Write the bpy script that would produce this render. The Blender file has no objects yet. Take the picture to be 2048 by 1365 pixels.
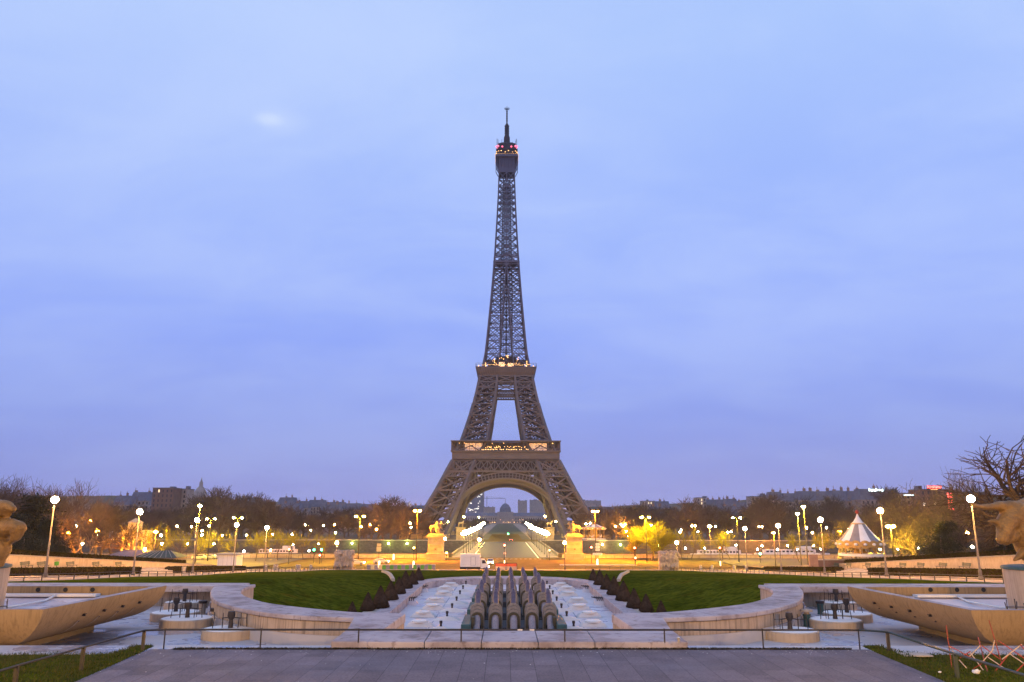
import bpy, bmesh, math, random
from mathutils import Vector, Matrix, noise
R = math.radians
sc = bpy.context.scene
col = sc.collection
# ------------------------------------------------------------------ camera
F, PITCH, YAW, ROLL, EYE = 1560.0, R(12.7), R(0.48), R(0.1), Vector((-0.15, 0.0, 13.0))
fw = Vector((math.sin(YAW) * math.cos(PITCH), math.cos(YAW) * math.cos(PITCH), math.sin(PITCH)))
rt = Vector((math.cos(YAW), -math.sin(YAW), 0)); up = rt.cross(fw)
R2 = rt * math.cos(ROLL) + up * math.sin(ROLL); U2 = up * math.cos(ROLL) - rt * math.sin(ROLL)
cam = bpy.data.cameras.new("camera"); camo = bpy.data.objects.new("camera", cam); col.objects.link(camo)
cam.sensor_width = 36; cam.lens = F / 2048 * 36; cam.clip_start = 0.1; cam.clip_end = 20000
m = Matrix((R2, U2, -fw)).transposed().to_4x4(); m.translation = EYE; camo.matrix_world = m
sc.camera = camo
# ------------------------------------------------------------------ world (dusk sky), sun, exposure
def s2l(*c): return tuple((v / 255 / 12.92 if v <= 10 else ((v / 255 + .055) / 1.055) ** 2.4) for v in c)
wd = bpy.data.worlds.new("World"); sc.world = wd; wd.use_nodes = True
nt = wd.node_tree; N = nt.nodes; L = nt.links; N.clear()
out = N.new("ShaderNodeOutputWorld"); bg = N.new("ShaderNodeBackground"); L.new(bg.outputs[0], out.inputs[0])
tc = N.new("ShaderNodeTexCoord"); sep = N.new("ShaderNodeSeparateXYZ"); L.new(tc.outputs["Generated"], sep.inputs[0])
ramp = N.new("ShaderNodeValToRGB"); L.new(sep.outputs[2], ramp.inputs[0])
el = ramp.color_ramp.elements
stops = [(0.0, (150, 156, 215)), (0.05, (142, 154, 221)), (0.12, (139, 159, 234)), (0.22, (147, 171, 246)), (0.32, (154, 180, 251)), (0.43, (165, 191, 253)), (0.55, (177, 203, 255)), (1.0, (160, 190, 245))]
stops = [(p_, tuple(min(255, v * k_) for v, k_ in zip(c_, (.985, 1.0, 1.03)))) for p_, c_ in stops]
el[0].position, el[0].color = stops[0][0], s2l(*stops[0][1]) + (1,)
el[1].position, el[1].color = stops[-1][0], s2l(*stops[-1][1]) + (1,)
for p_, c_ in stops[1:-1]:
    e = el.new(p_); e.color = s2l(*c_) + (1,)
def mathn(op, a=None, b=None, clamp=False):
    n = N.new("ShaderNodeMath"); n.operation = op; n.use_clamp = clamp
    for i, v in enumerate((a, b)):
        if v is None: continue
        if isinstance(v, (int, float)): n.inputs[i].default_value = v
        else: L.new(v, n.inputs[i])
    return n.outputs[0]
zz = mathn('ADD', mathn('MAXIMUM', sep.outputs[2], 0.0), 0.22)
comb = N.new("ShaderNodeCombineXYZ")
L.new(mathn('MULTIPLY', mathn('DIVIDE', sep.outputs[0], zz), 0.8), comb.inputs[0]); L.new(mathn('DIVIDE', sep.outputs[1], zz), comb.inputs[1])
def cloud(scale, det, off, rough=.5):
    mp = N.new("ShaderNodeMapping"); mp.inputs["Location"].default_value = off; mp.inputs["Rotation"].default_value = (0, 0, .35)
    mp.inputs["Scale"].default_value = (.8, 1.0, 1); L.new(comb.outputs[0], mp.inputs[0])
    t = N.new("ShaderNodeTexNoise"); t.inputs["Scale"].default_value = scale; t.inputs["Detail"].default_value = det; t.inputs["Roughness"].default_value = rough
    t.inputs["Distortion"].default_value = .5; L.new(mp.outputs[0], t.inputs[0]); return t.outputs[0]
cl = mathn('ADD', mathn('MULTIPLY', cloud(1.0, 4, (3.1, .4, 0)), .58), mathn('MULTIPLY', cloud(3.0, 6, (8.3, 2, 0), .62), .42))
fac = N.new("ShaderNodeMapRange"); fac.inputs["From Min"].default_value = .34; fac.inputs["From Max"].default_value = .66; L.new(cl, fac.inputs[0]); fac.interpolation_type = 'SMOOTHSTEP'
fade = N.new("ShaderNodeMapRange"); fade.inputs["From Min"].default_value = .03; fade.inputs["From Max"].default_value = .4; fade.inputs["To Min"].default_value = .25; L.new(sep.outputs[2], fade.inputs[0])
cf = mathn('MULTIPLY', fac.outputs[0], fade.outputs[0])
mixa = N.new("ShaderNodeMix"); mixa.data_type = 'RGBA'; mixa.blend_type = 'MULTIPLY'; mixa.inputs[0].default_value = 1
L.new(ramp.outputs[0], mixa.inputs[6]); mixa.inputs[7].default_value = (.93, .935, .98, 1)
mixb = N.new("ShaderNodeMix"); mixb.data_type = 'RGBA'; mixb.inputs[0].default_value = .5
L.new(cf, mixb.inputs[0]); L.new(mixa.outputs[2], mixb.inputs[6])
light = N.new("ShaderNodeMix"); light.data_type = 'RGBA'; light.inputs[0].default_value = .56; L.new(ramp.outputs[0], light.inputs[6]); light.inputs[7].default_value = s2l(196, 214, 255) + (1,)
L.new(light.outputs[2], mixb.inputs[7])
# thin bright gap in the clouds where the moon hides
d = (fw + R2 * ((556 - 1024) / F) + U2 * ((682.5 - 242) / F)).normalized()
vm = N.new("ShaderNodeVectorMath"); vm.operation = 'SUBTRACT'; L.new(tc.outputs["Generated"], vm.inputs[0]); vm.inputs[1].default_value = d
vs = N.new("ShaderNodeVectorMath"); vs.operation = 'MULTIPLY'; L.new(vm.outputs[0], vs.inputs[0]); vs.inputs[1].default_value = (.8, 1.2, 1.7)
vl = N.new("ShaderNodeVectorMath"); vl.operation = 'LENGTH'; L.new(vs.outputs[0], vl.inputs[0])
sp = N.new("ShaderNodeMapRange"); sp.inputs["From Min"].default_value = .05; sp.inputs["From Max"].default_value = 0; sp.interpolation_type = 'SMOOTHERSTEP'; L.new(vl.outputs["Value"], sp.inputs[0])
spf = mathn('POWER', mathn('MULTIPLY', sp.outputs[0], mathn('ADD', mathn('MULTIPLY', cl, .9), .45), True), 1.8)
d2 = (fw + R2 * ((538 - 1024) / F) + U2 * ((682.5 - 239) / F)).normalized()
vm2 = N.new("ShaderNodeVectorMath"); vm2.operation = 'SUBTRACT'; L.new(tc.outputs["Generated"], vm2.inputs[0]); vm2.inputs[1].default_value = d2
vs2 = N.new("ShaderNodeVectorMath"); vs2.operation = 'MULTIPLY'; L.new(vm2.outputs[0], vs2.inputs[0]); vs2.inputs[1].default_value = (.8, 1.2, 1.9)
vl2 = N.new("ShaderNodeVectorMath"); vl2.operation = 'LENGTH'; L.new(vs2.outputs[0], vl2.inputs[0])
sp2 = N.new("ShaderNodeMapRange"); sp2.inputs["From Min"].default_value = .022; sp2.inputs["From Max"].default_value = 0; sp2.interpolation_type = 'SMOOTHERSTEP'; L.new(vl2.outputs["Value"], sp2.inputs[0])
spf = mathn('ADD', mathn('MULTIPLY', spf, .5), mathn('MULTIPLY', sp2.outputs[0], .75))
mixc = N.new("ShaderNodeMix"); mixc.data_type = 'RGBA'; L.new(mathn('MULTIPLY', spf, .8, True), mixc.inputs[0]); L.new(mixb.outputs[2], mixc.inputs[6]); mixc.inputs[7].default_value = s2l(205, 222, 255) + (1,)
sky = N.new("ShaderNodeTexSky"); sky.sky_type = 'NISHITA'; sky.sun_disc = False; sky.sun_elevation = R(3); sky.sun_rotation = R(215)
addn = N.new("ShaderNodeMix"); addn.data_type = 'RGBA'; addn.blend_type = 'ADD'; addn.inputs[0].default_value = .02; L.new(mixc.outputs[2], addn.inputs[6]); L.new(sky.outputs[0], addn.inputs[7])
L.new(addn.outputs[2], bg.inputs[0]); bg.inputs[1].default_value = 1.0
sun = bpy.data.lights.new("sun", 'SUN'); sun.energy = .25; sun.angle = R(40); sun.color = (1, .93, .86)
suno = bpy.data.objects.new("sun", sun); col.objects.link(suno); suno.rotation_euler = (R(52), 0, R(-35))
sc.view_settings.view_transform = 'Standard'; sc.view_settings.look = 'None'; sc.view_settings.exposure = 0.0; sc.view_settings.gamma = 1
sc.cycles.use_light_tree = True; sc.cycles.sample_clamp_indirect = 4; sc.cycles.max_bounces = 5; sc.cycles.diffuse_bounces = 2; sc.cycles.glossy_bounces = 2
sc.cycles.transparent_max_bounces = 8; sc.cycles.use_denoising = True; sc.cycles.caustics_reflective = False; sc.cycles.caustics_refractive = False
# ------------------------------------------------------------------ helpers
def ray(px, py): return fw + R2 * ((px - 1024) / F) + U2 * ((682.5 - py) / F)
def at(px, py, Y=None, z=None, X=None):          # where a sight line meets the plane Y=, z= or X=
    d = ray(px, py)
    t = (Y - EYE.y) / d.y if Y is not None else ((z - EYE.z) / d.z if z is not None else (X - EYE.x) / d.x)
    return EYE + d * t
rng = random.Random(7)
ORD = ['first', 'second', 'third', 'fourth', 'fifth', 'sixth', 'seventh', 'eighth', 'ninth', 'tenth', 'eleventh', 'twelfth', 'thirteenth', 'fourteenth', 'fifteenth', 'sixteenth',
       'seventeenth', 'eighteenth', 'nineteenth', 'twentieth', 'twenty-first', 'twenty-second', 'twenty-third', 'twenty-fourth', 'twenty-fifth', 'twenty-sixth', 'twenty-seventh', 'twenty-eighth', 'twenty-ninth', 'thirtieth'] + ['%d-th' % i for i in range(31, 90)]
def tag(o, label=None, cat=None, group=None, kind=None):
    for k, v in (('label', label), ('category', cat), ('group', group), ('kind', kind)):
        if v: o[k] = v
    return o
def thing(name, label, cat, loc=(0, 0, 0), rz=0, group=None):
    o = bpy.data.objects.new(name, None); col.objects.link(o); o.location = loc; o.rotation_euler = (0, 0, rz); o.empty_display_size = .2
    return tag(o, label, cat, group)
def kids(o): return [c for c in o.children]
def dup(root, loc, rz=None, label=None, group=None, scale=None):
    r = root.copy(); col.objects.link(r); r.location = loc
    if rz is not None: r.rotation_euler = (0, 0, rz)
    if scale is not None: r.scale = (scale,) * 3 if isinstance(scale, (int, float)) else scale
    tag(r, label, None, group)
    for ch in list(root.children):
        c = ch.copy(); col.objects.link(c); c.parent = r
        for g in list(ch.children):
            e = g.copy(); col.objects.link(e); e.parent = c
    return r
class MB:
    def __init__(s): s.v = []; s.f = []; s.mi = []; s.cur = 0
    def add(s, vs, fs):
        b = len(s.v); s.v += [tuple(v) for v in vs]; s.f += [tuple(i + b for i in f) for f in fs]; s.mi += [s.cur] * len(fs); return s
    def box(s, x0, x1, y0, y1, z0, z1):
        return s.add([(x0, y0, z0), (x1, y0, z0), (x1, y1, z0), (x0, y1, z0), (x0, y0, z1), (x1, y0, z1), (x1, y1, z1), (x0, y1, z1)],
                     [(0, 3, 2, 1), (4, 5, 6, 7), (0, 1, 5, 4), (1, 2, 6, 5), (2, 3, 7, 6), (3, 0, 4, 7)])
    def cbox(s, c, d): return s.box(c[0] - d[0] / 2, c[0] + d[0] / 2, c[1] - d[1] / 2, c[1] + d[1] / 2, c[2] - d[2] / 2, c[2] + d[2] / 2)
    def tube(s, pts, rad, n=8, caps=True, twist=0.0):
        pts = [Vector(p) for p in pts]; rs = rad if isinstance(rad, (list, tuple)) else [rad] * len(pts)
        vs = []; fs = []; prev = None
        for i, p in enumerate(pts):
            t = (pts[min(i + 1, len(pts) - 1)] - pts[max(i - 1, 0)])
            t = t.normalized() if t.length > 1e-9 else Vector((0, 0, 1))
            if prev is None:
                a = Vector((0, 0, 1)) if abs(t.z) < .95 else Vector((0, 1, 0)); u = t.cross(a).normalized()
            else:
                u = (prev - t * prev.dot(t)).normalized()
            prev = u; w = t.cross(u)
            for k in range(n):
                an = 2 * math.pi * k / n + twist; vs.append(p + (u * math.cos(an) + w * math.sin(an)) * rs[i])
        for i in range(len(pts) - 1):
            for k in range(n): fs.append((i * n + k, i * n + (k + 1) % n, (i + 1) * n + (k + 1) % n, (i + 1) * n + k))
        if caps and n > 2: fs.append(tuple(range(n - 1, -1, -1))); fs.append(tuple((len(pts) - 1) * n + k for k in range(n)))
        return s.add(vs, fs)
    def bar(s, a, b, w): return s.tube([a, b], w * .7071, 4, True, math.pi / 4)
    def lathe(s, prof, n=16, c=(0, 0, 0)):
        vs = [(c[0] + r * math.cos(2 * math.pi * k / n), c[1] + r * math.sin(2 * math.pi * k / n), c[2] + z) for r, z in prof for k in range(n)]
        fs = [(i * n + k, i * n + (k + 1) % n, (i + 1) * n + (k + 1) % n, (i + 1) * n + k) for i in range(len(prof) - 1) for k in range(n)]
        if prof[0][0] > 1e-6: fs.append(tuple(range(n - 1, -1, -1)))
        if prof[-1][0] > 1e-6: fs.append(tuple((len(prof) - 1) * n + k for k in range(n)))
        return s.add(vs, fs)
    def sphere(s, c, r, n=10, m=6, sq=1.0):
        return s.lathe([(max(r * math.sin(math.pi * i / m), 1e-7), -r * sq * math.cos(math.pi * i / m)) for i in range(m + 1)], n, c)
    def prism(s, poly, z0, z1):
        n = len(poly); a = sum(poly[i][0] * poly[(i + 1) % n][1] - poly[(i + 1) % n][0] * poly[i][1] for i in range(n))
        if a < 0: poly = poly[::-1]
        return s.add([(p[0], p[1], z0) for p in poly] + [(p[0], p[1], z1) for p in poly],
                     [tuple(range(n - 1, -1, -1)), tuple(range(n, 2 * n))] + [(i, (i + 1) % n, n + (i + 1) % n, n + i) for i in range(n)])
    def capsule(s, a, ra, b, rb, n=12):
        a = Vector(a); b = Vector(b); t = (b - a); t = t.normalized() if t.length > 1e-6 else Vector((0, 0, 1)); P = []; Q = []
        for i in range(5): an = math.pi / 2 * i / 4; P.append(a - t * ra * math.cos(an)); Q.append(max(ra * math.sin(an), 1e-4))
        for i in range(5): an = math.pi / 2 * i / 4; P.append(b + t * rb * math.sin(an)); Q.append(max(rb * math.cos(an), 1e-4))
        return s.tube(P, Q, n)
    def quad(s, a, b, c, d): return s.add([a, b, c, d], [(0, 1, 2, 3)])
    def mesh(s, name, mats, smooth=False):
        me = bpy.data.meshes.new(name); me.from_pydata(s.v, [], s.f)
        for mt in (mats if isinstance(mats, (list, tuple)) else [mats]): me.materials.append(mt)
        if any(s.mi): me.polygons.foreach_set("material_index", s.mi)
        if smooth: me.polygons.foreach_set("use_smooth", [True] * len(me.polygons))
        me.update(); return me
    def build(s, name, mats, parent=None, smooth=False, loc=None):
        o = bpy.data.objects.new(name, s.mesh(name, mats, smooth)); col.objects.link(o)
        if parent: o.parent = parent
        if loc is not None: o.location = loc
        return o
def autosmooth(o, ang=35):
    me = o.data; bm = bmesh.new(); bm.from_mesh(me); bmesh.ops.remove_doubles(bm, verts=bm.verts, dist=1e-4)
    for f in bm.faces: f.smooth = True
    for e in bm.edges:
        if len(e.link_faces) == 2 and e.calc_face_angle(0) > R(ang): e.smooth = False
    bm.to_mesh(me); bm.free(); return o
def bevel(o, w=.03, seg=2, ang=40):
    me = o.data; bm = bmesh.new(); bm.from_mesh(me); bmesh.ops.remove_doubles(bm, verts=bm.verts, dist=1e-5)
    es = [e for e in bm.edges if len(e.link_faces) == 2 and e.calc_face_angle(0) > R(ang)]
    bmesh.ops.bevel(bm, geom=es, offset=w, segments=seg, affect='EDGES', profile=.6, clamp_overlap=True)
    bm.to_mesh(me); bm.free(); return o
def organic(name, mb, mat, voxel, parent=None, smooth=6, rough=0.0, rscale=1.0, loc=None):
    """one continuous surface from overlapping rounded volumes"""
    me = mb.mesh(name + "_raw", mat); o = bpy.data.objects.new(name + "_raw", me); col.objects.link(o)
    md = o.modifiers.new("r", 'REMESH'); md.mode = 'VOXEL'; md.voxel_size = voxel
    ms = o.modifiers.new("s", 'SMOOTH'); ms.iterations = smooth; ms.factor = .6
    dg = bpy.context.evaluated_depsgraph_get(); dg.update()
    me2 = bpy.data.meshes.new_from_object(o.evaluated_get(dg)); bpy.data.objects.remove(o); me2.name = name
    me2.materials.clear(); me2.materials.append(mat)
    if rough:
        for v in me2.vertices: v.co += v.normal * (noise.noise(v.co * rscale) * rough + noise.noise(v.co * rscale * 3.1) * rough * .45)
    me2.polygons.foreach_set("use_smooth", [True] * len(me2.polygons)); me2.update()
    p = bpy.data.objects.new(name, me2); col.objects.link(p)
    if parent: p.parent = parent
    if loc is not None: p.location = loc
    return p
# ------------------------------------------------------------------ materials
def M(name, c1, c2=None, scale=3.0, rough=.85, bump=0.0, bscale=30.0, metal=0.0, streak=0.0, detail=6, space='Object', spec=.3, bdist=.03):
    mt = bpy.data.materials.new(name); mt.use_nodes = True; t = mt.node_tree; n = t.nodes; b = n["Principled BSDF"]
    b.inputs["Roughness"].default_value = rough; b.inputs["Metallic"].default_value = metal; b.inputs["Specular IOR Level"].default_value = spec
    if c2 is None: c2 = tuple(v * .72 for v in c1)
    tcn = n.new("ShaderNodeTexCoord"); src = tcn.outputs["Object"]
    if space == 'World': g = n.new("ShaderNodeNewGeometry"); src = g.outputs["Position"]
    nz = n.new("ShaderNodeTexNoise"); nz.inputs["Scale"].default_value = scale; nz.inputs["Detail"].default_value = detail; nz.inputs["Roughness"].default_value = .62; t.links.new(src, nz.inputs[0])
    rp = n.new("ShaderNodeValToRGB"); rp.color_ramp.elements[0].position = .32; rp.color_ramp.elements[1].position = .68
    rp.color_ramp.elements[0].color = tuple(c1) + (1,); rp.color_ramp.elements[1].color = tuple(c2) + (1,)
    t.links.new(nz.outputs[0], rp.inputs[0]); cout = rp.outputs[0]
    if streak:
        mp = n.new("ShaderNodeMapping"); mp.inputs["Scale"].default_value = (9, 9, .5); t.links.new(src, mp.inputs[0])
        n2 = n.new("ShaderNodeTexNoise"); n2.inputs["Scale"].default_value = 1.3; n2.inputs["Detail"].default_value = 5; t.links.new(mp.outputs[0], n2.inputs[0])
        r2 = n.new("ShaderNodeMapRange"); r2.inputs["From Min"].default_value = .48; r2.inputs["From Max"].default_value = .72; t.links.new(n2.outputs[0], r2.inputs[0])
        ml = n.new("ShaderNodeMath"); ml.operation = 'MULTIPLY'; ml.inputs[1].default_value = streak; t.links.new(r2.outputs[0], ml.inputs[0])
        mx = n.new("ShaderNodeMix"); mx.data_type = 'RGBA'; t.links.new(ml.outputs[0], mx.inputs[0]); t.links.new(cout, mx.inputs[6]); mx.inputs[7].default_value = tuple(v * .42 for v in c2) + (1,); cout = mx.outputs[2]
    t.links.new(cout, b.inputs["Base Color"])
    if bump:
        n3 = n.new("ShaderNodeTexNoise"); n3.inputs["Scale"].default_value = bscale; n3.inputs["Detail"].default_value = 5; t.links.new(src, n3.inputs[0])
        bp = n.new("ShaderNodeBump"); bp.inputs["Strength"].default_value = min(1, bump); bp.inputs["Distance"].default_value = bdist; t.links.new(n3.outputs[0], bp.inputs["Height"]); t.links.new(bp.outputs[0], b.inputs["Normal"])
    return mt
def E(name, c, s, base=(.8, .8, .8)):
    mt = bpy.data.materials.new(name); mt.use_nodes = True; b = mt.node_tree.nodes["Principled BSDF"]
    b.inputs["Base Color"].default_value = base + (1,); b.inputs["Emission Color"].default_value = tuple(c) + (1,); b.inputs["Emission Strength"].default_value = s
    mt.cycles.emission_sampling = 'FRONT'
    return mt
def brick(name, c1, c2, cm, bw, bh, mortar, rot=0.0, vertical=False, rough=.85, noise_amt=.5, spec=.3):
    mt = M(name, c1, c2, .9, rough, .25, 40, space='World', spec=spec); t = mt.node_tree; n = t.nodes; b = n["Principled BSDF"]
    g = n.new("ShaderNodeNewGeometry"); mp = n.new("ShaderNodeMapping"); t.links.new(g.outputs["Position"], mp.inputs[0])
    if vertical: mp.inputs["Rotation"].default_value = (R(90), 0, 0)
    mp.inputs["Rotation"].default_value[2] = rot
    br = n.new("ShaderNodeTexBrick"); br.inputs["Scale"].default_value = 1; br.inputs["Brick Width"].default_value = bw; br.inputs["Row Height"].default_value = bh
    br.inputs["Mortar Size"].default_value = mortar; br.inputs["Mortar Smooth"].default_value = .3; br.inputs["Color1"].default_value = (.82, .82, .82, 1); br.inputs["Color2"].default_value = (1.12, 1.12, 1.12, 1); br.inputs["Mortar"].default_value = cm + (1,)
    br.inputs["Bias"].default_value = 0
    t.links.new(mp.outputs[0], br.inputs[0])
    old = b.inputs["Base Color"].links[0].from_socket
    mx = n.new("ShaderNodeMix"); mx.data_type = 'RGBA'; mx.blend_type = 'MULTIPLY'; mx.inputs[0].default_value = 1
    t.links.new(old, mx.inputs[6]); t.links.new(br.outputs[0], mx.inputs[7]); t.links.new(mx.outputs[2], b.inputs["Base Color"])
    return mt
m_iron = M("tower_iron", (.118, .112, .126), (.09, .086, .097), .12, .6, spec=.3)
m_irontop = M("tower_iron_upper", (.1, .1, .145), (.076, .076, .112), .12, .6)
m_irondark = M("tower_iron_dark_shade", (.035, .03, .032), (.025, .021, .022), .2, .7)  # interior shade put into a darker iron colour; summit and antenna use it too
m_stone = M("pale_stone", (.45, .36, .28), (.33, .27, .21), 1.2, .85, .3, 25, streak=.8)
m_cope = M("coping_stone", (.42, .385, .41), (.3, .27, .29), .8, .8, .3, 30, space='World')
m_pool = M("pool_render", (.68, .61, .6), (.57, .51, .51), .5, .55, .12, 12, space='World')
m_jet = M("jet_render", (.68, .63, .58), (.58, .53, .49), .8, .7, .15, 15)
m_pad = M("pad_concrete", (.46, .37, .28), (.36, .29, .22), 1.5, .8, .2, 25, streak=.4)
m_hull = M("basin_concrete", (.35, .235, .115), (.275, .185, .088), .9, .8, .3, 22, streak=.45)
m_gold = M("gilded_bronze", (.31, .17, .042), (.17, .095, .025), 3.2, .5, 1.0, 11, metal=.3, spec=.5, bdist=.06)
m_pave = brick("paving_slabs", (.185, .158, .18), (.135, .114, .13), (.42, .4, .42), 1.25, .62, .009, rot=R(90))
m_asph = M("asphalt_lamp_tinted", (.2, .15, .06), (.14, .105, .038), .25, .9, .2, 30, space='World', spec=0)  # sodium lamplight put into the base colour: warm, with little blue
m_bwalk = M("bridge_walk", (.17, .15, .135), (.13, .115, .1), .6, .9, .2, 20, space='World')
m_bridge = M("bridge_asphalt", (.06, .058, .064), (.045, .043, .048), .3, .8, .2, 30, space='World')
m_walk = M("pale_gravel", (.38, .31, .25), (.29, .24, .19), .6, .95, .3, 30, space='World', spec=0)
m_kerb = M("kerb_stone", (.42, .38, .33), (.32, .29, .25), 2, .9, .2, 25, space='World', spec=.1)
m_lawn = M("lawn_grass", (.1, .115, .01), (.058, .072, .005), .9, .95, 1.0, 14, space='World', detail=12, spec=0, bdist=.08)
m_dirt = M("soil", (.05, .035, .02), (.03, .022, .014), 3, .95, .5, 30, space='World')
m_hedge = M("hedge_leaf", (.05, .05, .012), (.03, .022, .007), 2, .9, space='World', spec=0)
m_yew = M("yew_twig", (.075, .052, .038), (.04, .028, .02), 5, .9, spec=0)
m_planebark = M("plane_bark", (.34, .27, .19), (.2, .155, .1), 1.6, .9, .4, 12, spec=.1)
m_bark = M("bark", (.135, .1, .075), (.085, .062, .048), 3, .95, .6, 20)
m_twig = M("twig", (.085, .068, .06), (.06, .047, .042), 1, .95)
m_twigy = M("budding_twig", (.3, .29, .03), (.22, .2, .025), 1, .95, spec=0)
m_ever = M("evergreen", (.028, .034, .018), (.016, .02, .011), 2, .9)
m_rail = M("rail_paint", (.016, .015, .017), (.032, .026, .024), 8, .5, .15, 60, spec=.4)
m_railg = M("rail_green", (.02, .04, .042), (.012, .026, .028), 8, .45, spec=.5)
m_pole = M("pole_paint", (.16, .14, .135), (.11, .1, .095), 3, .6)
m_dpole = M("dark_pole", (.05, .045, .042), (.035, .03, .03), 3, .5, metal=.3)
m_copper = M("verdigris", (.045, .115, .115), (.03, .075, .08), 1.4, .6, .3, 20, streak=.5)
m_cstone = M("cannon_stone", (.27, .25, .27), (.19, .175, .2), 2, .7, .2, 25, streak=.5)
m_collar = M("cannon_collar", (.085, .075, .045), (.055, .05, .03), 3, .6, .2, 25)
m_cdark = M("cannon_recess", (.012, .018, .02), (.008, .01, .012), 2, .7)
m_barrel = M("cannon_barrel", (.12, .09, .125), (.075, .055, .08), 2.5, .5, .2, 18, metal=.2, streak=.4)
m_nozzle = M("nozzle_iron", (.06, .05, .05), (.035, .03, .03), 12, .6, metal=.3)
m_wall = brick("quay_stone", (.13, .125, .11), (.08, .078, .07), (.55, .55, .55), 1.6, .55, .02, vertical=True)
m_rwall = M("retaining_wall", (.56, .46, .33), (.44, .35, .24), .9, .9, .25, 20, streak=.45)
m_ped = brick("pedestal_stone", (.4, .32, .2), (.3, .24, .14), (.78, .76, .72), 2.2, .9, .012, vertical=True)
m_facade = M("facade_stone", (.36, .31, .28), (.27, .23, .22), .2, .9)
m_zinc = M("zinc_roof", (.13, .15, .2), (.09, .1, .15), .3, .6)
m_brickb = M("brown_brick", (.16, .1, .09), (.11, .075, .07), .4, .9)
m_win = M("dark_window", (.04, .045, .06), (.02, .025, .035), .6, .25, spec=.6)
m_chim = M("chimney", (.3, .2, .16), (.2, .13, .11), 1, .9)
def wet(mt, sc1, lo, hi, r0, r1, tint):
    t = mt.node_tree; n = t.nodes; b = n["Principled BSDF"]; g = n.new("ShaderNodeNewGeometry"); z = n.new("ShaderNodeTexNoise"); z.inputs["Scale"].default_value = sc1; z.inputs["Detail"].default_value = 5; z.inputs["Roughness"].default_value = .55; t.links.new(g.outputs["Position"], z.inputs[0])
    mr = n.new("ShaderNodeMapRange"); mr.inputs["From Min"].default_value = lo; mr.inputs["From Max"].default_value = hi; t.links.new(z.outputs[0], mr.inputs[0])
    rr_ = n.new("ShaderNodeMapRange"); rr_.inputs["To Min"].default_value = r0; rr_.inputs["To Max"].default_value = r1; t.links.new(mr.outputs[0], rr_.inputs[0]); t.links.new(rr_.outputs[0], b.inputs["Roughness"])
    old = b.inputs["Base Color"].links[0].from_socket; mx = n.new("ShaderNodeMix"); mx.data_type = 'RGBA'; mx.blend_type = 'MULTIPLY'; t.links.new(mr.outputs[0], mx.inputs[0]); t.links.new(old, mx.inputs[6]); mx.inputs[7].default_value = tint + (1,); t.links.new(mx.outputs[2], b.inputs["Base Color"]); return mt
m_bfloor = M("basin_floor_render", (.46, .44, .44), (.36, .35, .36), .35, .5, .15, 10, space="World")
wet(m_pool, .35, .52, .6, .7, .22, (.85, .82, .86)); wet(m_bfloor, .5, .48, .6, .6, .12, (.66, .72, .85)); wet(m_pave, 1.1, .45, .75, .85, .55, (.74, .74, .78)); wet(m_cope, .8, .5, .7, .8, .6, (.7, .66, .66)); wet(m_cope, 3.5, .56, .7, .8, .7, (.55, .5, .46)); wet(m_lawn, .12, .42, .62, .95, .95, (.62, .7, .6)); wet(m_lawn, .42, .56, .72, .95, .95, (1.15, .82, .8)); wet(m_lawn, 1.6, .46, .58, .95, .95, (.55, .6, .5)); wet(m_pave, 17, .48, .62, .85, .8, (.68, .68, .7)); wet(m_pave, .35, .5, .7, .8, .6, (.78, .78, .8))
m_white = M("white_paint", (.78, .76, .72), (.68, .66, .62), .8, .5)
m_black = M("black_rubber", (.02, .02, .02), (.03, .03, .03), 5, .8)
m_red = M("red_paint", (.42, .06, .035), (.3, .04, .025), 5, .6)
m_rust = M("rusty_red", (.36, .07, .04), (.2, .045, .03), 8, .7)
m_green = M("green_panel", (.1, .36, .05), (.08, .3, .04), 2, .6)
m_grey = M("grey_panel", (.26, .25, .27), (.2, .19, .21), 2, .6)
m_bench = M("bench_green", (.07, .1, .09), (.045, .07, .062), 6, .6)
m_water = M("river_water", (.02, .03, .035), (.03, .04, .045), .1, .12, .4, .8, spec=.5)
m_glass = M("glass_roof", (.07, .09, .08), (.05, .068, .06), 1, .7, spec=.15)
m_tentw = M("tent_white", (.8, .78, .72), (.7, .68, .62), 1, .7)
m_tentg = M("tent_grey", (.28, .26, .25), (.22, .2, .2), 1, .7)
m_gilt = M("carousel_gilt", (.5, .33, .1), (.36, .2, .06), 3, .5)
m_farg = M("far_ground", (.12, .1, .08), (.07, .07, .04), .02, .95, space='World')
m_flawn = M("far_lawn", (.05, .062, .018), (.035, .048, .014), .05, .95, space='World')
m_slat = M("lamp_tinted_slat", (.6, .46, .34), (.5, .36, .26), 6, .7)  # white slats with orange lamplight put into their tan base colour
m_litter = M("litter_paper", (.75, .74, .72), (.6, .58, .55), 4, .8)
# lamps
W_ = (1, .46, .08); O_ = (1, .28, .004); G_ = (1, .6, .02); B_ = (1, .68, .16); C_ = (1, .9, .66)
e_warm = E("lamp_warm", W_, 1900); e_orange = E("lamp_orange", O_, 13000); e_ofar = E("lamp_orange_far", (1, .42, .06), 500); e_ogarden = E("lamp_orange_garden", O_, 3200); e_terr = E("lamp_terrace", (1, .52, .07), 4200); e_near = E("lamp_near_road", (1, .33, .01), 6500); m_dbark = M("dark_bark", (.05, .04, .036), (.032, .026, .024), 3, .95, .4, 20, spec=0); e_greeny = E("lamp_greenish", G_, 6000); e_bridge = E("lamp_bridge", B_, 420); e_small = E("lamp_small", (1, .62, .16), 500)
e_smallo = E("lamp_small_orange", (1, .33, .02), 4000); e_tiny = E("lamp_tiny", C_, 60); e_towerw = E("tower_lamp", (1, .5, .12), 4); e_towerb = E("tower_lamp_bright", (1, .48, .1), 5)
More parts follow.
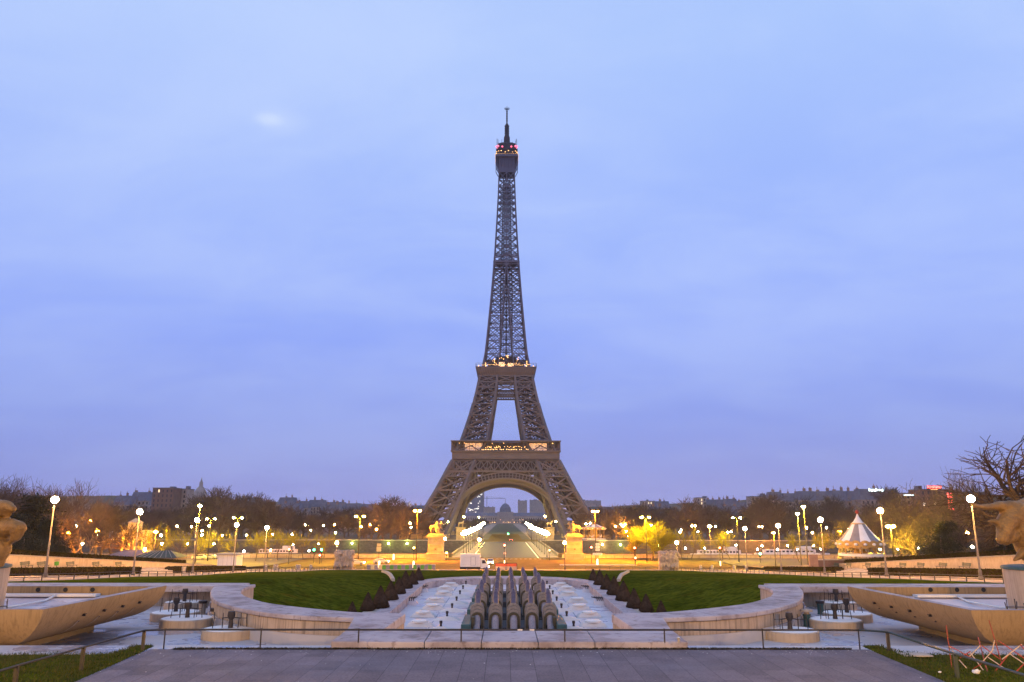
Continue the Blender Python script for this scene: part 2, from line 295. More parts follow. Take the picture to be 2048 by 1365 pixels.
e_red = E("signal_red", (1, .06, .03), 45); e_grn = E("signal_green", (.02, 1, .35), 45); e_head = E("headlight", (1, .94, .82), 150); e_amber = E("amber_light", (1, .5, .06), 40)
e_neonr = E("neon_red", (1, .07, .05), 7); e_neonw = E("neon_white", (.78, .97, 1), 6); e_neono = E("neon_orange", (1, .42, .12), 4); e_winl = E("lit_window", (1, .62, .2), 1.6); e_winw = E("lit_window_white", (1, .9, .7), 1.6)
e_int = E("lit_interior", (1, .52, .14), 1.7); e_redt = E("tower_red_glow", (1, .05, .12), 3.0)
# ================================================================== GROUND
def zg(Y): return 6.69 - .056 * (Y - 85.5)
def sm(t): t = max(0, min(1, t)); return t * t * (3 - 2 * t)
def lerp(a, b, t): return a + (b - a) * t
def hz(X, Y):
    """garden height: a slope down to the river, hollowed along the long pool"""
    a = abs(X)
    side = zg(Y) if Y < 188 else lerp(zg(188), 0, sm((Y - 188) / 17))
    mid = 4.9 if Y < 113 else lerp(4.9, .9, (Y - 113) / 75.0) if Y < 188 else lerp(.9, 0, sm((Y - 188) / 17))
    w = sm((a - 13.2) / lerp(13, 9, sm((Y - 60) / 60)))
    h = lerp(mid, side, w)
    if a > 13 and Y < 188: h += .16 * noise.noise(Vector((X * .09, Y * .05, 0))) * sm((a - 13) / 6)
    return h
def ground_at(px, py):
    d = ray(px, py); lo, hi = 20.0, 230.0
    for _ in range(50):
        mm = (lo + hi) / 2; p = EYE + d * (mm / d.y)
        if p.z > hz(p.x, p.y): lo = mm
        else: hi = mm
    p = EYE + d * (lo / d.y); p.z = hz(p.x, p.y); return p
def struct(name, mb, mt, kind='structure', smooth=False):
    o = mb.build(name, mt, smooth=smooth); o['kind'] = kind; return o
def heightsheet(name, mt, cells, fn, dz=0.0):
    vid = {}; mb = MB()
    def vv(x, y):
        k = (round(x, 3), round(y, 3))
        if k not in vid: vid[k] = len(mb.v); mb.v.append((x, y, fn(x, y) + dz))
        return vid[k]
    for x0, x1, y0, y1 in cells: mb.f.append((vv(x0, y0), vv(x1, y0), vv(x1, y1), vv(x0, y1))); mb.mi.append(0)
    return struct(name, mb, mt, smooth=True)
xs = [-62, -58, -54, -50, -46, -43, -40.5] + [-38 + 2 * i for i in range(8)] + [-23 + i for i in range(10)] + [-12.4]
xs = xs + [-x for x in reversed(xs)]
ys = [30 + i * 2 for i in range(40)] + [110, 112, 116, 122, 128, 134, 140, 146, 152, 158, 164, 170, 176, 182, 188, 192, 196, 200, 205]
lawn, path = [], []
for i in range(len(xs) - 1):
    for j in range(len(ys) - 1):
        x0, x1, y0, y1 = xs[i], xs[i + 1], ys[j], ys[j + 1]; cx, cy = abs(x0 + x1) / 2, (y0 + y1) / 2
        if cx < 12.4 and cy < 116: continue
        if cy < 44 and cx > 13.6: continue
        (lawn if cx < 40.5 and cy < 188 else path).append((x0, x1, y0, y1))
heightsheet('lawn', m_lawn, lawn, hz); heightsheet('gravel_path', m_walk, path, hz)
up_l = []; up_r = []
for sgn, store in ((-1, up_l), (1, up_r)):
    X = [62.5, 70, 80, 95, 115, 140, 180, 240, 330]; Yv = [20, 40, 60, 80, 97, 115, 135, 155, 175, 195, 215, 235, 258]
    for i in range(len(X) - 1):
        for j in range(len(Yv) - 1):
            a, b = sgn * X[i], sgn * X[i + 1]; store.append((min(a, b), max(a, b), Yv[j], Yv[j + 1]))
def hup(X, Y):
    a = abs(X); base = 8.3 - .0756 * (Y - 97) if Y < 190 else lerp(8.3 - .0756 * 93, .15, min(1, (Y - 190) / 30))
    base = max(base, .12); return base + .03 * max(0, a - 63) * sm((240 - Y) / 80)
heightsheet('upper_garden_ground', m_farg, up_l + up_r, hup)
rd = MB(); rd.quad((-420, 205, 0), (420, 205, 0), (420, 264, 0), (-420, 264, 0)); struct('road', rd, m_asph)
br = MB(); br.box(-17.6, 17.6, 264, 428, -1.2, 0.004); bd = struct('bridge_deck', br, m_bridge)
for s in (-1, 1):
    w = MB(); w.box(min(s * 11.4, s * 17.4), max(s * 11.4, s * 17.4), 262, 429, .008, .15); struct('bridge_pavement', w, m_bwalk)
fg = MB(); fg.quad((-2500, 428.5, 0), (2500, 428.5, 0), (2500, 2600, 0), (-2500, 2600, 0)); struct('far_bank_ground', fg, m_farg)
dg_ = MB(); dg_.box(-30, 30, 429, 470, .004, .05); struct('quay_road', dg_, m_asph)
fl = MB(); fl.quad((-14, 620, .02), (14, 620, .02), (14, 1500, .02), (-14, 1500, .02)); struct('far_lawn', fl, m_flawn)
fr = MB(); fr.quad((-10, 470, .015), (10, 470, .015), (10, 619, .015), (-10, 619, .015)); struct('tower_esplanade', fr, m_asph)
for s in (-1, 1):
    w = MB(); w.quad((s * 15, 470, .025), (s * 26, 470, .025), (s * 26, 1500, .025), (s * 15, 1500, .025)); struct('gravel_avenue', w, m_walk)
wt = MB(); wt.quad((-2500, 258, -7), (2500, 258, -7), (2500, 432, -7), (-2500, 432, -7)); struct('river_water', wt, m_water)
bk = MB(); bk.box(-2500, 2500, 262.4, 264, -8, -.004); struct('near_bank', bk, m_wall)
# painted markings
mk = MB()
for i in range(15): mk.box(-9 + i * 1.5, -8.2 + i * 1.5, 255.5, 256.1, .003, .008)
mk.box(10.6, 10.85, 262, 425, .008, .012); mk.box(-10.85, -10.6, 262, 425, .008, .012)
for i in range(20): mk.box(-.1, .1, 268 + i * 8, 271 + i * 8, .008, .012)
struct('road_marking', mk, m_white)
# traffic island on the place, kerb line, lawn kerb
for nm, x0, x1, y0, y1 in (('traffic_island', 15, 36, 222, 225), ('traffic_island', 70, 96, 230, 232), ('road_edge_kerb', -60, 60, 202.6, 203)):
    k = MB(); k.box(x0, x1, y0, y1, -.05, .14); struct(nm, k, m_kerb)
# ------------------------------------------------------------------ terrace in front
tp = MB(); pv = [(-9.75, -30), (9.9, -30), (9.95, 12), (10.02, 19), (10.3, 23.72), (-10.25, 23.72), (-9.95, 19), (-9.8, 12)]
tp.prism(pv, 9.0, 9.3); struct('paved_terrace', tp, m_pave)
gl = MB(); rr = random.Random(3)
for s in (-1, 1):
    g = []
    nx, ny = 26, 24
    for j in range(ny + 1):
        for i in range(nx + 1):
            y = -6 + (30.4 + .25) * j / ny; y = min(y, 24.35)
            xe = 9.75 + .03 * max(0, y - 8) if y < 19 else lerp(10.0, 10.35, (y - 19) / 4.7)
            x = xe + (40 - xe) * (i / nx) ** 1.6
            z = 9.285 + .07 * noise.noise(Vector((x * .5, y * .5, 1))) * (1 if i else .3) - .0 * i
            if y > 21 and x > 11: z -= .16 * sm((y - 21) / 3.3)
            g.append((s * x, y, z))
    b = len(gl.v); gl.v += g
    for j in range(ny):
        for i in range(nx):
            q = (b + j * (nx + 1) + i, b + j * (nx + 1) + i + 1, b + (j + 1) * (nx + 1) + i + 1, b + (j + 1) * (nx + 1) + i)
            gl.f.append(q if s > 0 else q[::-1]); gl.mi.append(0)
struct('terrace_verge', gl, m_lawn, smooth=True)
m_blade = M("grass_blade", (.05, .07, .008), (.03, .044, .006), .7, .8, space='World')
m_blade2 = M("grass_blade_dry", (.085, .075, .02), (.06, .05, .015), 1, .9, space='World')
def blades(name, n, pick, h0, h1, mats):
    mb = MB()
    for _ in range(n):
        x, y, z = pick(); h = rr.uniform(h0, h1); a = rr.uniform(0, 6.28); w = rr.uniform(.006, .013); lx, ly = rr.gauss(0, .35) * h, rr.gauss(0, .35) * h
        c, s_ = math.cos(a) * w, math.sin(a) * w; mb.cur = 0 if rr.random() < .8 else 1
        mb.add([(x - c, y - s_, z), (x + c, y + s_, z), (x + lx * .4 + c * .6, y + ly * .4 + s_ * .6, z + h * .6), (x + lx, y + ly, z + h)], [(0, 1, 2), (0, 2, 3)])
    o = mb.build(name, mats); o['kind'] = 'stuff'; return o
def pick_verge():
    while True:
        s = rr.choice((-1, 1)); y = 17.5 + 6.8 * rr.random(); x = 9.9 + 7.5 * rr.random() ** 1.2
        xe = 9.75 + .03 * max(0, y - 8) if y < 19 else lerp(10.0, 10.35, (y - 19) / 4.7)
        if x > xe - .06 + .08 * rr.random():
            z = 9.27 + .07 * noise.noise(Vector((x * .5, y * .5, 1)))
            if y > 21 and x > 11: z -= .16 * sm((y - 21) / 3.3)
            return s * x, y, z
tag(blades('verge_grass', 42000, pick_verge, .03, .1, [m_blade, m_blade2]), 'short green grass in the front corners', 'grass')
def pick_crack():
    x = rr.uniform(-9.6, 9.8); k = noise.noise(Vector((x * .8, 0, 5)))
    if k < -.05 and rr.random() < .8: x = x + rr.uniform(-.3, .3)
    w = .05 + .09 * max(0, k + .25); return x, 23.72 + rr.uniform(-w, w), 9.29
m_moss = M("dark_moss", (.035, .03, .012), (.022, .018, .009), 2, .95)
tag(blades('kerb_moss', 16000, pick_crack, .02, .075, [m_moss, m_moss]), 'dark moss and weeds along the terrace kerb', 'moss')
# ------------------------------------------------------------------ front basin floors, ledge, coping walls
HQ = 8.45
LF = [(430, 1172.5), (424, 1180), (422.5, 1187), (425, 1194), (433, 1201), (451, 1208), (486, 1217), (539, 1225.6), (602, 1231), (670, 1234), (738, 1236)]
LB = [(510, 1169), (495, 1173), (484, 1179), (481, 1184.5), (484, 1189), (490, 1193), (509, 1199.8), (539, 1207), (602, 1215), (691, 1223.5), (752, 1226.5)]
LFp = [at(x, y, z=9.5).xy for x, y in LF]; LBp = [at(x, y, z=9.5).xy for x, y in LB]
def resample(P, n):
    P = [Vector(p) for p in P]; Ls = [0]
    for a, b in zip(P, P[1:]): Ls.append(Ls[-1] + (b - a).length)
    o = []
    for i in range(n):
        t = Ls[-1] * i / (n - 1)
        for k in range(len(P) - 1):
            if t <= Ls[k + 1] + 1e-9:
                u = (t - Ls[k]) / max(1e-9, Ls[k + 1] - Ls[k])
                p0 = P[max(k - 1, 0)]; p1 = P[k]; p2 = P[k + 1]; p3 = P[min(k + 2, len(P) - 1)]
                o.append(.5 * ((2 * p1) + (p2 - p0) * u + (2 * p0 - 5 * p1 + 4 * p2 - p3) * u * u + (3 * p1 - p0 - 3 * p2 + p3) * u ** 3)); break
    return o
fr_ = resample(LFp, 40); bk_ = resample(LBp, 40)
for s in (-1, 1):
    q = MB(); q.prism([(s * 4.6, 23.7), (s * 32, 23.7), (s * 32, 43.5), (s * 14.8, 43.5)] + [(s * -(f.x * .75 + b.x * .25), f.y * .75 + b.y * .25) for f, b in zip(fr_, bk_)] + [(s * 4.6, 30)], HQ - .2, HQ); struct('basin_floor', q, m_bfloor)
    q = MB(); q.box(min(s * 5.2, s * 32), max(s * 5.2, s * 32), 23.72, 25.3, 8.3, 9.16); struct('basin_ledge', q, m_bfloor)
def wallthing(name, label, cat, group=None): return thing(name, label, cat, (0, 0, 0), 0, group)
for s, sd in ((-1, 'left'), (1, 'right')):
    t = wallthing('curved_basin_wall', 'curved stone retaining wall with rounded coping round the %s nozzle basin' % sd, 'wall', 'curved walls of the nozzle basins')
    def P3(p, z): return (s * -p[0], p[1], z)
    def ring(front, back, zb, zt, grow):
        mb = MB(); n = len(front); vs = []
        for f, b in zip(front, back):
            dd = (Vector(f) - Vector(b)).normalized() * grow; F_ = Vector(f) + dd; B_ = Vector(b) - dd
            vs += [P3(F_, zb), P3(F_, zt), P3(B_, zt), P3(B_, zb)]
        fs = []
        for i in range(n - 1):
            for k in range(4):
                q = (i * 4 + k, i * 4 + (k + 1) % 4, (i + 1) * 4 + (k + 1) % 4, (i + 1) * 4 + k); fs.append(q if s < 0 else q[::-1])
        fs.append((0, 3, 2, 1) if s < 0 else (0, 1, 2, 3)); e = (n - 1) * 4; fs.append((e, e + 1, e + 2, e + 3) if s < 0 else (e, e + 3, e + 2, e + 1)); mb.add(vs, fs); return mb
    ring(fr_, bk_, 4.2, 9.31, -.05).build('wall_face', m_stone, t); c = ring(fr_, bk_, 9.33, 9.5, .04).build('coping', m_cope, t); bevel(c, .05, 3, 50)
    # plinth line at the wall foot
    ring([Vector(f) + (Vector(f) - Vector(b)).normalized() * .1 for f, b in zip(fr_, bk_)], fr_, 8.3, 8.86, 0).build('plinth', m_bfloor, t)
    j = MB()
    for i in range(3, 38, 5):
        f = Vector(fr_[i]); b = Vector(bk_[i]); dd = (f - b).normalized()
        a = f + dd * .036; j.tube([P3(b, 9.497), P3(f - dd * .1, 9.497), P3(a + dd * .004, 9.45), P3(a + dd * .004, 9.3)], .007, 4)
    j.build('joint', m_nozzle, t)
    # wing running from the front kerb to the curved wall
    t = wallthing('wing_wall', 'broad flat stone wing wall to the %s of the cannon pool' % sd, 'wall', 'wing walls of the cannon pool')
    wp = [(s * 4.05, 26.35), (s * 3.85, 30.4), (s * 5.3, 30.8), (s * 5.5, 29.4), (s * 5.15, 26.4), (s * 5.1, 23.76), (s * 4.1, 23.76)]
    pm = MB(); pm.prism([(a * 1.0, b) for a, b in wp], 4.2, 9.16); pm.build('wall_face', m_stone, t)
    cm_ = MB(); cm_.prism([(a + (s * -.04 if abs(a) < 4.2 else s * .03), b) for a, b in wp], 9.18, 9.505); bevel(cm_.build('coping', m_cope, t), .05, 2)
    # straight back wall
    t = wallthing('back_basin_wall', 'straight stone wall behind the %s nozzle basin' % sd, 'wall', 'straight back walls of the nozzle basins')
    w = MB(); w.box(min(s * 15.2, s * 34), max(s * 15.2, s * 34), 42.7, 43.6, 6, 9.16); w.build('wall_face', m_stone, t)
    w = MB(); w.box(min(s * 13.9, s * 34), max(s * 13.9, s * 34), 42.25, 44.1, 9.18, 9.49); bevel(w.build('coping', m_cope, t), .05, 2)
t = wallthing('front_kerb_wall', 'low stone kerb wall along the terrace edge in front of the cannons', 'wall')
w = MB(); w.box(-4.08, 4.08, 23.76, 26.1, 4.2, 9.15); w.build('wall_face', m_stone, t)
for i in range(5):
    x0 = -4.08 + i * 1.632; w = MB(); w.box(x0 + .008, x0 + 1.624, 23.74, 26.2, 9.16, 9.5 + .004 * (i % 2)); bevel(w.build('coping', m_cope, t), .04, 2)
# ------------------------------------------------------------------ front rail
t = thing('front_railing', 'low dark metal tube railing along the terrace edge with thin posts', 'railing', (0, 0, 9.3))
ry = 23.78
straight = [at(x, 1299, Y=ry).x for x in (327, 520, 716, 922, 1130, 1330, 1527, 1720)]
pl_ = [(-10.42, 23.6), (-10.62, 20.7), (-10.75, 18.2), (-10.8, 14)]; pr_ = [(10.75, 23.4), (10.62, 19.75), (10.6, 16), (10.6, 13)]
rt_ = MB(); top = .52
pts = [(-10.8, 12, top)] + [(a, b, top) for a, b in reversed(pl_)] + [(straight[0], ry, top), (straight[-1], ry, top)]
rt_.tube(pts, .027, 8); rt_.build('top_rail', m_rail, t, True)
rt_ = MB(); rt_.tube([(straight[-1], ry, top), (10.75, 23.4, top), (10.65, 21.3, top)], .027, 8); rt_.tube([(10.65, 21.3, top), (10.62, 19.75, top), (10.6, 16, top), (10.6, 12, top)], .032, 8); rt_.build('top_rail', m_railg, t, True)
for x in straight: p = MB(); p.tube([(x, ry, -.05), (x, ry, top)], .021, 8); p.cbox((x, ry, top + .02), (.05, .05, .03)); p.build('post', m_rail, t)
for i, (x, y) in enumerate(pl_ + pr_): p = MB(); p.bar((x, y, -.05), (x, y, top), .075); p.build('post', m_railg if i > 4 else m_rail, t)
for px in (1040, 1064): stk = MB(); a = at(px, 1261, Y=ry - .03); stk.cbox((a.x, ry - .0285, top), (.14, .003, .035)); stk.build('sticker', m_litter, t)
# paper cup, litter
cp = at(1357.5, 1287, z=9.505); c = MB(); c.lathe([(.032, 0), (.045, .15), (.047, .15), (.047, .165), (.04, .166)], 14); c = c.build('paper_cup', m_litter, None, True, cp); tag(c, 'white paper cup left standing on the right wing wall', 'cup')
for i, (px, py, r_, lb) in enumerate([(1953, 1348, .09, 'crumpled white plastic bag lying on the right verge'), (1880, 1346, .04, 'small scrap of white paper at the right path edge')]):
    p = at(px, py, z=9.33); b = MB(); b.sphere((0, 0, r_ * .5), r_, 9, 6, .6); o = b.build('litter', m_litter, None, False, p)
    for v in o.data.vertices: v.co *= 1 + .5 * noise.noise(v.co * 20 + Vector((i, 0, 0)))
    tag(o, lb, 'litter')
p = at(1830, 1311, z=9.28); b = MB(); b.box(-.38, .38, -.25, .25, 0, .035); o = b.build('manhole_cover', m_kerb, None, False, p); tag(o, 'flat stone inspection cover set in the right grass corner', 'cover')
# ------------------------------------------------------------------ boat shaped basins with statues
def build_basin(s, sd):
    t = thing('boat_basin', 'big raised concrete basin with flaring hull at the %s edge of the terrace' % sd, 'basin', (0, 0, 0), 0, 'boat shaped basins with statues')
    cor = [(14.82, 26.2), (14.62, 35.0), (30, 35.2), (30, 26.2)]
    def inset(o, oy=None):
        oy = o if oy is None else oy
        return [(cor[0][0] + o, cor[0][1] + oy), (cor[1][0] + o, cor[1][1] - oy * .3), (30, 35.2 - oy * .3), (30, 26.2 + oy)]
    prof = [(.0, 10.1), (.0, 10.03), (.05, 9.86), (.14, 9.66), (.28, 9.46), (.48, 9.26), (.76, 9.08), (1.12, 8.93), (1.6, 8.8), (2.2, 8.7), (2.9, 8.64)]
    def plan(o):
        P = inset(o, o * .55); res = []
        sub = 14
        for k in (0, 1):
            a, b = P[3] if k == 0 else P[0], P[0] if k == 0 else P[1]
            for i in range(sub): u = i / sub; res.append((a[0] + (b[0] - a[0]) * u, a[1] + (b[1] - a[1]) * u))
        res.append(P[1]); res.append(P[2]); return res
    mb = MB(); n = 0
    for o, z in prof:
        pl = plan(o); n = len(pl); mb.v += [(s * x, y, z) for x, y in pl]
    for i in range(len(prof) - 1):
        for k in range(n - 1):
            q = (i * n + k, i * n + k + 1, (i + 1) * n + k + 1, (i + 1) * n + k); mb.f.append(q if s < 0 else q[::-1]); mb.mi.append(0)
    o = mb.build('hull', m_hull, t); autosmooth(o, 30)
    # rim
    rim = MB(); O = [(14.82, 26.2), (14.62, 35.0), (30, 35.2), (30, 26.2)]; I = [(15.12, 26.42), (14.98, 34.72), (30, 34.8), (30, 26.42)]
    rv = [(s * x, y, 10.104) for x, y in O] + [(s * x, y, 10.104) for x, y in I] + [(s * x, y, 9.72) for x, y in I]
    fs = [(0, 1, 5, 4), (1, 2, 6, 5), (3, 0, 4, 7), (4, 5, 9, 8), (5, 6, 10, 9), (7, 4, 8, 11)]
    rim.add(rv, [f if s < 0 else f[::-1] for f in fs]); rim.build('rim', m_cope, t)
    bw = MB(); bw.box(min(s * 15.3, s * 30), max(s * 15.3, s * 30), 34.68, 34.795, 9.74, 10.09); bw.build('inner_wall', m_hull, t)
    inn = MB(); a0, a1 = s * 15.1, s * 30
    V = [(a0, 26.4, 9.71), (a1, 26.4, 9.71), (a1, 28, 9.5), (a0 + s * 1.0, 28, 9.5), (a0 + s * 1.0, 33, 9.5), (a1, 33, 9.5), (a1, 34.75, 9.735), (a0 - s * .1, 34.75, 9.735)]
    inn.add(V, [(0, 1, 2, 3), (3, 2, 5, 4), (4, 5, 6, 7), (0, 3, 4, 7)]); inn.build('basin_lining', m_pool, t)
    tr = MB(); tr.box(min(s * 17.2, s * 30), max(s * 17.2, s * 30), 34.2, 34.6, 9.72, 9.82); tr.build('trough', m_white, t)
    for px in ((76, 131, 185) if s < 0 else (1861, 1914, 1967)):
        p = at(px, 1180, Y=34.67); h = MB(); h.tube([(p.x, 34.66, p.z), (p.x, 34.672, p.z)], .095, 14); h.build('inlet_hole', m_black, t)
    pp = MB(); pp.tube([(s * 18.9, 34.3, 9.78), (s * 18.95, 33.6, 9.62), (s * 19.3, 32, 9.56), (s * 20.2, 30.6, 9.55)], .045, 8); pp.build('pipe', m_white, t, True)
    # spouts with mineral streaks on the inner side
    for i in range(4):
        y = 28.9 + i * 1.35; x = 14.8 - (y - 26.2) * .0227
        sp_ = MB(); sp_.tube([(s * (x + .26), y, 9.62), (s * (x + .09), y, 9.61)], .035, 8); sp_.cbox((s * (x + .13), y, 9.655), (.1, .13, .025)); sp_.build('spout', m_nozzle, t); sp_ = MB(); sp_.tube([(s * (x + .4), y, 9.42), (s * (x + .29), y, 9.42)], .022, 7); sp_.build('spout', m_nozzle, t)
        if s < 0:
            sk = MB(); w_ = .055
            vs = []
            for o_, z in [(q[0], q[1]) for q in prof[4:9]]: vs += [(s * (x + o_ - .012), y - .05 - w_ + (.15 * (9.46 - z)), z), (s * (x + o_ - .012), y - .05 + w_ + (.15 * (9.46 - z)), z)]
            sk.add(vs, [(2 * k, 2 * k + 1, 2 * k + 3, 2 * k + 2) for k in range(len(vs) // 2 - 1)]); sk.build('mineral_streak', m_pad, t)
    pl = MB(); pl.box(min(s * 17.0, s * 30), max(s * 17.0, s * 30), 27.6, 34.0, 8.3, 8.72); bevel(pl.build('plinth', m_ped, t), .03, 1)
    pl = MB(); pl.box(min(s * 17.3, s * 30), max(s * 17.3, s * 30), 27.9, 33.8, 8.7, 8.95); pl.build('upper_plinth', m_hull, t)
    # pedestal
    c = (s * 20.0, 29.7, 0); zt = at(20, 1137, Y=28.2).z
    t2 = thing('statue_pedestal', 'round stone pedestal rising from the %s basin' % sd, 'pedestal', (c[0], c[1], 9.52), 0, 'statue pedestals in the basins')
    k = MB(); k.lathe([(1.52, 0), (1.52, .03), (1.58, zt - 9.62)], 48); autosmooth(k.build('drum', m_pad, t2))
    k = MB(); k.lathe([(1.58, zt - 9.615), (1.64, zt - 9.6), (1.62, zt - 9.52), (1.5, zt - 9.5), (.001, zt - 9.5)], 48); autosmooth(k.build('cap', m_copper, t2))
    # pipe frame
    f = thing('nozzle_pipework', 'rusty rack of thin nozzle pipes beside the %s pedestal' % sd, 'pipework', (s * 18.15, 28.6, 9.52), 0, 'pipe frames in the basins'); g = MB()
    for i in range(5): x = -s * (.05 + i * .16); g.tube([(x + .02 * math.sin(i), (i % 2) * .3, 0), (x + .03, (i % 2) * .3, .3), (x - .02 + .04 * (i % 3), (i % 2) * .3, .55 + .06 * ((i * 2) % 3))], .017, 6)
    g.build('riser', m_nozzle, f)
    g = MB(); g.tube([(s * .3, 0, .42), (-s * .72, 0, .42)], .018, 6); g.tube([(s * .3, .3, .3), (-s * .72, .3, .3)], .018, 6); g.build('manifold', m_nozzle, f)
    return zt
zt_l = build_basin(-1, 'left'); zt_r = build_basin(1, 'right')
# bull: one continuous body, looking towards the middle with lowered head (right), horse (left)
def Pp(px, py, Y): return at(px, py, Y=Y)
b = MB(); Y0 = 29.4
hp = lambda px, py, dy=0: Pp(px, py, Y0 + dy)
b.capsule(hp(2035, 1025, .05), .42, hp(2012, 1046, -.12), .36)            # poll and brow
b.capsule(hp(2014, 1044, -.15), .33, hp(2006, 1072, -.3), .24)            # face
b.capsule(hp(2007, 1068, -.28), .25, hp(2003, 1079, -.35), .2)            # muzzle
b.capsule(hp(2024, 1072, -.1), .26, hp(2010, 1083, -.28), .15)             # jaw
b.capsule(hp(2040, 1040, .2), .52, hp(2085, 1042, .7), .78)                # neck
b.capsule(hp(2045, 1062, .1), .5, hp(2060, 1105, .2), .42)                # dewlap
b.capsule(hp(2100, 1050, .9), .86, hp(2200, 1052, 1.6), .8)                # chest and trunk
b.capsule(hp(2200, 1050, 1.6), .8, hp(2250, 1050, 2.0), .72)
for (a, dy) in ((2068, .0), (2096, .9), (2215, 1.4), (2240, 2.2)):
    b.capsule(hp(a, 1085, dy), .36, hp(a - 3, 1112, dy), .2); b.capsule(hp(a - 3, 1112, dy), .2, hp(a - 2, 1136, dy), .15)
b.capsule(hp(2008, 1052, -.1), .17, hp(1988, 1044, -.2), .11); b.capsule(hp(1990, 1044, -.2), .12, hp(1976, 1043, -.25), .05)   # ear
b.capsule(hp(2022, 1015, 0), .26, hp(1998, 1013, -.1), .19)
b.capsule(hp(1998, 1013, -.1), .17, hp(1970, 1015, -.3), .115); b.capsule(hp(1970, 1015, -.3), .115, hp(1950, 1012, -.45), .075); b.capsule(hp(1950, 1012, -.45), .075, hp(1936, 1006, -.55), .025)  # horn
b.capsule(hp(2030, 1016, .3), .2, hp(2050, 1000, .9), .1)
bull = thing('bull_statue', 'gilded bronze bull with long horn lowering its head on the right pedestal', 'statue', (hp(2060, 1136).x, Y0 + .3, zt_r + .02))
o = organic('body', b, m_gold, .05, bull, 4, .028, 3.4); o.location = -bull.location
h = MB(); e1 = hp(2003, 1054, -.5); h.sphere(e1, .05, 8, 6); q = h.build('eye', m_gold, bull); q.location = -bull.location
f = MB(); f.capsule(hp(2028, 1121, -.2), .05, hp(2037, 1114, -.1), .11); f.capsule(hp(2037, 1114, -.1), .11, hp(2052, 1100, 0), .2); q = organic('raised_hoof', f, m_gold, .035, bull, 3); q.location = -bull.location
b = MB()
b.capsule(hp(-60, 1040, .7), .8, hp(-10, 1060, .2), .62); b.capsule(hp(-8, 1062, .1), .5, hp(2, 1100, -.1), .36); b.capsule(hp(2, 1098, -.1), .34, hp(0, 1128, -.15), .16)
b.capsule(hp(-20, 1030, .1), .5, hp(-2, 1018, -.1), .34); b.capsule(hp(-4, 1015, -.1), .3, hp(16, 1014, -.3), .22); b.capsule(hp(16, 1014, -.3), .21, hp(24, 1018, -.35), .16); b.capsule(hp(6, 1022, -.2), .2, hp(18, 1030, -.3), .09)
b.capsule(hp(-4, 1062, -.05), .42, hp(22, 1052, -.35), .26); b.capsule(hp(20, 1052, -.35), .26, hp(38, 1056, -.45), .25); b.capsule(hp(38, 1056, -.45), .25, hp(33, 1071, -.4), .2); b.capsule(hp(33, 1071, -.4), .19, hp(22, 1084, -.2), .1)
b.capsule(hp(-150, 1042, 1.4), .85, hp(-60, 1042, .8), .82)
for a, dy in ((-60, .3), (-40, 1.2), (-150, 1.0), (-165, 1.9)): b.capsule(hp(a, 1085, dy), .34, hp(a + 3, 1112, dy), .19); b.capsule(hp(a + 3, 1112, dy), .19, hp(a + 2, 1136, dy), .14)
b.capsule(hp(-90, 1042, .8), .5, hp(-60, 985, .2), .36); b.capsule(hp(-60, 985, .2), .34, hp(-25, 1000, -.1), .2)
horse = thing('horse_statue', 'gilded bronze horse with tucked head and raised foreleg on the left pedestal', 'statue', (hp(-40, 1136).x, Y0 + .3, zt_l + .02))
o = organic('body', b, m_gold, .05, horse, 4, .03, 3.4); o.location = -horse.location
# ------------------------------------------------------------------ nozzle pads and pots in the front basins
pad0 = None
def pad(px, py, r_, h, label):
    t = thing('nozzle_pad', label, 'fountain pad', at(px, py, z=HQ), 0, 'round nozzle pads')
    t.location.y += r_
    k = MB(); k.lathe([(r_, -.02), (r_, h - .03), (r_ - .04, h), (.001, h)], 40); autosmooth(k.build('drum', m_pad, t))
    k = MB(); k.lathe([(r_ - .06, h + .001), (r_ - .1, h + .012), (.001, h + .012)], 40); k.build('water_film', m_white, t)
    k = MB(); k.lathe([(.1, h), (.075, h + .32), (.1, h + .34), (.15, h + .46), (.13, h + .62), (.001, h + .62)], 12); autosmooth(k.build('nozzle', m_nozzle, t))
    for a in (-1, 1):
        k = MB(); k.tube([(a * .3, -.05, h), (a * .32, -.05, h + .38), (a * .62, -.08, h + .38), (a * .66, -.1, h)], .018, 5); k.tube([(a * .35, .1, h), (a * .35, .1, h + .55)], .014, 5); k.tube([(a * .62, -.08, h + .38), (a * .63, -.08, h + .6)], .016, 5); k.tube([(a * .1, 0, h + .4), (a * .35, .08, h + .36)], .02, 5); k.build('pipe_frame', m_nozzle, t)
    return t
for a in [(440, 1284, 1.05, .34, 'round concrete nozzle pad nearest the railing in the left basin'), (352, 1260, 1.08, .34, 'round nozzle pad beside the left hull above the railing'), (330, 1246, 1.05, .34, 'round nozzle pad half hidden under the left hull'),
          (352, 1222, .95, .34, 'farthest round nozzle pad against the left back wall'), (585, 1283, 1.1, .05, 'flat white nozzle disc by the left wing wall'),
          (1602, 1287, 1.05, .34, 'round concrete nozzle pad nearest the railing in the right basin'), (1694, 1263, 1.08, .34, 'round nozzle pad beside the right hull above the railing'), (1716, 1248, 1.05, .34, 'round nozzle pad half hidden under the right hull'),
          (1690, 1222, .95, .34, 'farthest round nozzle pad against the right back wall'), (1446, 1285, 1.1, .05, 'flat white nozzle disc by the right wing wall')]: pad(*a)
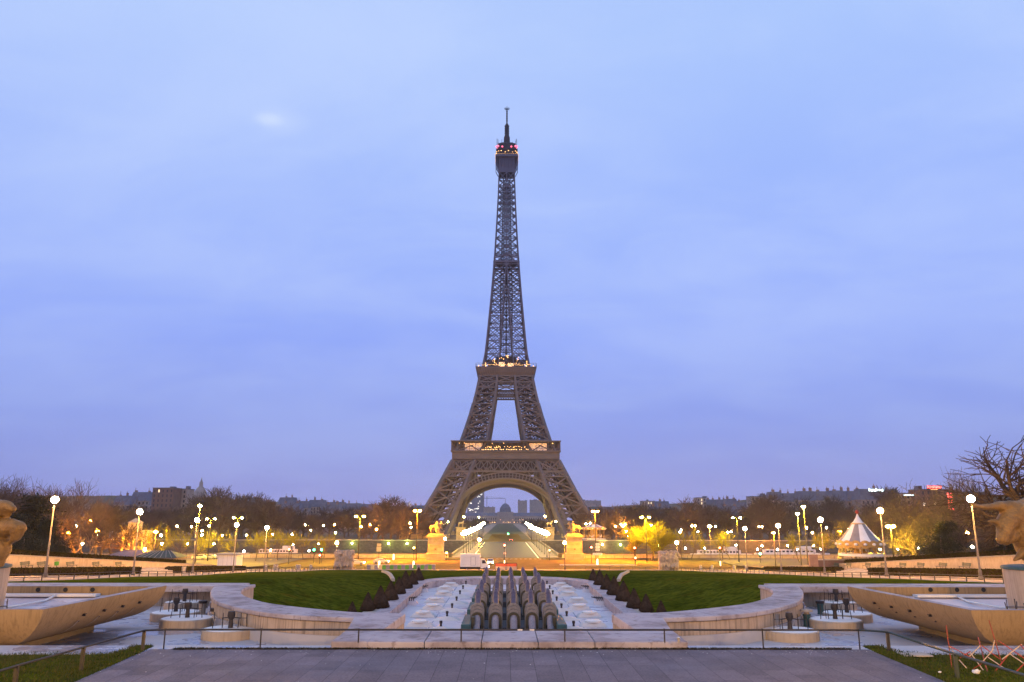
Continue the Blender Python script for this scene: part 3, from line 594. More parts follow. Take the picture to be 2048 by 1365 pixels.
for px, py, lb, hat in [(404, 1229, 'pale lamp pot with ruffled top standing by the left curved wall', 0), (427.5, 1247, 'pale lamp pot with blue cap close to the left curved wall', 0), (558, 1271, 'white capped lamp pot in front of the left curved wall', 1),
                   (1642, 1229, 'green lamp pot alone on the right basin floor', 0), (1615, 1253, 'green lamp pot with a round hat by the right curved wall', 1), (1493, 1272, 'dark green lamp pot in front of the right curved wall', 0)]:
    t = thing('fountain_lamp_pot', lb, 'lamp pot', at(px, py, z=HQ), 0, 'lamp pots on the basin floors'); dk = px > 1000
    k = MB(); k.lathe([(.17, 0), (.15, .05), (.15, .42), (.17, .45), (.17, .5)], 14); autosmooth(k.build('body', m_copper if dk else m_pad, t))
    k = MB(); k.lathe([(.19, .5), (.21, .54), (.2, .62), (.001, .64)] if not hat else [(.12, .5), (.12, .6), (.27, .6), (.24, .68), (.001, .72)], 14); k.tube([(0, 0, .6), (0, 0, .82)], .012, 5); autosmooth(k.build('lid', m_nozzle if not hat else m_pad, t))

k = MB(); r_ = random.Random(12)
for i in range(150):
    x = r_.uniform(-10.5, 10.5); y = 23.55 - abs(r_.gauss(0, .35)) if r_.random() < .7 else r_.uniform(17, 23.4); a = r_.uniform(.008, .028); an = r_.uniform(0, 3)
    k.add([(x + a * math.cos(an), y + a * math.sin(an), 9.304), (x - a * math.sin(an), y + a * math.cos(an), 9.308), (x - a * math.cos(an), y - a * math.sin(an), 9.304), (x + a * math.sin(an), y - a * math.cos(an), 9.312)], [(0, 1, 2, 3)])
o = k.build('litter', m_litter); o['kind'] = 'stuff'; tag(o, 'tiny pale scraps of litter scattered on the paving', 'litter')
# ================================================================== LONG POOL AND CANNONS
ZP, ZF = 5.0, 4.2
def arc(rx, y0, ry, n=40): return [(rx * math.cos(math.pi * i / n), y0 + ry * math.sin(math.pi * i / n) ** .8) for i in range(n + 1)]
fl = MB(); po = [(10.3, 26)] + arc(10.3, 99, 11) + [(-10.3, 26)]; fl.prism(po, ZF - .3, ZF); struct('pool_floor', fl, m_pool)
t = thing('pool_surround', 'white stone coping round the long cannon pool with a rounded far end', 'pool edge', (0, 0, 0))
I = [(10.0, 30.5)] + arc(10.0, 99.2, 9.2) + [(-10.0, 30.5)]; O = [(10.75, 30.5)] + arc(11.6, 100, 12.6) + [(-10.75, 30.5)]
k = MB(); n = len(I); k.v += [(x, y, ZF) for x, y in I] + [(x, y, ZP) for x, y in I] + [(x, y, ZP) for x, y in O] + [(x, y, 3.9) for x, y in O]
for i in range(n - 1):
    for a in range(3): k.f.append((a * n + i, (a + 1) * n + i, (a + 1) * n + i + 1, a * n + i + 1)); k.mi.append(0)
k.build('coping', m_cope, t)
for s in (-1, 1):
    k = MB(); k.box(min(s * 10.78, s * 12.42), max(s * 10.78, s * 12.42), 44, 107, 4.3, 4.955); struct('cone_border', k, m_kerb)
e = MB()
e.prism([(-13, 104), (-11.4, 106), (-9, 110.4), (-5, 112.6), (0, 113.2), (5, 112.6), (9, 110.4), (11.4, 106), (13, 104), (13.2, 116), (-13.2, 116)], 3.9, 4.88); struct('pool_end_lawn', e, m_lawn)
for s, sd in ((-1, 'left'), (1, 'right')):
    k = MB(); a = Vector((s * 14.4, 104)); b = Vector((s * 21.5, 142)); pts = []
    for i in range(12): p = a.lerp(b, i / 11); pts.append((p.x, p.y, hz(p.x, p.y) + .12))
    k.tube(pts, .3, 4, True, math.pi / 4); o = k.build('lawn_edging', m_kerb); tag(o, 'pale stone edging strip at the end of the %s lawn bank' % sd, 'edging', 'stone edgings of the lawn banks')
m_line = M("floor_joint", (.25, .27, .33), (.2, .22, .27), 2, .8)
k = MB()
for x in (-6.3, 6.3): k.box(x - .04, x + .04, 45, 106, ZF + .002, ZF + .006)
for y in (58, 66, 74, 82, 90, 98, 105): k.box(-9.6, 9.6, y - .03, y + .03, ZF + .007, ZF + .011)
struct('floor_joint', k, m_line)
def pads_at(px, py, lbl, w=1.5, kind=0):
    p = at(px, py, z=ZF); t = thing('jet_base', lbl, 'fountain base', p, 0, 'white jet bases on the pool floor')
    if kind == 0:
        k = MB(); a, b2 = w, w * .62
        k.add([(-a, -b2, 0), (a, -b2, 0), (a, b2, 0), (-a, b2, 0), (-a * .72, -b2 * .7, .34), (a * .72, -b2 * .7, .34), (a * .72, b2 * .7, .34), (-a * .72, b2 * .7, .34)], [(0, 3, 2, 1), (4, 5, 6, 7), (0, 1, 5, 4), (1, 2, 6, 5), (2, 3, 7, 6), (3, 0, 4, 7)])
        bevel(k.build('base', m_jet, t), .05, 2)
        k = MB(); k.lathe([(w * .58, .33), (w * .6, .46), (w * .5, .5), (.001, .5)], 20); autosmooth(k.build('jet_ring', m_white, t))
    else:
        k = MB(); k.add([(-1.2, -.8, 0), (1.2, -.8, 0), (1.2, .8, 0), (-1.2, .8, 0), (-.25, -.2, .3), (.25, -.2, .3), (.25, .2, .3), (-.25, .2, .3)], [(0, 3, 2, 1), (4, 5, 6, 7), (0, 1, 5, 4), (1, 2, 6, 5), (2, 3, 7, 6), (3, 0, 4, 7)]); bevel(k.build('base', m_jet, t), .05, 2)
        k = MB(); k.lathe([(.1, .29), (.08, .5), (.12, .52), (.12, .72), (.001, .74)], 10); autosmooth(k.build('jet', m_nozzle, t))
nl = [(937, 1165), (931.7, 1173.6), (926, 1183.5), (919.8, 1194.5), (913, 1208), (904, 1223), (894, 1240), (881.6, 1261)]
nr = [(1088, 1165), (1094, 1173.6), (1099.5, 1183.5), (1105.6, 1194.5), (1113.5, 1208), (1123, 1223), (1133.6, 1240), (1147.5, 1261)]
for i, (a, b2) in enumerate(zip(reversed(nl), reversed(nr))):
    for (px, py), sd in ((a, 'left'), (b2, 'right')): pads_at(px, py, '%s small pyramid jet base from the front, %s of the cannons' % (ORD[i], sd), kind=1)
for i, ys_ in enumerate([1253, 1234, 1219, 1205, 1191.5, 1181, 1173.5]):
    for sgn, sd in ((-1, 'left'), (1, 'right')):
        Yp = at(1012, ys_, z=ZF).y; q = EYE; p = Vector((sgn * (7.25 + (.25 if i % 2 else -.1)), Yp, ZF))
        t_ = p - EYE; px = 1024 + F * t_.dot(R2) / t_.dot(fw); py = 682.5 - F * t_.dot(U2) / t_.dot(fw)
        pads_at(px, py, '%s round jet base from the front in the outer %s row' % (ORD[i], sd), 1.15)
for i, (px, py) in enumerate([(818, 1209), (842, 1184)]):
    for sgn, sd in ((-1, 'left'), (1, 'right')):
        x = px if sgn < 0 else 2022 - px; p = at(x, py, z=ZF); t = thing('side_jet', '%s cluster of bent jet pipes along the %s pool side' % (('nearer', 'farther')[i], sd), 'jet cluster', p, 0, 'jet clusters along the pool sides')
        k = MB(); k.add([(-.9, -.8, 0), (.9, -.8, 0), (.9, .8, 0), (-.9, .8, 0), (-.7, -.6, .35), (.7, -.6, .35), (.7, .6, .35), (-.7, .6, .35)], [(4, 5, 6, 7), (0, 1, 5, 4), (1, 2, 6, 5), (2, 3, 7, 6), (3, 0, 4, 7)]); k.build('base', m_pool, t)
        k = MB()
        for a in range(6): k.tube([(-.5 + a * .2, -.3, .35), (-.55 + a * .2, -.2, .6), (-.75 + a * .25 - sgn * .3, .3, .7)], .05, 6)
        k.build('jet_pipe', m_nozzle, t)
# cannons
CX = .55
t = thing('cannon_platform', 'dark platform with blue green copper side boxes carrying the water cannons', 'platform', (CX, 76, ZF))
k = MB(); k.box(-3.5, 3.5, -16.5, 21.5, .002, .16); k.build('deck', m_cdark, t)
for r_ in range(4):
    y = 62.2 + r_ * 9.6 - 76
    for s in (-1, 1):
        k = MB(); k.box(min(s * 3.25, s * 3.95), max(s * 3.25, s * 3.95), y - 1.0, y + 5.2, .01, .98); bevel(k.build('side_box', m_copper, t), .05, 2)
        k = MB(); k.box(min(s * 3.0, s * 3.24), max(s * 3.0, s * 3.24), y + .6, y + 3.2, .17, 1.3); k.build('bracket', m_collar, t)
    k = MB()
    for i in range(14): k.box(-3.2, 3.2, y - 1.2 + i * .32, y - 1.06 + i * .32, .165, .22)
    k.build('grating', m_cdark, t)
m_cband = M('cannon_band', (.3, .265, .235), (.22, .195, .175), 3, .6, .2, 25, streak=.4)
def cannon(loc, label):
    t = thing('water_cannon', label, 'water cannon', loc, 0, 'stone water cannons in four rows')
    el_ = R(31); dy, dz = math.cos(el_), math.sin(el_)
    def ax(d, off=0): return (0, -1.9 + d * dy, .28 + d * dz + off)
    k = MB(); k.tube([ax(0), ax(2.0)], .27, 20); autosmooth(k.build('tube', m_cstone, t))
    k = MB(); k.tube([ax(1.95), ax(2.1), ax(4.6), ax(4.95), ax(5.25), ax(5.4)], [.3, .25, .23, .19, .1, .03], 20); k.tube([ax(4.5), ax(4.62)], .245, 20); autosmooth(k.build('barrel', m_barrel, t))
    k = MB(); k.tube([(0.0, ax(4.8)[1], ax(4.8)[2] + .19), (0, ax(4.8)[1] + .02, ax(4.8)[2] + .3)], [.05, .02], 6); k.build('sight', m_nozzle, t)
    # arched collar in stepped bands
    yb_ = ax(1.45)[1]; zb_ = ax(1.45)[2] - .03
    for j, (y0, y1, ro, ri, mt) in enumerate([(0, .28, .48, .31, m_collar), (.28, .4, .54, .33, m_cband), (.4, .62, .46, .33, m_collar), (.62, .74, .55, .33, m_cband), (.74, .96, .47, .33, m_collar), (.96, 1.08, .55, .33, m_cband)]):
        y = yb_; zc = zb_ + .6 * (y0 + y1) / 2; k = MB(); n = 18; V = []
        po_, pi_ = [(-ro, .17), ], [(-ri, .17)]
        for i in range(n + 1):
            an = math.pi - math.pi * i / n; po_.append((ro * math.cos(an), zc + ro * math.sin(an))); pi_.append((ri * math.cos(an), zc + ri * math.sin(an)))
        po_.append((ro, .17)); pi_.append((ri, .17)); m_ = len(po_)
        for yy in (y + y0, y + y1): V += [(a, yy, b) for a, b in po_] + [(a, yy, b) for a, b in pi_]
        fs = []
        for i in range(m_ - 1): fs += [(i, i + 1, m_ + i + 1, m_ + i), (2 * m_ + i, 3 * m_ + i, 3 * m_ + i + 1, 2 * m_ + i + 1), (i, 2 * m_ + i, 2 * m_ + i + 1, i + 1), (m_ + i, m_ + i + 1, 3 * m_ + i + 1, 3 * m_ + i)]
        k.add(V, fs); k.build('collar' if mt is m_collar else 'collar_band', mt, t)
    k = MB(); k.box(-.3, .3, -.2, 1.6, .17, .55); k.build('base_block', m_cdark, t); return t
c0 = None; rowy = [64.4, 73.6, 83.0, 92.4]
rown = ['front', 'second', 'third', 'rear']; coln = ['leftmost', 'second from left', 'middle', 'second from right', 'rightmost']
for r_ in range(4):
    for c in range(5):
        loc = (CX + (c - 2) * 1.42, rowy[r_], ZF); lb = 'water cannon in the %s row, %s of its five' % (rown[r_], coln[c])
        if c0 is None: c0 = cannon(loc, lb)
        else: dup(c0, loc, None, lb)
# clipped cones
def cone_mesh(seed, mt):
    r = random.Random(seed); mb = MB(); mb.lathe([(.3, 0), (.40, .08), (.36, .3), (.2, .66), (.06, .93), (.001, .97)], 14)
    for _ in range(2600):
        z = r.random() ** 1.4; rad = .47 * (1 - z) ** .85 * min(1, .55 + z * 6) + .01; a = r.uniform(0, 6.283); rad *= r.uniform(.9, 1.04)
        c = Vector((rad * math.cos(a), rad * math.sin(a), z)); u = Vector((r.gauss(0, 1), r.gauss(0, 1), r.gauss(0, 1))).normalized() * .028; w = Vector((r.gauss(0, 1), r.gauss(0, 1), r.gauss(0, 1))).normalized() * .02
        mb.add([c - u, c + w, c + u, c - w], [(0, 1, 2, 3)])
    return mb.mesh('topiary_cone', mt)
cms = [cone_mesh(i, m_yew) for i in range(3)]
conL = [(704, 1203, 1226), (735, 1185, 1222), (760, 1172, 1217), (781, 1162, 1201), (797.5, 1154, 1189), (810.7, 1142, 1178), (825, 1142, 1170), (837, 1135, 1162)]
conR = [(1322.7, 1201, 1227), (1293, 1188, 1224.7), (1269, 1177, 1217), (1247.7, 1162, 1202.6), (1229, 1153, 1191), (1213.6, 1148, 1180), (1200, 1140, 1171), (1186.7, 1138, 1162)]
for sd, CL in (('left', conL), ('right', conR)):
    for i, (px, yt, yb) in enumerate(CL):
        p = at(px, yb, z=4.955); h = at(px, yt, Y=p.y).z - 4.955; o = bpy.data.objects.new('topiary_cone', cms[i % 3]); col.objects.link(o); o.location = p; o.scale = (h * .98, h * .98, h); o.rotation_euler = (0, 0, i * 1.3)
        tag(o, '%s dark clipped cone shrub from the front along the %s pool side' % (ORD[i], sd), 'shrub', 'clipped cones along the pool')
# mesh barrier on the right verge
t = thing('folding_barrier', 'red and white folding lattice barrier collapsed on the right grass', 'barrier', at(1960, 1310, z=9.25)); O_ = t.location
Yb = [21.6, 21.0, 20.3]
def L3(px, py, Y): return at(px, py, Y=Y) - O_
pb = MB()
for (a, b2) in [((1892, 1251, 21.3), (1905, 1345, 21.2)), ((1978, 1241, 21.0), (2003, 1325, 20.8)), ((1956, 1275, 22), (1977, 1352, 20.4))]: pb.tube([L3(*a), L3(*b2)], .014, 6)
pb.build('pole', m_rust, t)
segw = [((1898, 1292, 21.2), (1912, 1312, 21.2)), ((1918, 1320, 21.2), (1939, 1343, 21.0)), ((1935, 1317, 21.2), (1960, 1292, 21.1)), ((1939, 1304, 21.1), (1960, 1332, 20.8)), ((1960, 1332, 20.8), (1978, 1357, 20.5)), ((1964, 1325, 20.8), (1984, 1303, 20.7)), ((1976, 1315, 20.8), (2022, 1346, 20.4)), ((1984, 1304, 20.9), (1989, 1281, 20.9)), ((2004, 1319, 20.6), (2044, 1289, 20.5)), ((2019, 1308, 20.6), (2052, 1330, 20.3))]
segr = [((1898, 1292, 21.1), (1945, 1317, 21.0)), ((1920, 1316, 21.1), (1941, 1303, 21.0)), ((1939, 1343, 21.0), (1966, 1326, 20.7)), ((1964, 1292, 20.9), (2000, 1319, 20.7)), ((1978, 1358, 20.5), (2020, 1306, 20.6)), ((1996, 1281, 20.8), (2050, 1318, 20.4)), ((2028, 1348, 20.3), (2054, 1322, 20.2)), ((2040, 1289, 20.5), (2060, 1312, 20.3))]
for nm, sg, mt in (('white_slat', segw, m_slat), ('red_slat', segr, m_red)):
    for a, b2 in sg: k = MB(); k.bar(L3(*a), L3(*b2), .019); k.build(nm, mt, t)
# ================================================================== THE IRON TOWER
TW = (0.25, 548.0, 0.0)
tower = thing('iron_tower', 'very tall brown iron lattice tower with great arch and lit platforms', 'tower', TW)
WO = [(0, 62.4), (9, 56.0), (18.7, 49.7), (28, 44.6), (38.3, 39.7), (48.9, 34.6), (62.7, 29.3), (72, 26.4), (81, 23.8), (90, 21.6), (98, 19.85), (108, 18.1), (118.9, 15.25), (134, 13.7), (149, 12.4), (168, 10.8), (187, 9.4), (205, 8.35), (225, 7.3), (245, 6.4), (265, 5.8), (280, 5.4)]
WI = [(0, 37.0), (9, 33.9), (18.7, 30.6), (28, 27.2), (38.3, 23.8), (48.9, 20.0), (62.7, 12.6), (72, 11.0), (81, 9.5), (90, 8.0), (98, 6.8), (108, 6.2), (118.9, 5.0), (134, 3.9), (149, 2.9), (168, 1.7), (187, .5), (200, .02), (300, .02)]
def ip(T, z):
    for (a, b), (c, d_) in zip(T, T[1:]):
        if z <= c: return b + (d_ - b) * (z - a) / (c - a)
    return T[-1][1]
wo = lambda z: ip(WO, z); wi = lambda z: ip(WI, z)
def lattice_bar(mb, a, b, w, d=None):
    mb.bar(a, b, w)
def panel(mb, A, B, C, D, w, w2=None, fine=True):
    """X braced bay between bottom A-B and top D-C"""
    w2 = w2 or w * .55
    A, B, C, D = map(Vector, (A, B, C, D)); mb.bar(A, C, w); mb.bar(B, D, w); mb.bar(D, C, w)
    if fine:
        mid = (A + B + C + D) / 4
        mb.bar((A + B) / 2, (A + D) / 2, w2); mb.bar((A + B) / 2, (B + C) / 2, w2); mb.bar((D + C) / 2, (A + D) / 2, w2); mb.bar((D + C) / 2, (B + C) / 2, w2); mb.bar((A + D) / 2, (B + C) / 2, w2)
def leg(mb, mbd, sx, sy, levels, cw, bw):
    for a, b in zip(levels, levels[1:]):
        c = [[(wo(z), wo(z)), (wo(z), wi(z)), (wi(z), wi(z)), (wi(z), wo(z))] for z in (a, b)]
        P = [[Vector((sx * x, sy * y, z)) for x, y in cc] for cc, z in zip(c, (a, b))]
        for k in range(4):
            mb.bar(P[0][k], P[1][k], cw)
            panel(mb, P[0][k], P[0][(k + 1) % 4], P[1][(k + 1) % 4], P[1][k], bw, bw * .4, False); M_ = (P[0][k] + P[1][k]) / 2; M2_ = (P[0][(k + 1) % 4] + P[1][(k + 1) % 4]) / 2; mb.bar(M_, M2_, bw * .45)
        mbd.bar(P[0][0], P[1][2], bw * .7); mbd.bar(P[0][1], P[1][3], bw * .7); mbd.bar(P[1][0], P[1][2], bw * .7); mbd.bar(P[1][1], P[1][3], bw * .7)
        # lift rails running up inside the leg
        q = [(Vector((sx * (wo(z) * .5 + wi(z) * .5 + o), sy * (wo(z) * .5 + wi(z) * .5), z))) for z in (a, b) for o in (-1.2, 1.2)]
        mbd.bar(q[0], q[2], bw * .8); mbd.bar(q[1], q[3], bw * .8)
for sx in (-1, 1):
    for sy in (-1, 1):
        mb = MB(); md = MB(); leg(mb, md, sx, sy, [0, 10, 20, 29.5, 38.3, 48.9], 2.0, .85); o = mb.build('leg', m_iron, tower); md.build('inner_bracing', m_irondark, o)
        f = MB()
        x0, x1 = sorted((sx * 35.5, sx * 64)); y0, y1 = sorted((sy * 35.5, sy * 64)); f.box(x0, x1, y0, y1, -.5, 2.6); f.build('foundation', m_ped, o)
        mb = MB(); md = MB(); leg(mb, md, sx, sy, [55, 62.7, 71.5, 80, 88, 95.5, 103.6, 108.2], 1.6, .68); o = mb.build('upper_leg', m_iron, tower); md.build('inner_bracing', m_irondark, o)
def face_frame(k):   # maps face coords (u along face, outward d, z)
    an = k * math.pi / 2
    return lambda u, d_, z: Vector((u * math.cos(an) + d_ * math.sin(an), u * math.sin(an) - d_ * math.cos(an), z))
def lat_band(mb, fr, z0, z1, hw0, hw1, n, dz0, dz1, w, vert=True):
    for i in range(n):
        a0, a1 = -hw0 + 2 * hw0 * i / n, -hw0 + 2 * hw0 * (i + 1) / n; b0, b1 = -hw1 + 2 * hw1 * i / n, -hw1 + 2 * hw1 * (i + 1) / n
        mb.bar(fr(a0, dz0, z0), fr(b1, dz1, z1), w); mb.bar(fr(a1, dz0, z0), fr(b0, dz1, z1), w)
        if vert: mb.bar(fr(a0, dz0, z0), fr(b0, dz1, z1), w * .8)
    mb.bar(fr(hw0, dz0, z0), fr(hw1, dz1, z1), w)
AO = [(-38.2, 8.0), (-35.5, 17), (-31.7, 25.3), (-26.2, 32.2), (-19.3, 37.0), (-12.4, 39.3), (-6, 40.5), (0, 40.9)]
AI = [(-36.4, 8.0), (-34.0, 14.5), (-29.6, 21.0), (-23.6, 26.7), (-17.6, 30.6), (-11, 33.0), (-5.5, 34.1), (0, 34.4)]
AIN = AI
def mirr(T): return T + [(-u, z) for u, z in reversed(T[:-1])]
ao = [Vector((p.x, p.y)) for p in resample(mirr(AO), 49)]; ai = [Vector((p.x, p.y)) for p in resample(mirr(AI), 49)]
for k in range(4):
    fr = face_frame(k); mb = MB()
    dd = lambda z: wo(z) - .6
    front = lambda p: fr(p.x, dd(p.y) + .3, p.y)
    # arch: outer rib, mid rib, inner soffit and ornament between
    mids = [a.lerp(b, .58) for a, b in zip(ao, ai)]
    bp_ = MB()
    for i in range(48):
        mb.bar(front(ao[i]), front(ao[i + 1]), .75); mb.bar(front(mids[i]), front(mids[i + 1]), .9)
        mb.bar(front(ao[i]), front(mids[i]), .5); mb.bar(front(ao[i].lerp(mids[i], .5)), front(ao[i + 1].lerp(mids[i + 1], .5)), .3)
        c_ = (front(ao[i]) + front(ao[i + 1]) + front(mids[i]) + front(mids[i + 1])) / 4
        # soffit: solid curved plate set back with depth
        for (p, q, dep0, dep1) in ((mids[i], mids[i + 1], 0, -4.2),):
            a0 = fr(p.x, dd(p.y) + .2, p.y - .35); a1 = fr(q.x, dd(q.y) + .2, q.y - .35); b0 = fr(ai[i].x, dd(ai[i].y) - 4.4, ai[i].y); b1 = fr(ai[i + 1].x, dd(ai[i + 1].y) - 4.4, ai[i + 1].y)
            mb.quad(a0, a1, b1, b0); mb.bar(b0, b1, .8)
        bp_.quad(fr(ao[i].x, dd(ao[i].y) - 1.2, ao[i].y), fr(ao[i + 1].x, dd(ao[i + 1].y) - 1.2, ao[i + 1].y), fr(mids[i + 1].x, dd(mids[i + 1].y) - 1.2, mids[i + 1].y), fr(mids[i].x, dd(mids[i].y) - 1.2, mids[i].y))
    o = mb.build('arch', m_iron, tower); bp_.build('arch_shade_sheet', m_irondark, o)  # dark sheet added behind the arch band as shade, so its bars stand out
    # spandrel rings between arch and girder
    sp_ = MB()
    for s in (-1, 1):
        for j, (u, z, r_) in enumerate([(-28.3, 33.3, 1.0), (-25.4, 35.6, 1.5), (-21.6, 38.4, 2.0), (-16.6, 40.2, 1.9), (-12.3, 41.3, 1.3), (-9.2, 42.0, .9)]):
            pts = [fr(s * (-u) + r_ * math.cos(6.283 * q / 12), dd(z) + .4, z + 1.0 + r_ * math.sin(6.283 * q / 12)) for q in range(13)]; sp_.tube(pts, .28, 4, False)
            sp_.bar(fr(s * (-u) + r_ * .7, dd(z) + .4, z + 1.0 + r_), fr(s * (-u) - r_ * 1.0, dd(z) + .4, z + 1.6 + r_ * .9), .35)
    sp_.build('spandrel', m_iron, o)
    g = MB(); z0, z1, z2 = 38.3, 41.7, 48.9
    for s in (-1, 1):   # finer band only over the legs
        n = 8
        for i in range(n):
            u0 = lerp(wi(z0) + 1, wo(z0), i / n); u1 = lerp(wi(z0) + 1, wo(z0), (i + 1) / n); v0 = lerp(wi(z1) + 1, wo(z1), i / n); v1 = lerp(wi(z1) + 1, wo(z1), (i + 1) / n)
            g.bar(fr(s * u0, wo(z0) + .2, z0), fr(s * v1, wo(z1) + .2, z1), .38); g.bar(fr(s * u1, wo(z0) + .2, z0), fr(s * v0, wo(z1) + .2, z1), .38)
        g.bar(fr(s * (wi(z0)), wo(z0) + .2, z0), fr(s * wo(z0), wo(z0) + .2, z0), .8)
    lat_band(g, fr, z1, z2, wo(z1), wo(z2), 15, wo(z1) + .2, wo(z2) + .2, .5)
    md = MB(); md.add([fr(-wo(z1) + 4, wo(z1) - 3.6, z1 + 1.6), fr(wo(z1) - 4, wo(z1) - 3.6, z1 + 1.6), fr(wo(z2) - 4, wo(z2) - 3.6, z2), fr(-wo(z2) + 4, wo(z2) - 3.6, z2)], [(0, 1, 2, 3)]); md.build('inner_shade_sheet', m_irondark, tower)  # dark sheet added behind the girder, standing in for shade inside
    g.bar(fr(-wo(z1), wo(z1) + .2, z1), fr(wo(z1), wo(z1) + .2, z1), 1.0); g.bar(fr(-wo(z2), wo(z2) + .2, z2), fr(wo(z2), wo(z2) + .2, z2), 1.1)
    for i in range(18): u = -wo(z2) + 2 * wo(z2) * i / 17; g.bar(fr(u, wo(z2) - .3, z2 - .2), fr(u, wo(z2) - 3, z2 - .2), .4)
    g.build('lattice_girder', m_iron, tower)
# first platform
mb = MB()
def ringbox(mb, h, th, z0, z1):
    mb.box(-h, h, -h, -h + th, z0, z1); mb.box(-h, h, h - th, h, z0, z1); mb.box(-h, -h + th, -h + th + .01, h - th - .01, z0, z1); mb.box(h - th, h, -h + th + .01, h - th - .01, z0, z1)
ringbox(mb, 34.7, 12, 49.0, 54.5); ringbox(mb, 36.0, 13, 54.52, 55.3)
o1 = mb.build('first_platform', m_iron, tower)
rb = MB(); gal = MB(); lit = []; bulbs = MB()
for k in range(4):
    fr = face_frame(k)
    for i in range(19): u = -34.6 + 69.2 * i / 18; rb.bar(fr(u, 34.95, 49.2), fr(u, 34.95, 54.4), .42)
    for i in range(18):
        u0 = -34.6 + 69.2 * (i + .14) / 18; u1 = -34.6 + 69.2 * (i + .86) / 18
        rb.bar(fr(u0, 34.8, 50.4), fr(u1, 34.8, 50.4), .3); rb.bar(fr(u0, 34.8, 53.6), fr(u1, 34.8, 53.6), .3)
    rb.bar(fr(-34.9, 35.0, 49.1), fr(34.9, 35.0, 49.1), .7)
    for i in range(19): u = -35.6 + 71.2 * i / 18; gal.bar(fr(u, 35.5, 55.3), fr(u, 35.5, 61.2), .28)
    gal.bar(fr(-35.7, 35.5, 56.4), fr(35.7, 35.5, 56.4), .2)
    for i in range(36): u = -35.6 + 71.2 * i / 36; gal.bar(fr(u, 35.5, 55.3), fr(u + 1.9, 35.5, 56.4), .1)
    # lit pavilions behind glass
    for (u0, u1) in ((-27, -15.5), (15.5, 27)): a, b, c, d_ = fr(u0, 31, 55.4), fr(u1, 31, 55.4), fr(u1, 31, 60.4), fr(u0, 31, 60.4); lit.append((a, b, c, d_))
    for row, zz_ in enumerate((55.9, 57.6, 58.3, 60.3)):
        for i in range((30, 24, 24, 14)[row]):
            u = rng.uniform(-14, 14) if row in (1, 2) else (-15.5 + 31 * i / 29 if row == 0 else rng.uniform(-33, 33))
            if rng.random() < .72: bulbs.sphere(fr(u, 35.7 if row == 0 else 30.6, zz_ + rng.uniform(-.2, .2)), .26 if row == 0 else .22, 6, 4)
rb.build('fascia_rib', m_iron, o1); gal.build('gallery_post', m_iron, o1)
mb = MB(); ringbox(mb, 36.1, 6, 61.2, 61.75); mb.build('gallery_roof', m_iron, o1)
dk = MB(); dk.box(-30.5, 30.5, -30.4, -30.2, 55.32, 61.1); dk.build('pavilion_wall', m_irondark, o1); dk = MB(); dk.box(-22, 22, 22, 22.2, 55.3, 61); dk.build('pavilion_wall', m_irondark, o1)
m_pav = E("pavilion_glow", (1, .42, .07), .8)
t_ = m_pav.node_tree; nz = t_.nodes.new("ShaderNodeTexNoise"); nz.inputs["Scale"].default_value = .9; nz.inputs["Detail"].default_value = 4; tcn = t_.nodes.new("ShaderNodeTexCoord"); t_.links.new(tcn.outputs["Object"], nz.inputs[0])
mr = t_.nodes.new("ShaderNodeMapRange"); mr.inputs["From Min"].default_value = .42; mr.inputs["From Max"].default_value = .66; mr.inputs["To Min"].default_value = .06; mr.inputs["To Max"].default_value = 1.3; t_.links.new(nz.outputs[0], mr.inputs[0]); t_.links.new(mr.outputs[0], t_.nodes["Principled BSDF"].inputs["Emission Strength"])
[MB().quad(*q).build('lit_pavilion', m_pav, o1) for q in lit]; bulbs.build('platform_light', e_towerw, o1)
# girders of the second stage
for k in range(4):
    fr = face_frame(k); g = MB()
    for (z0, z1, n, w) in ((99.6, 103.4, 20, .32),): lat_band(g, fr, z0, z1, wo(z0), wo(z1), n, wo(z0) + .15, wo(z1) + .15, w, False)
    for (u0, u1) in ((-1, -.33), (-.33, .33), (.33, 1)):
        z0, z1 = 103.5, 108; g.bar(fr(u0 * wo(z0), wo(z0) + .1, z0), fr(u1 * wo(z1), wo(z1) + .1, z1), .7); g.bar(fr(u1 * wo(z0), wo(z0) + .1, z0), fr(u0 * wo(z1), wo(z1) + .1, z1), .7)
        g.bar(fr(u0 * wo(z0), wo(z0) + .1, z0), fr(u0 * wo(z1), wo(z1) + .1, z1), .7); um = (u0 + u1) / 2; g.bar(fr(um * wo(z0), wo(z0) + .1, z0), fr(um * wo(z1), wo(z1) + .1, z1), .35)
    for z in (99.6, 103.5, 108): g.bar(fr(-wo(z), wo(z) + .15, z), fr(wo(z), wo(z) + .15, z), .8)
    g.build('upper_girder', m_iron, tower)
    g = MB(); lat_band(g, fr, 95.2, 98.8, 7.0, 6.7, 8, wi(97), wi(97), .4)
    g.bar(fr(-7, wi(97), 95), fr(7, wi(97), 95), .9); g.bar(fr(-6.8, wi(97), 98.9), fr(6.8, wi(97), 98.9), .8); g.bar(fr(-6.8, wi(97), 97), fr(6.8, wi(97), 97), .35); g.build('inner_gate', m_iron, tower)
mb = MB()
def taper(mb, h0, h1, z0, z1):
    mb.add([(-h0, -h0, z0), (h0, -h0, z0), (h0, h0, z0), (-h0, h0, z0), (-h1, -h1, z1), (h1, -h1, z1), (h1, h1, z1), (-h1, h1, z1)], [(0, 3, 2, 1), (4, 5, 6, 7), (0, 1, 5, 4), (1, 2, 6, 5), (2, 3, 7, 6), (3, 0, 4, 7)])
taper(mb, 18.4, 19.6, 108.1, 110.2); taper(mb, 19.6, 20.7, 110.21, 113.2); taper(mb, 21.0, 21.0, 113.21, 113.9)
o2 = mb.build('second_platform', m_iron, tower)
rb = MB(); bulbs = MB()
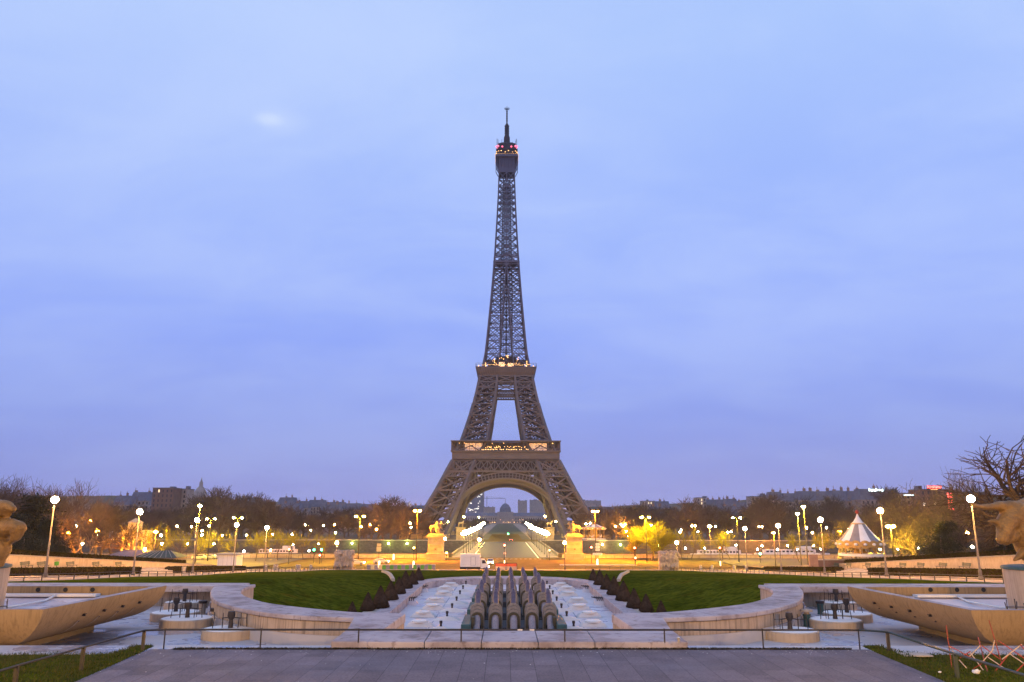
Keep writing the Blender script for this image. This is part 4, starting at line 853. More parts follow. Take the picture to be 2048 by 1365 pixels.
for k in range(4):
    fr = face_frame(k)
    for i in range(25): q = -1 + 2 * i / 24; rb.bar(fr(q * 18.5, 18.6, 108.2), fr(q * 19.65, 19.75, 110.2), .22); rb.bar(fr(q * 19.65, 19.75, 110.2), fr(q * 20.75, 20.85, 113.2), .22)
    for i in range(21): q = -20.8 + 41.6 * i / 20; rb.bar(fr(q, 20.85, 113.9), fr(q, 20.85, 116.2), .13)
    rb.bar(fr(-20.8, 20.85, 116.2), fr(20.8, 20.85, 116.2), .16); rb.bar(fr(-20.8, 20.85, 115), fr(20.8, 20.85, 115), .12)
    for i in range(44): bulbs.sphere(fr(-16.5 + 33 * i / 43, 19.2 + rng.uniform(-.4, .4), 115.3 + rng.uniform(-.25, .3)), rng.uniform(.14, .27), 6, 4)
    for i in range(16): bulbs.sphere(fr(rng.uniform(-12, 12), 14.5, 117 + abs(rng.gauss(0, 1.4))), rng.uniform(.16, .3), 6, 4)
    for i in range(6): bulbs.sphere(fr(rng.uniform(-5, 5), 8.5, 121.5 + rng.uniform(0, 2.6)), .3, 6, 4)
    [MB().quad(*q).build('lit_kiosk', e_int, o2) for q in ((fr(-5, 13, 114.5), fr(-1.2, 13, 114.5), fr(-1.2, 13, 118.4), fr(-5, 13, 118.4)), (fr(1.2, 13, 114.5), fr(5, 13, 114.5), fr(5, 13, 117.6), fr(1.2, 13, 117.6)))]
rb.build('railing', m_iron, o2); bulbs.build('platform_light', e_towerb, o2)
mb = MB(); mb.box(-12.5, 12.5, -12.5, 12.5, 113.92, 119.6); mb.box(-13.2, 13.2, -13.2, 13.2, 119.61, 120.1); mb.box(-7, 7, -7, 7, 120.11, 123.4); mb.build('machine_house', m_irondark, o2)
# slender shaft
lv = [113.9]; z = 113.9
while z < 262: h = max(4.4, 10.2 - (z - 114) * .042); z += h; lv.append(min(z, 265))
lv[-1] = 265
sh = MB(); core = MB()
for a, b in zip(lv, lv[1:]):
    for k in range(4):
        fr = face_frame(k); A, B_ = wo(a), wo(b); ia, ib = wi(a), wi(b)
        sh.bar(fr(-A, A, a), fr(-B_, B_, b), .9 if a < 190 else .7)
        for s in (-1, 1):
            if ia > .1 or a < 198: sh.bar(fr(s * ia, A, a), fr(s * ib, B_, b), .65)
            x0, x1, y0, y1 = (ia, A, ib, B_); w = .55 if a < 190 else .46
            panel(sh, fr(s * x0, A, a), fr(s * x1, A, a), fr(s * y1, B_, b), fr(s * y0, B_, b), w, .2, False)
        if ia > 1.2: sh.bar(fr(-ia, A, a), fr(ib, B_, b), .42); sh.bar(fr(ia, A, a), fr(-ib, B_, b), .42)
        elif ia <= .1: sh.bar(fr(0, A, a), fr(0, B_, b), .62)
        # inner leg sides and floor bracing
        core.bar(fr(-ib, ib, b), fr(ib, ib, b), .45); core.bar(fr(-B_, B_, b), fr(0, 0, b), .36)
        ca, cb = min(4.2, A * .42), min(4.2, B_ * .42)
        core.bar(fr(-ca, ca, a), fr(-cb, cb, b), .7); core.bar(fr(-ca, ca, a), fr(cb, cb, b), .3); core.bar(fr(ca, ca, a), fr(-cb, cb, b), .3); core.bar(fr(0, ca, a), fr(0, cb, b), .8)
        m2 = (a + b) / 2; cm2 = (ca + cb) / 2; core.bar(fr(-cm2, cm2, m2), fr(cm2, cm2, m2), .5); core.bar(fr(-ca * .5, ca, a), fr(-cb * .5, cb, b), .3)
        if ia > .6: core.bar(fr(-ia, ia, a), fr(-ib, ib, b), .6)
        if a < 200:
            for s in (-1, 1): core.bar(fr(s * ia, A, a), fr(s * ib, ib, b), .3); core.bar(fr(s * ia, ia, a), fr(s * ib, B_, b), .3)
shaft = sh.build('shaft', m_irontop, tower); core.build('lift_core', m_irondark, shaft)
mb = MB()
for k in range(4):
    fr = face_frame(k); W = wo(194.5); mb.bar(fr(-W, W, 193.6), fr(W, W, 193.6), 1.3); mb.bar(fr(-W, W + .1, 196), fr(0, W + .1, 199.4), .7); mb.bar(fr(W, W + .1, 196), fr(0, W + .1, 199.4), .7)
mb.box(-7.6, 7.6, -7.6, 7.6, 194.3, 195); mb.build('middle_platform', m_irontop, tower)
# summit
mb = MB(); taper(mb, 5.75, 5.75, 265, 276.6)
for k in range(4):
    fr = face_frame(k)
    for i in range(7): q = -1 + i / 3; mb.bar(fr(q * 5.8, 5.9, 265), fr(q * 5.8, 5.9, 276), .35)
    for q in (-1, -.6, -.2, .2, .6, 1): mb.bar(fr(q * 5.8, 5.85, 268.5), fr(q * 8.3, 8.4, 274.6), .35); mb.bar(fr(q * 8.3, 8.4, 274.6), fr(q * 8.4, 8.5, 277.0), .3)
    mb.bar(fr(-8.3, 8.4, 271.5), fr(-6.6, 6.6, 267), .4); mb.bar(fr(8.3, 8.4, 271.5), fr(6.6, 6.6, 267), .4); mb.bar(fr(-8.3, 8.3, 271.5), fr(-8.4, 8.4, 277), .4)
taper(mb, 8.6, 8.6, 276.7, 278.3)
o3 = mb.build('summit_cabin', m_irontop, tower)
mb = MB(); taper(mb, 7.4, 7.4, 278.31, 282.4); taper(mb, 8.1, 8.1, 282.41, 282.9); taper(mb, 7.1, 6.6, 282.91, 287.6); taper(mb, 6.9, 3.4, 287.61, 290.4); taper(mb, 2.4, 2.2, 290.41, 295.6)
for k in range(4):
    fr = face_frame(k)
    for i in range(9): mb.bar(fr(-7.9 + i * 1.97, 8.1, 278.3), fr(-7.9 + i * 1.97, 8.1, 280.6), .13)
    mb.bar(fr(-8.1, 8.1, 280.6), fr(8.1, 8.1, 280.6), .18)
    for i in range(6): q = -6.6 + i * 2.64; mb.bar(fr(q, 6.6, 287.6), fr(q + .2, 6.6, 289.2 + 2.0 * ((i * 3) % 4) / 3), .22)
    mb.bar(fr(-7.4, 7.4, 284), fr(-7.4, 7.4, 291.2), .35)
mb.build('summit_top', m_irondark, o3)
bl = MB(); rl = MB()
for k in range(4):
    fr = face_frame(k)
    for i in range(12): bl.sphere(fr(-8.0 + 16 * i / 11, 8.72, 278.55), .13, 6, 4)
    for q in (-6.2, -4.2, 1.2, -1.2, 4.2, 6.4): bl.sphere(fr(q, 7.7, 281.0 + .5 * math.sin(q)), .3, 7, 5)
    for q in (-6.6, 6.6): rl.sphere(fr(q, 7.6, 285.2), .75, 8, 6)
    for q in (-3.4, 3.4): rl.sphere(fr(q, 7.2, 285.0), .6, 8, 6)
bl.build('summit_light', e_towerb, o3); rl.build('red_light', e_redt, o3)
mb = MB(); mb.lathe([(2.0, 295.6), (1.7, 298), (1.3, 298.4), (1.3, 306.5), (.7, 307.6), (.5, 308.4), (.42, 320.5), (.1, 322.4)], 10)
for z in (299, 301, 303, 305): mb.lathe([(1.3, z), (1.85, z + .1), (1.85, z + .7), (1.3, z + .8)], 10)
for z in (310, 312, 314, 316, 318): mb.cbox((0, 0, z), (1.3, 1.3, .35))
for i in range(8): an = 6.283 * i / 8; mb.bar((0, 0, 319.6), (1.9 * math.cos(an), 1.9 * math.sin(an), 320.3), .22); mb.bar((1.9 * math.cos(an), 1.9 * math.sin(an), 319.6), (1.9 * math.cos(an), 1.9 * math.sin(an), 321), .22)
mb.build('antenna', m_irondark, tower)
# ================================================================== LAMPS
def lamp_post(label, p, h, head, eh, group, cat='street lamp', style='globe', pole=None):
    pole = pole or m_pole; t = thing('street_lamp', label, cat, p, 0, group)
    k = MB(); k.tube([(0, 0, -.2), (0, 0, .9), (0, 0, 1.0), (0, 0, h - head)], [.17, .16, .11, .065], 10); k.lathe([(.24, 0), (.24, .25), (.17, .35)], 10); k.build('pole', pole, t, True)
    k = MB(); k.lathe([(.09, h - head - .1), (head * .55, h - head * .9), (head * .5, h - head * .8)], 10); k.build('collar', pole, t)
    k = MB(); k.sphere((0, 0, h), head, 10, 6); k.build('globe', eh, t, True)
    k = MB(); k.lathe([(head * .45, h + head * .93), (head * .3, h + head * 1.1), (.001, h + head * 1.15)], 8); k.build('cap', pole, t)
    return t
rows = {'left': [((110, 1000), (90, 1156)), ((279, 1024), (266, 1152)), ((391, 1041), (385, 1147)), ((472, 1050), (466, 1145)), ((533, 1056), (528, 1143))],
        'right': [((1937, 998), (1962, 1160)), ((1760, 1022), (1774, 1158)), ((1640, 1040), (1650, 1148)), ((1555, 1052), (1563, 1146)), ((1491, 1058), (1495, 1143))]}
YS = {'left': [85.5, 104.4, 126.2, 140.9, 153.9], 'right': [81.5, 97.5, 123.0, 141.6, 156.7]}
for sd in rows:
    for i, ((a, b), Y) in enumerate(zip(rows[sd], YS[sd])):
        p = at(*b, Y=Y); top = at(*a, Y=Y).z; p.z = hz(p.x, p.y); lamp_post('tall globe lamp beside the %s path, %s from the front' % (sd, ORD[i]), p, top - p.z, .36, e_warm, 'globe lamps along the garden paths')
for px, yt, sd in ((672, 1086, 'left'), (1355, 1086, 'right')):
    Y = 197 if sd == 'left' else 198; p = at(px, 1120, Y=Y); p.z = hz(p.x, p.y); lamp_post('globe lamp rising behind the %s carved stone block' % sd, p, at(px, yt, Y=Y).z - p.z, .38, e_warm, 'globe lamps beside the carved blocks')
for px, yt, yb, sd in ((958, 1080, 1142, 'left'), (1130, 1086, 1143, 'right')):
    p = at(px, yb, z=.1); lamp_post('globe lamp on a dark post at the near road edge, %s of the cannons' % sd, p, at(px, yt, Y=p.y).z - .1, .36, e_near, 'globe lamps at the near road edge', pole=m_dpole)
# rows continue towards the viewer beyond the frame
for s in (-1, 1):
    for Y in (62, 40, 18): p = Vector((s * 48, Y, 9.2 if Y < 45 else zg(Y))); lamp_post('globe lamp of the garden path row near the terrace, %s side' % ('left' if s < 0 else 'right'), p, 8, .4, e_warm, 'globe lamps beside the terrace')
    lamp_post('globe lamp at the back of the terrace, %s side' % ('left' if s < 0 else 'right'), Vector((s * 16.5, 3.0, 9.25)), 5.0, .33, e_terr, 'globe lamps at the back of the terrace')
def mast(label, px, yt, Y, zb, em, arms, group, hw=.32, aw=1.1):
    p = at(px, yt, Y=Y); h = p.z - zb; t = thing('street_lamp', label, 'street lamp', (p.x, p.y, zb), 0, group)
    k = MB(); k.tube([(0, 0, -.1), (0, 0, h * .5), (0, 0, h - .1)], [.16, .12, .075], 8); k.build('mast', m_dpole if arms != 1 else m_pole, t, True)
    for a in ([-1, 1] if arms == 2 else [0]):
        q = MB()
        if arms == 2: q.tube([(0, 0, h - .35), (a * aw * .6, 0, h + .1), (a * aw, 0, h + .12)], .05, 6); q.build('arm', m_dpole, t)
        q = MB(); q.cbox((a * aw, 0, h + .16), (.85 if arms == 2 else .7, .42, .12)); q.build('lamp_housing', m_dpole, t)
        q = MB(); q.sphere((a * aw, -.02, h - .02), hw, 9, 5, .6); q.build('lens', em, t, True)
    return t
mast('twin armed mast lamp with green yellow light beside the left quay', 720, 1033, 232, 0, e_greeny, 2, 'twin armed quay masts', .34)
mast('twin armed mast lamp with green yellow light above the pale bush right', 1291, 1035, 238, 0, e_greeny, 2, 'twin armed quay masts', .34)
mast('twin armed mast lamp with green light near the right barge', 1473, 1036, 238, 0, e_greeny, 2, 'twin armed quay masts', .34)
mast('twin armed mast lamp behind the fourth path lamp on the left', 476, 1036, 222, 0, e_greeny, 2, 'twin armed quay masts', .34)
mast('twin armed mast lamp small and farther left of the kiosk', 422, 1038, 240, 0, e_greeny, 2, 'twin armed quay masts', .3)
mast('orange lamp mast before the left horse pedestal', 835, 1022, 246, 0, e_orange, 2, 'orange bridgehead masts', .42, .7)
mast('orange lamp mast before the right horse pedestal', 1190, 1023, 246, 0, e_orange, 2, 'orange bridgehead masts', .42, .7)
mast('tallest single lamp mast on the left above the third path lamp', 400, 1012, 190, .5, e_greeny, 1, 'tall single masts', .42, 0)
mast('taller of two single masts left of the carousel', 1607, 1014, 182, 1.0, e_greeny, 1, 'tall single masts', .42, 0)
mast('shorter of two single masts left of the carousel', 1595, 1028, 188, 1.0, e_greeny, 1, 'tall single masts', .4, 0)
mast('orange mast on the far quay left of the bridge end', 928, 1034, 440, 0, e_ofar, 1, 'orange far quay masts', .6, 0)
mast('orange mast on the far quay right of the bridge end', 1090, 1033, 440, 0, e_ofar, 1, 'orange far quay masts', .6, 0)
mast('orange mast beside the far carousel', 1172, 1048, 430, 1, e_ofar, 1, 'orange far quay masts', .6, 0)
mast('double headed orange lamp right of the carousel', 1781, 1053, 160, 3.4, e_greeny, 2, 'amber garden lamps', .42, .5)
for i, (px, py) in enumerate([(138, 1066), (195, 1062), (312, 1064), (1547, 1066), (1680, 1063)]):
    Y = 176 if px < 1000 else 205; mast('amber lamp glowing among the %s garden trees, %s from the left' % ('left' if px < 1000 else 'right', ORD[i if i < 3 else i - 3]), px, py, Y, hup(at(px, py, Y=Y).x, Y) - .05, e_ogarden, 1, 'amber garden lamps', .42, 0)
mast('orange starry lamp above the pollarded trees right of the pale bush', 1419, 1053, 300, -7, e_smallo, 1, 'amber garden lamps', .7, 0)
# bridge lamps
def blamp():
    t = thing('bridge_lamp', 'bridge lamp', 'street lamp', (13.7, 266, .15), 0, 'lamps along the bridge')
    k = MB(); k.tube([(0, 0, 0), (0, 0, .8), (0, 0, 7.0)], [.16, .1, .06], 8); k.cbox((0, 0, 6.9), (1.1, .08, .08)); k.build('pole', m_dpole, t, True)
    k = MB(); k.sphere((-.55, 0, 7.35), .42, 8, 5); k.sphere((.55, 0, 7.35), .42, 8, 5); k.sphere((0, 0, 7.95), .42, 8, 5); k.build('globe', e_bridge, t, True); return t
b0 = None
for s in (-1, 1):
    for i in range(10):
        loc = (s * 13.7, 266 + i * 17.6, .15); lb = '%s three globe lamp from the near end on the %s side of the bridge' % (ORD[i], 'left' if s < 0 else 'right')
        if b0 is None: b0 = blamp(); b0.location = loc; b0['label'] = lb
        else: dup(b0, loc, None, lb)
for s in (-1, 1):
    for i in range(8): dup(b0, (s * (15.5 + .4 * i), 470 + i * 32, .05), None, '%s lamp on the %s avenue under the tower' % (ORD[i], 'left' if s < 0 else 'right'), 'lamps along the avenue under the tower')
# far small lamps
def slamp(name, em, r_, label, loc, group):
    t = thing('small_lamp', label, 'street lamp', loc, 0, group)
    k = MB(); k.tube([(0, 0, -5), (0, 0, -r_)], .06, 5); k.build('pole', m_dpole, t); k = MB(); k.sphere((0, 0, 0), r_, 8, 5); k.build('globe', em, t, True); return t
protoS = {}
SM = [(545, 1069, 380, 'o'), (445, 1072, 300, 's'), (610, 1050, 470, 's'), (622, 1061, 440, 's'), (647, 1052, 470, 's'), (669, 1050, 470, 'o'), (584, 1069, 300, 's'), (671, 1066, 300, 'g'), (722, 1054, 430, 'o'), (753, 1059, 430, 'o'), (777, 1045, 480, 's'), (820, 1047, 450, 'o'), (822, 1055, 440, 's'), (740, 1049, 460, 'o'),
      (404, 1062, 260, 'o'), (404, 1070, 240, 's'), (418, 1052, 300, 'o'), (354, 1053, 300, 'o'), (383, 1054, 320, 'o'), (322, 1071, 210, 's'), (324, 1088, 205, 's'), (375, 1088, 240, 's'), (428, 1088, 250, 's'), (493, 1071, 320, 's'), (488, 1103, 260, 'w'), (586, 1089, 300, 's'), (637, 1088, 300, 's'), (618, 1102, 300, 'w'), (541, 1101, 270, 'o'),
      (88, 1072, 210, 's'), (152, 1053, 230, 's'), (181, 1041, 230, 'o'), (164, 1088, 190, 's'), (194, 1072, 200, 's'), (290, 1099, 190, 'w'), (280, 1054, 260, 'o'), (1180, 1047, 450, 's'), (1231, 1053, 440, 's'), (1242, 1049, 450, 's'), (1246, 1053, 440, 'o'), (1250, 1049, 445, 'o'), (1253, 1063, 430, 's'), (1256, 1073, 430, 's'),
      (1302, 1051, 300, 's'), (1360, 1065, 300, 's'), (1362, 1060, 330, 's'), (1384, 1052, 400, 'o'), (1390, 1052, 402, 'o'), (1396, 1064, 400, 's'), (1431, 1053, 420, 's'), (1456, 1065, 300, 's'), (1462, 1064, 320, 's'), (1371, 1097, 290, 'w'), (1409, 1097, 300, 'w'), (1317, 1091, 300, 'g'), (1472, 1091, 300, 's'), (1515, 1099, 270, 'w'), (1524, 1092, 300, 's'), (1518, 1054, 420, 'o'), (1524, 1054, 422, 'o'), (1555, 1099, 280, 'w'), (1575, 1092, 300, 's'), (1594, 1099, 280, 'w'), (1627, 1092, 290, 's'), (1641, 1099, 270, 'w'), (1613, 1056, 260, 'o'), (1625, 1066, 300, 'o'), (1653, 1056, 300, 's'), (1697, 1057, 320, 's'), (1738, 1058, 300, 'o'), (1756, 1057, 310, 'o'), (1760, 1099, 220, 's'), (1796, 1099, 220, 'w'), (1873, 1102, 190, 's'), (1835, 1097, 200, 'w'), (1847, 1059, 230, 'o'), (1935, 1066, 180, 'o'), (1945, 1094, 170, 'w'),
      (777, 1087, 425, 'g'), (814, 1087, 425, 'g'), (704, 1087, 425, 'g'), (1205, 1090, 425, 's'), (1241, 1090, 425, 'g'), (958, 1035, 620, 's'), (896, 1044, 430, 'g'), (1112, 1044, 430, 's'), (890, 1078, 262, 'b')]
e_smallg = E("lamp_small_green", (.85, 1, .15), 160)
EM = {'s': (e_small, .3), 'o': (e_smallo, .34), 'w': (e_tiny, .36), 'g': (e_smallg, .36), 'b': (e_small, .4)}
for i, (px, py, Y, kd) in enumerate(SM):
    em, r_ = EM[kd]; p = at(px, py, Y=Y); r_ = r_ * (Y / 300) ** .5; kn = (kd, Y > 330)
    nmk = {'s': 'small pale globe lamp', 'o': 'small orange globe lamp', 'w': 'small low white lamp', 'g': 'small green tinged lamp', 'b': 'small bright globe lamp'}[kd]
    where = 'across the river' if Y > 410 else 'along the far quay trees' if Y > 330 else 'among the near quay trees' if Y > 215 else 'in the garden trees'
    lab = '%s %s, %.1f percent across' % (nmk, where, px / 20.48)
    if kn in protoS: dup(protoS[kn], p, None, lab)
    else: protoS[kn] = slamp('small_lamp', em, r_, lab, p, 'small lamps twinkling along the river')
# ================================================================== TREES
def make_tree(seed, H, th, spread, kids_, upw, twr, twig_mat, bark_mat, rad=.35, droop=0, wig=.18):
    r = random.Random(seed); T = MB(); Cn = MB()
    def grow(p, d, ln, rd, lv):
        n = 4 if lv < 2 else 3 if lv == 2 else 2; pts = [Vector(p)]; dd = Vector(d)
        for i in range(n):
            dd = (dd + Vector((r.gauss(0, wig), r.gauss(0, wig), r.gauss(0, wig * .6) + upw * (.10 if lv else .3) - droop * lv * .05))).normalized(); pts.append(pts[-1] + dd * ln / n)
        e = max(twr, rd * (.55 if lv else .6)); rs = [max(twr, rd + (e - rd) * i / n) for i in range(n + 1)]
        (T if lv < 3 else Cn).tube(pts, rs, 7 if lv == 0 else 5 if lv < 3 else 3, False)
        if lv >= len(kids_): return
        k = kids_[lv]
        for j in range(k):
            f = r.uniform(.3, 1.0) if lv else r.uniform(.55 if th > .3 else .25, 1.0)
            if j == 0: f = 1.0
            s_ = f * n; i = min(n - 1, int(s_)); q = pts[i].lerp(pts[i + 1], s_ - i); ax = (pts[i + 1] - pts[i]).normalized()
            a = r.uniform(0, 6.283); side = ax.orthogonal().normalized(); side = Matrix.Rotation(a, 3, ax) @ side
            sp_ = spread * r.uniform(.6, 1.25) * (1 if j else .4)
            nd = (ax * math.cos(sp_) + side * math.sin(sp_)).normalized()
            grow(q, nd, ln * r.uniform(.55, .85) * (1.25 if lv == 0 else 1) * (1 - .25 * (f - .6)), rs[i] * .62, lv + 1)
    grow((0, 0, -.3), (r.gauss(0, .03), r.gauss(0, .03), 1), H * th, rad, 0)
    zm = max(v[2] for v in Cn.v); sc_ = H / zm
    for q in (T, Cn): q.v = [(a * sc_, b * sc_, c * sc_) for a, b, c in q.v]
    return T.mesh('trunk', bark_mat, True), Cn.mesh('crown', twig_mat), H
def ever_mesh(seed, H, W, n, mt, flat=.35, layers=7):
    r = random.Random(seed); mb = MB(); tr = MB(); tr.tube([(0, 0, -.3), (0, 0, H * .9)], [.3, .05], 7)
    cl_ = []
    for i in range(layers * 7):
        z = H * (.12 + .85 * r.random()); rr_ = W * (1 - (z / H) ** 1.6) * r.uniform(.35, 1); a = r.uniform(0, 6.283); cl_.append((rr_ * math.cos(a), rr_ * math.sin(a), z, W * r.uniform(.22, .4)))
    for i in range(n):
        x, y, z, s_ = r.choice(cl_); v = Vector((r.gauss(0, 1), r.gauss(0, 1), r.gauss(0, flat))); c = Vector((x, y, z)) + v * s_ * .6
        if c.z < .05: c.z = .05 + r.random() * .3
        u = Vector((r.gauss(0, 1), r.gauss(0, 1), r.gauss(0, .6))).normalized() * H * .022; w = Vector((r.gauss(0, 1), r.gauss(0, 1), r.gauss(0, .6))).normalized() * H * .016; mb.add([c - u, c + w, c + u, c - w], [(0, 1, 2, 3)])
    return tr.mesh('trunk', m_bark, True), mb.mesh('crown', mt), H
K = {}
K['tallA'] = [make_tree(s, 18, .34, .62, [7, 6, 6, 4], .5, .024, m_twig, m_bark) for s in (1, 2, 3)]
K['far'] = [make_tree(s, 18, .3, .66, [8, 6, 6, 5], .35, .05, m_twig, m_bark, .42) for s in (11, 12, 13, 14)]
K['broad'] = [make_tree(s, 16, .3, .78, [6, 6, 5, 4], .15, .022, m_twig, m_bark, .4, .2, .24) for s in (21, 22)]
K['plane'] = [make_tree(q, 15, .32, .7, [6, 5, 5, 4], .3, .024, m_twig, m_planebark, .55, .12, .22) for q in (81, 82)]
K['giant'] = [make_tree(77, 20, .26, .85, [7, 6, 6, 5], .12, .03, m_dbark, m_dbark, .75, .25, .2)]
K['young'] = [make_tree(s, 9, .4, .55, [6, 5, 4, 3], .5, .022, m_twigy, m_bark, .16) for s in (31, 32, 33)]
K['poll'] = [make_tree(s, 8, .5, .95, [7, 6, 5, 3], .25, .024, m_twig, m_bark, .24) for s in (41, 42)]
K['willow'] = [make_tree(s, 13, .22, .5, [8, 7, 6, 5], .55, .024, m_twigy, m_bark, .25) for s in (51,)]
K['ever'] = [ever_mesh(s, 9, 4.2, 9000, m_ever) for s in (61, 62)]
K['bush'] = [ever_mesh(s, 4, 3.2, 6000, m_ever, .5, 5) for s in (71,)]
TREEN = {}
def tree(kind, px, Y, ytop, zb, label, group, var=None, wide=1.0, rot=None):
    T, Cn, H = K[kind][(var if var is not None else rng.randrange(99)) % len(K[kind])]; p = at(px, ytop, Y=Y); h = p.z - zb
    o = bpy.data.objects.new('bare_tree' if kind not in ('ever', 'bush') else 'evergreen_shrub' if kind == 'bush' else 'evergreen_tree', None); col.objects.link(o); o.location = (p.x, p.y, zb); s_ = h / H
    o.scale = (s_ * wide, s_ * wide, s_); o.rotation_euler = (0, 0, rng.uniform(0, 6.28) if rot is None else rot)
    for nm, me in (('trunk', T), ('crown', Cn)): c = bpy.data.objects.new(nm, me); col.objects.link(c); c.parent = o
    return tag(o, label, 'tree' if kind != 'bush' else 'shrub', group)
def pct(px): return '%.1f percent across' % (px / 20.48)
# near left garden
for i, (k_, px, Y, yt, w) in enumerate([('tallA', 8, 150, 940, 1.1), ('tallA', 52, 165, 948, 1), ('tallA', -30, 140, 930, 1.1), ('tallA', 100, 210, 962, 1.1), ('tallA', 150, 200, 956, 1.1), ('tallA', 185, 215, 955, 1.0), ('tallA', 215, 230, 985, 1.1), ('plane', 265, 178, 1038, 1.0), ('tallA', 205, 195, 1010, .9), ('plane', 165, 182, 1030, .9), ('tallA', 235, 250, 1000, 1.2),
                                       ('plane', 128, 172, 1036, .8), ('plane', 182, 172, 1034, .8), ('young', 338, 190, 1050, 1), ('young', 372, 205, 1052, 1), ('young', 300, 215, 1040, 1.2), ('tallA', 20, 230, 965, 1.2), ('tallA', 75, 240, 972, 1.2), ('broad', 40, 200, 990, 1.2)]):
    X = at(px, yt, Y=Y).x; tree(k_, px, Y, yt, hup(X, Y) - .1, 'bare garden tree on the left above the benches wall, %s' % pct(px), 'bare trees in the left garden', wide=w)
for i, (px, Y, yt, w, kd) in enumerate([(70, 150, 992, 1.0, 'ever'), (30, 128, 1030, 1.1, 'ever'), (98, 135, 1040, .9, 'ever'), (120, 140, 1078, 1.0, 'bush'), (50, 122, 1070, 1.3, 'bush'), (85, 126, 1078, 1.2, 'bush')]):
    X = at(px, yt, Y=Y).x; tree(kd, px, Y, yt, hup(X, Y) - .1, 'dark evergreen left of the first path lamp, %s' % pct(px), 'evergreens in the left garden', wide=w)
# near right garden
for i, (k_, px, Y, yt, w) in enumerate([('giant', 2100, 84, 835, 1.3), ('tallA', 1890, 175, 932, .9), ('tallA', 1950, 160, 944, 1.0), ('tallA', 2000, 175, 940, 1.0), ('broad', 1815, 190, 958, .8), ('broad', 1850, 200, 962, .9), ('tallA', 1780, 210, 985, 1.0), ('tallA', 1870, 165, 1010, .9), ('plane', 1800, 172, 1045, .8), ('plane', 1830, 165, 1045, .8), ('plane', 1815, 176, 1030, .8), ('broad', 1925, 140, 1030, .9), ('tallA', 1975, 150, 1000, 1.0), ('plane', 1665, 178, 1035, .8), ('tallA', 1740, 230, 1000, 1.2), ('tallA', 1700, 240, 1005, 1.2), ('broad', 1905, 190, 1005, 1.1), ('tallA', 2030, 190, 960, 1.1), ('broad', 1985, 120, 1040, .7), ('young', 1640, 215, 1062, 1), ('young', 1595, 235, 1060, 1)]):
    X = at(px, yt, Y=Y).x; big = i == 0
    tree(k_, px, Y, yt, hup(X, Y) - .1, 'big spreading bare tree above the bull at the right edge' if big else 'bare garden tree on the right above the benches wall, %s' % pct(px), 'bare trees in the right garden', wide=w, rot=1.2 if big else None)
for i, (px, Y, yt, w, kd) in enumerate([(1895, 150, 1045, 1.3, 'ever'), (1880, 140, 1068, 1.2, 'bush'), (1975, 120, 1080, 1.2, 'bush'), (2010, 118, 1060, 1.2, 'ever')]):
    X = at(px, yt, Y=Y).x; tree(kd, px, Y, yt, hup(X, Y) - .1, 'dark evergreen near the bull on the right, %s' % pct(px), 'evergreens in the right garden', wide=w)
# quay trees and pollarded rows
for px, Y, yt, k_ in [(445, 250, 1055, 'young'), (515, 240, 1056, 'young'), (560, 246, 1054, 'young'), (585, 252, 1058, 'young'), (610, 250, 1062, 'young'), (630, 255, 1062, 'young'), (650, 258, 1064, 'young'), (478, 250, 1060, 'young'), (540, 256, 1050, 'young'), (420, 255, 1056, 'young'), (395, 245, 1060, 'young'), (1362, 252, 1052, 'young'), (1380, 250, 1048, 'young'), (1440, 246, 1054, 'young'), (1456, 250, 1060, 'young'), (1640, 250, 1058, 'young'), (1300, 247, 1038, 'willow')]:
    big = k_ == 'willow'; tree(k_, px, Y, yt, 0 if Y < 264 else -7, 'large pale yellow budding tree under the right twin mast' if big else 'slender budding tree along the near quay, %s' % pct(px), 'slender trees along the quay', wide=1.0 if not big else 1.0)
tree('willow', 1272, 250, 1050, 0, 'smaller pale yellow budding tree left of the large one', 'slender trees along the quay')
tree('willow', 1325, 252, 1054, 0, 'pale budding tree leaning behind the large yellow one', 'slender trees along the quay')
for px in (505, 530, 560, 590, 615, 640, 715, 735, 765, 780, 800, 815, 845, 1225, 1240, 1405, 1425, 1445, 1465, 1500, 1525, 1560, 480, 455, 350, 300):
    tree('poll', px, 452 + rng.uniform(-6, 8), 1052 + rng.uniform(-3, 3), .5, 'pollarded tree on the far quay lit orange, %s' % pct(px), 'pollarded trees on the far quay', wide=1.2)
# dark tree masses across the river
farL = [(430, 480, 970), (462, 500, 978), (490, 520, 984), (525, 500, 981), (548, 520, 990), (580, 540, 1006), (610, 520, 1012), (640, 540, 1008), (672, 520, 1010), (700, 540, 1012), (730, 500, 1010), (758, 490, 1000), (785, 480, 989), (808, 500, 998), (830, 520, 1014), (850, 500, 1022), (405, 520, 996), (380, 540, 1006), (350, 520, 1010), (320, 540, 1012), (290, 520, 1010), (262, 540, 1006), (235, 520, 1004)]
farR = [(1170, 480, 1018), (1195, 500, 1006), (1222, 480, 1008), (1250, 520, 1010), (1268, 500, 1000), (1290, 520, 1004), (1315, 540, 1008), (1340, 520, 1006), (1372, 480, 988), (1400, 520, 1004), (1430, 540, 1008), (1460, 520, 1006), (1490, 540, 1004), (1515, 500, 990), (1540, 480, 984), (1565, 520, 998), (1595, 540, 990), (1625, 520, 998), (1655, 540, 988), (1685, 520, 1002), (1715, 540, 986), (1750, 520, 1002), (1785, 480, 970)]
for sd, FL in (('left', farL), ('right', farR)):
    for px, Y, yt in FL:
        tree('far', px, Y, yt, .2, 'bare tree in the dark row across the river on the %s, %s' % (sd, pct(px)), 'bare trees across the river', wide=1.15)
        tree('far', px + rng.uniform(8, 20), Y - 22 + rng.uniform(-6, 6), yt + rng.uniform(14, 26), .2, 'lower bare tree before the dark row on the %s, %s' % (sd, pct(px + 13)), 'lower bare trees across the river', wide=1.2)
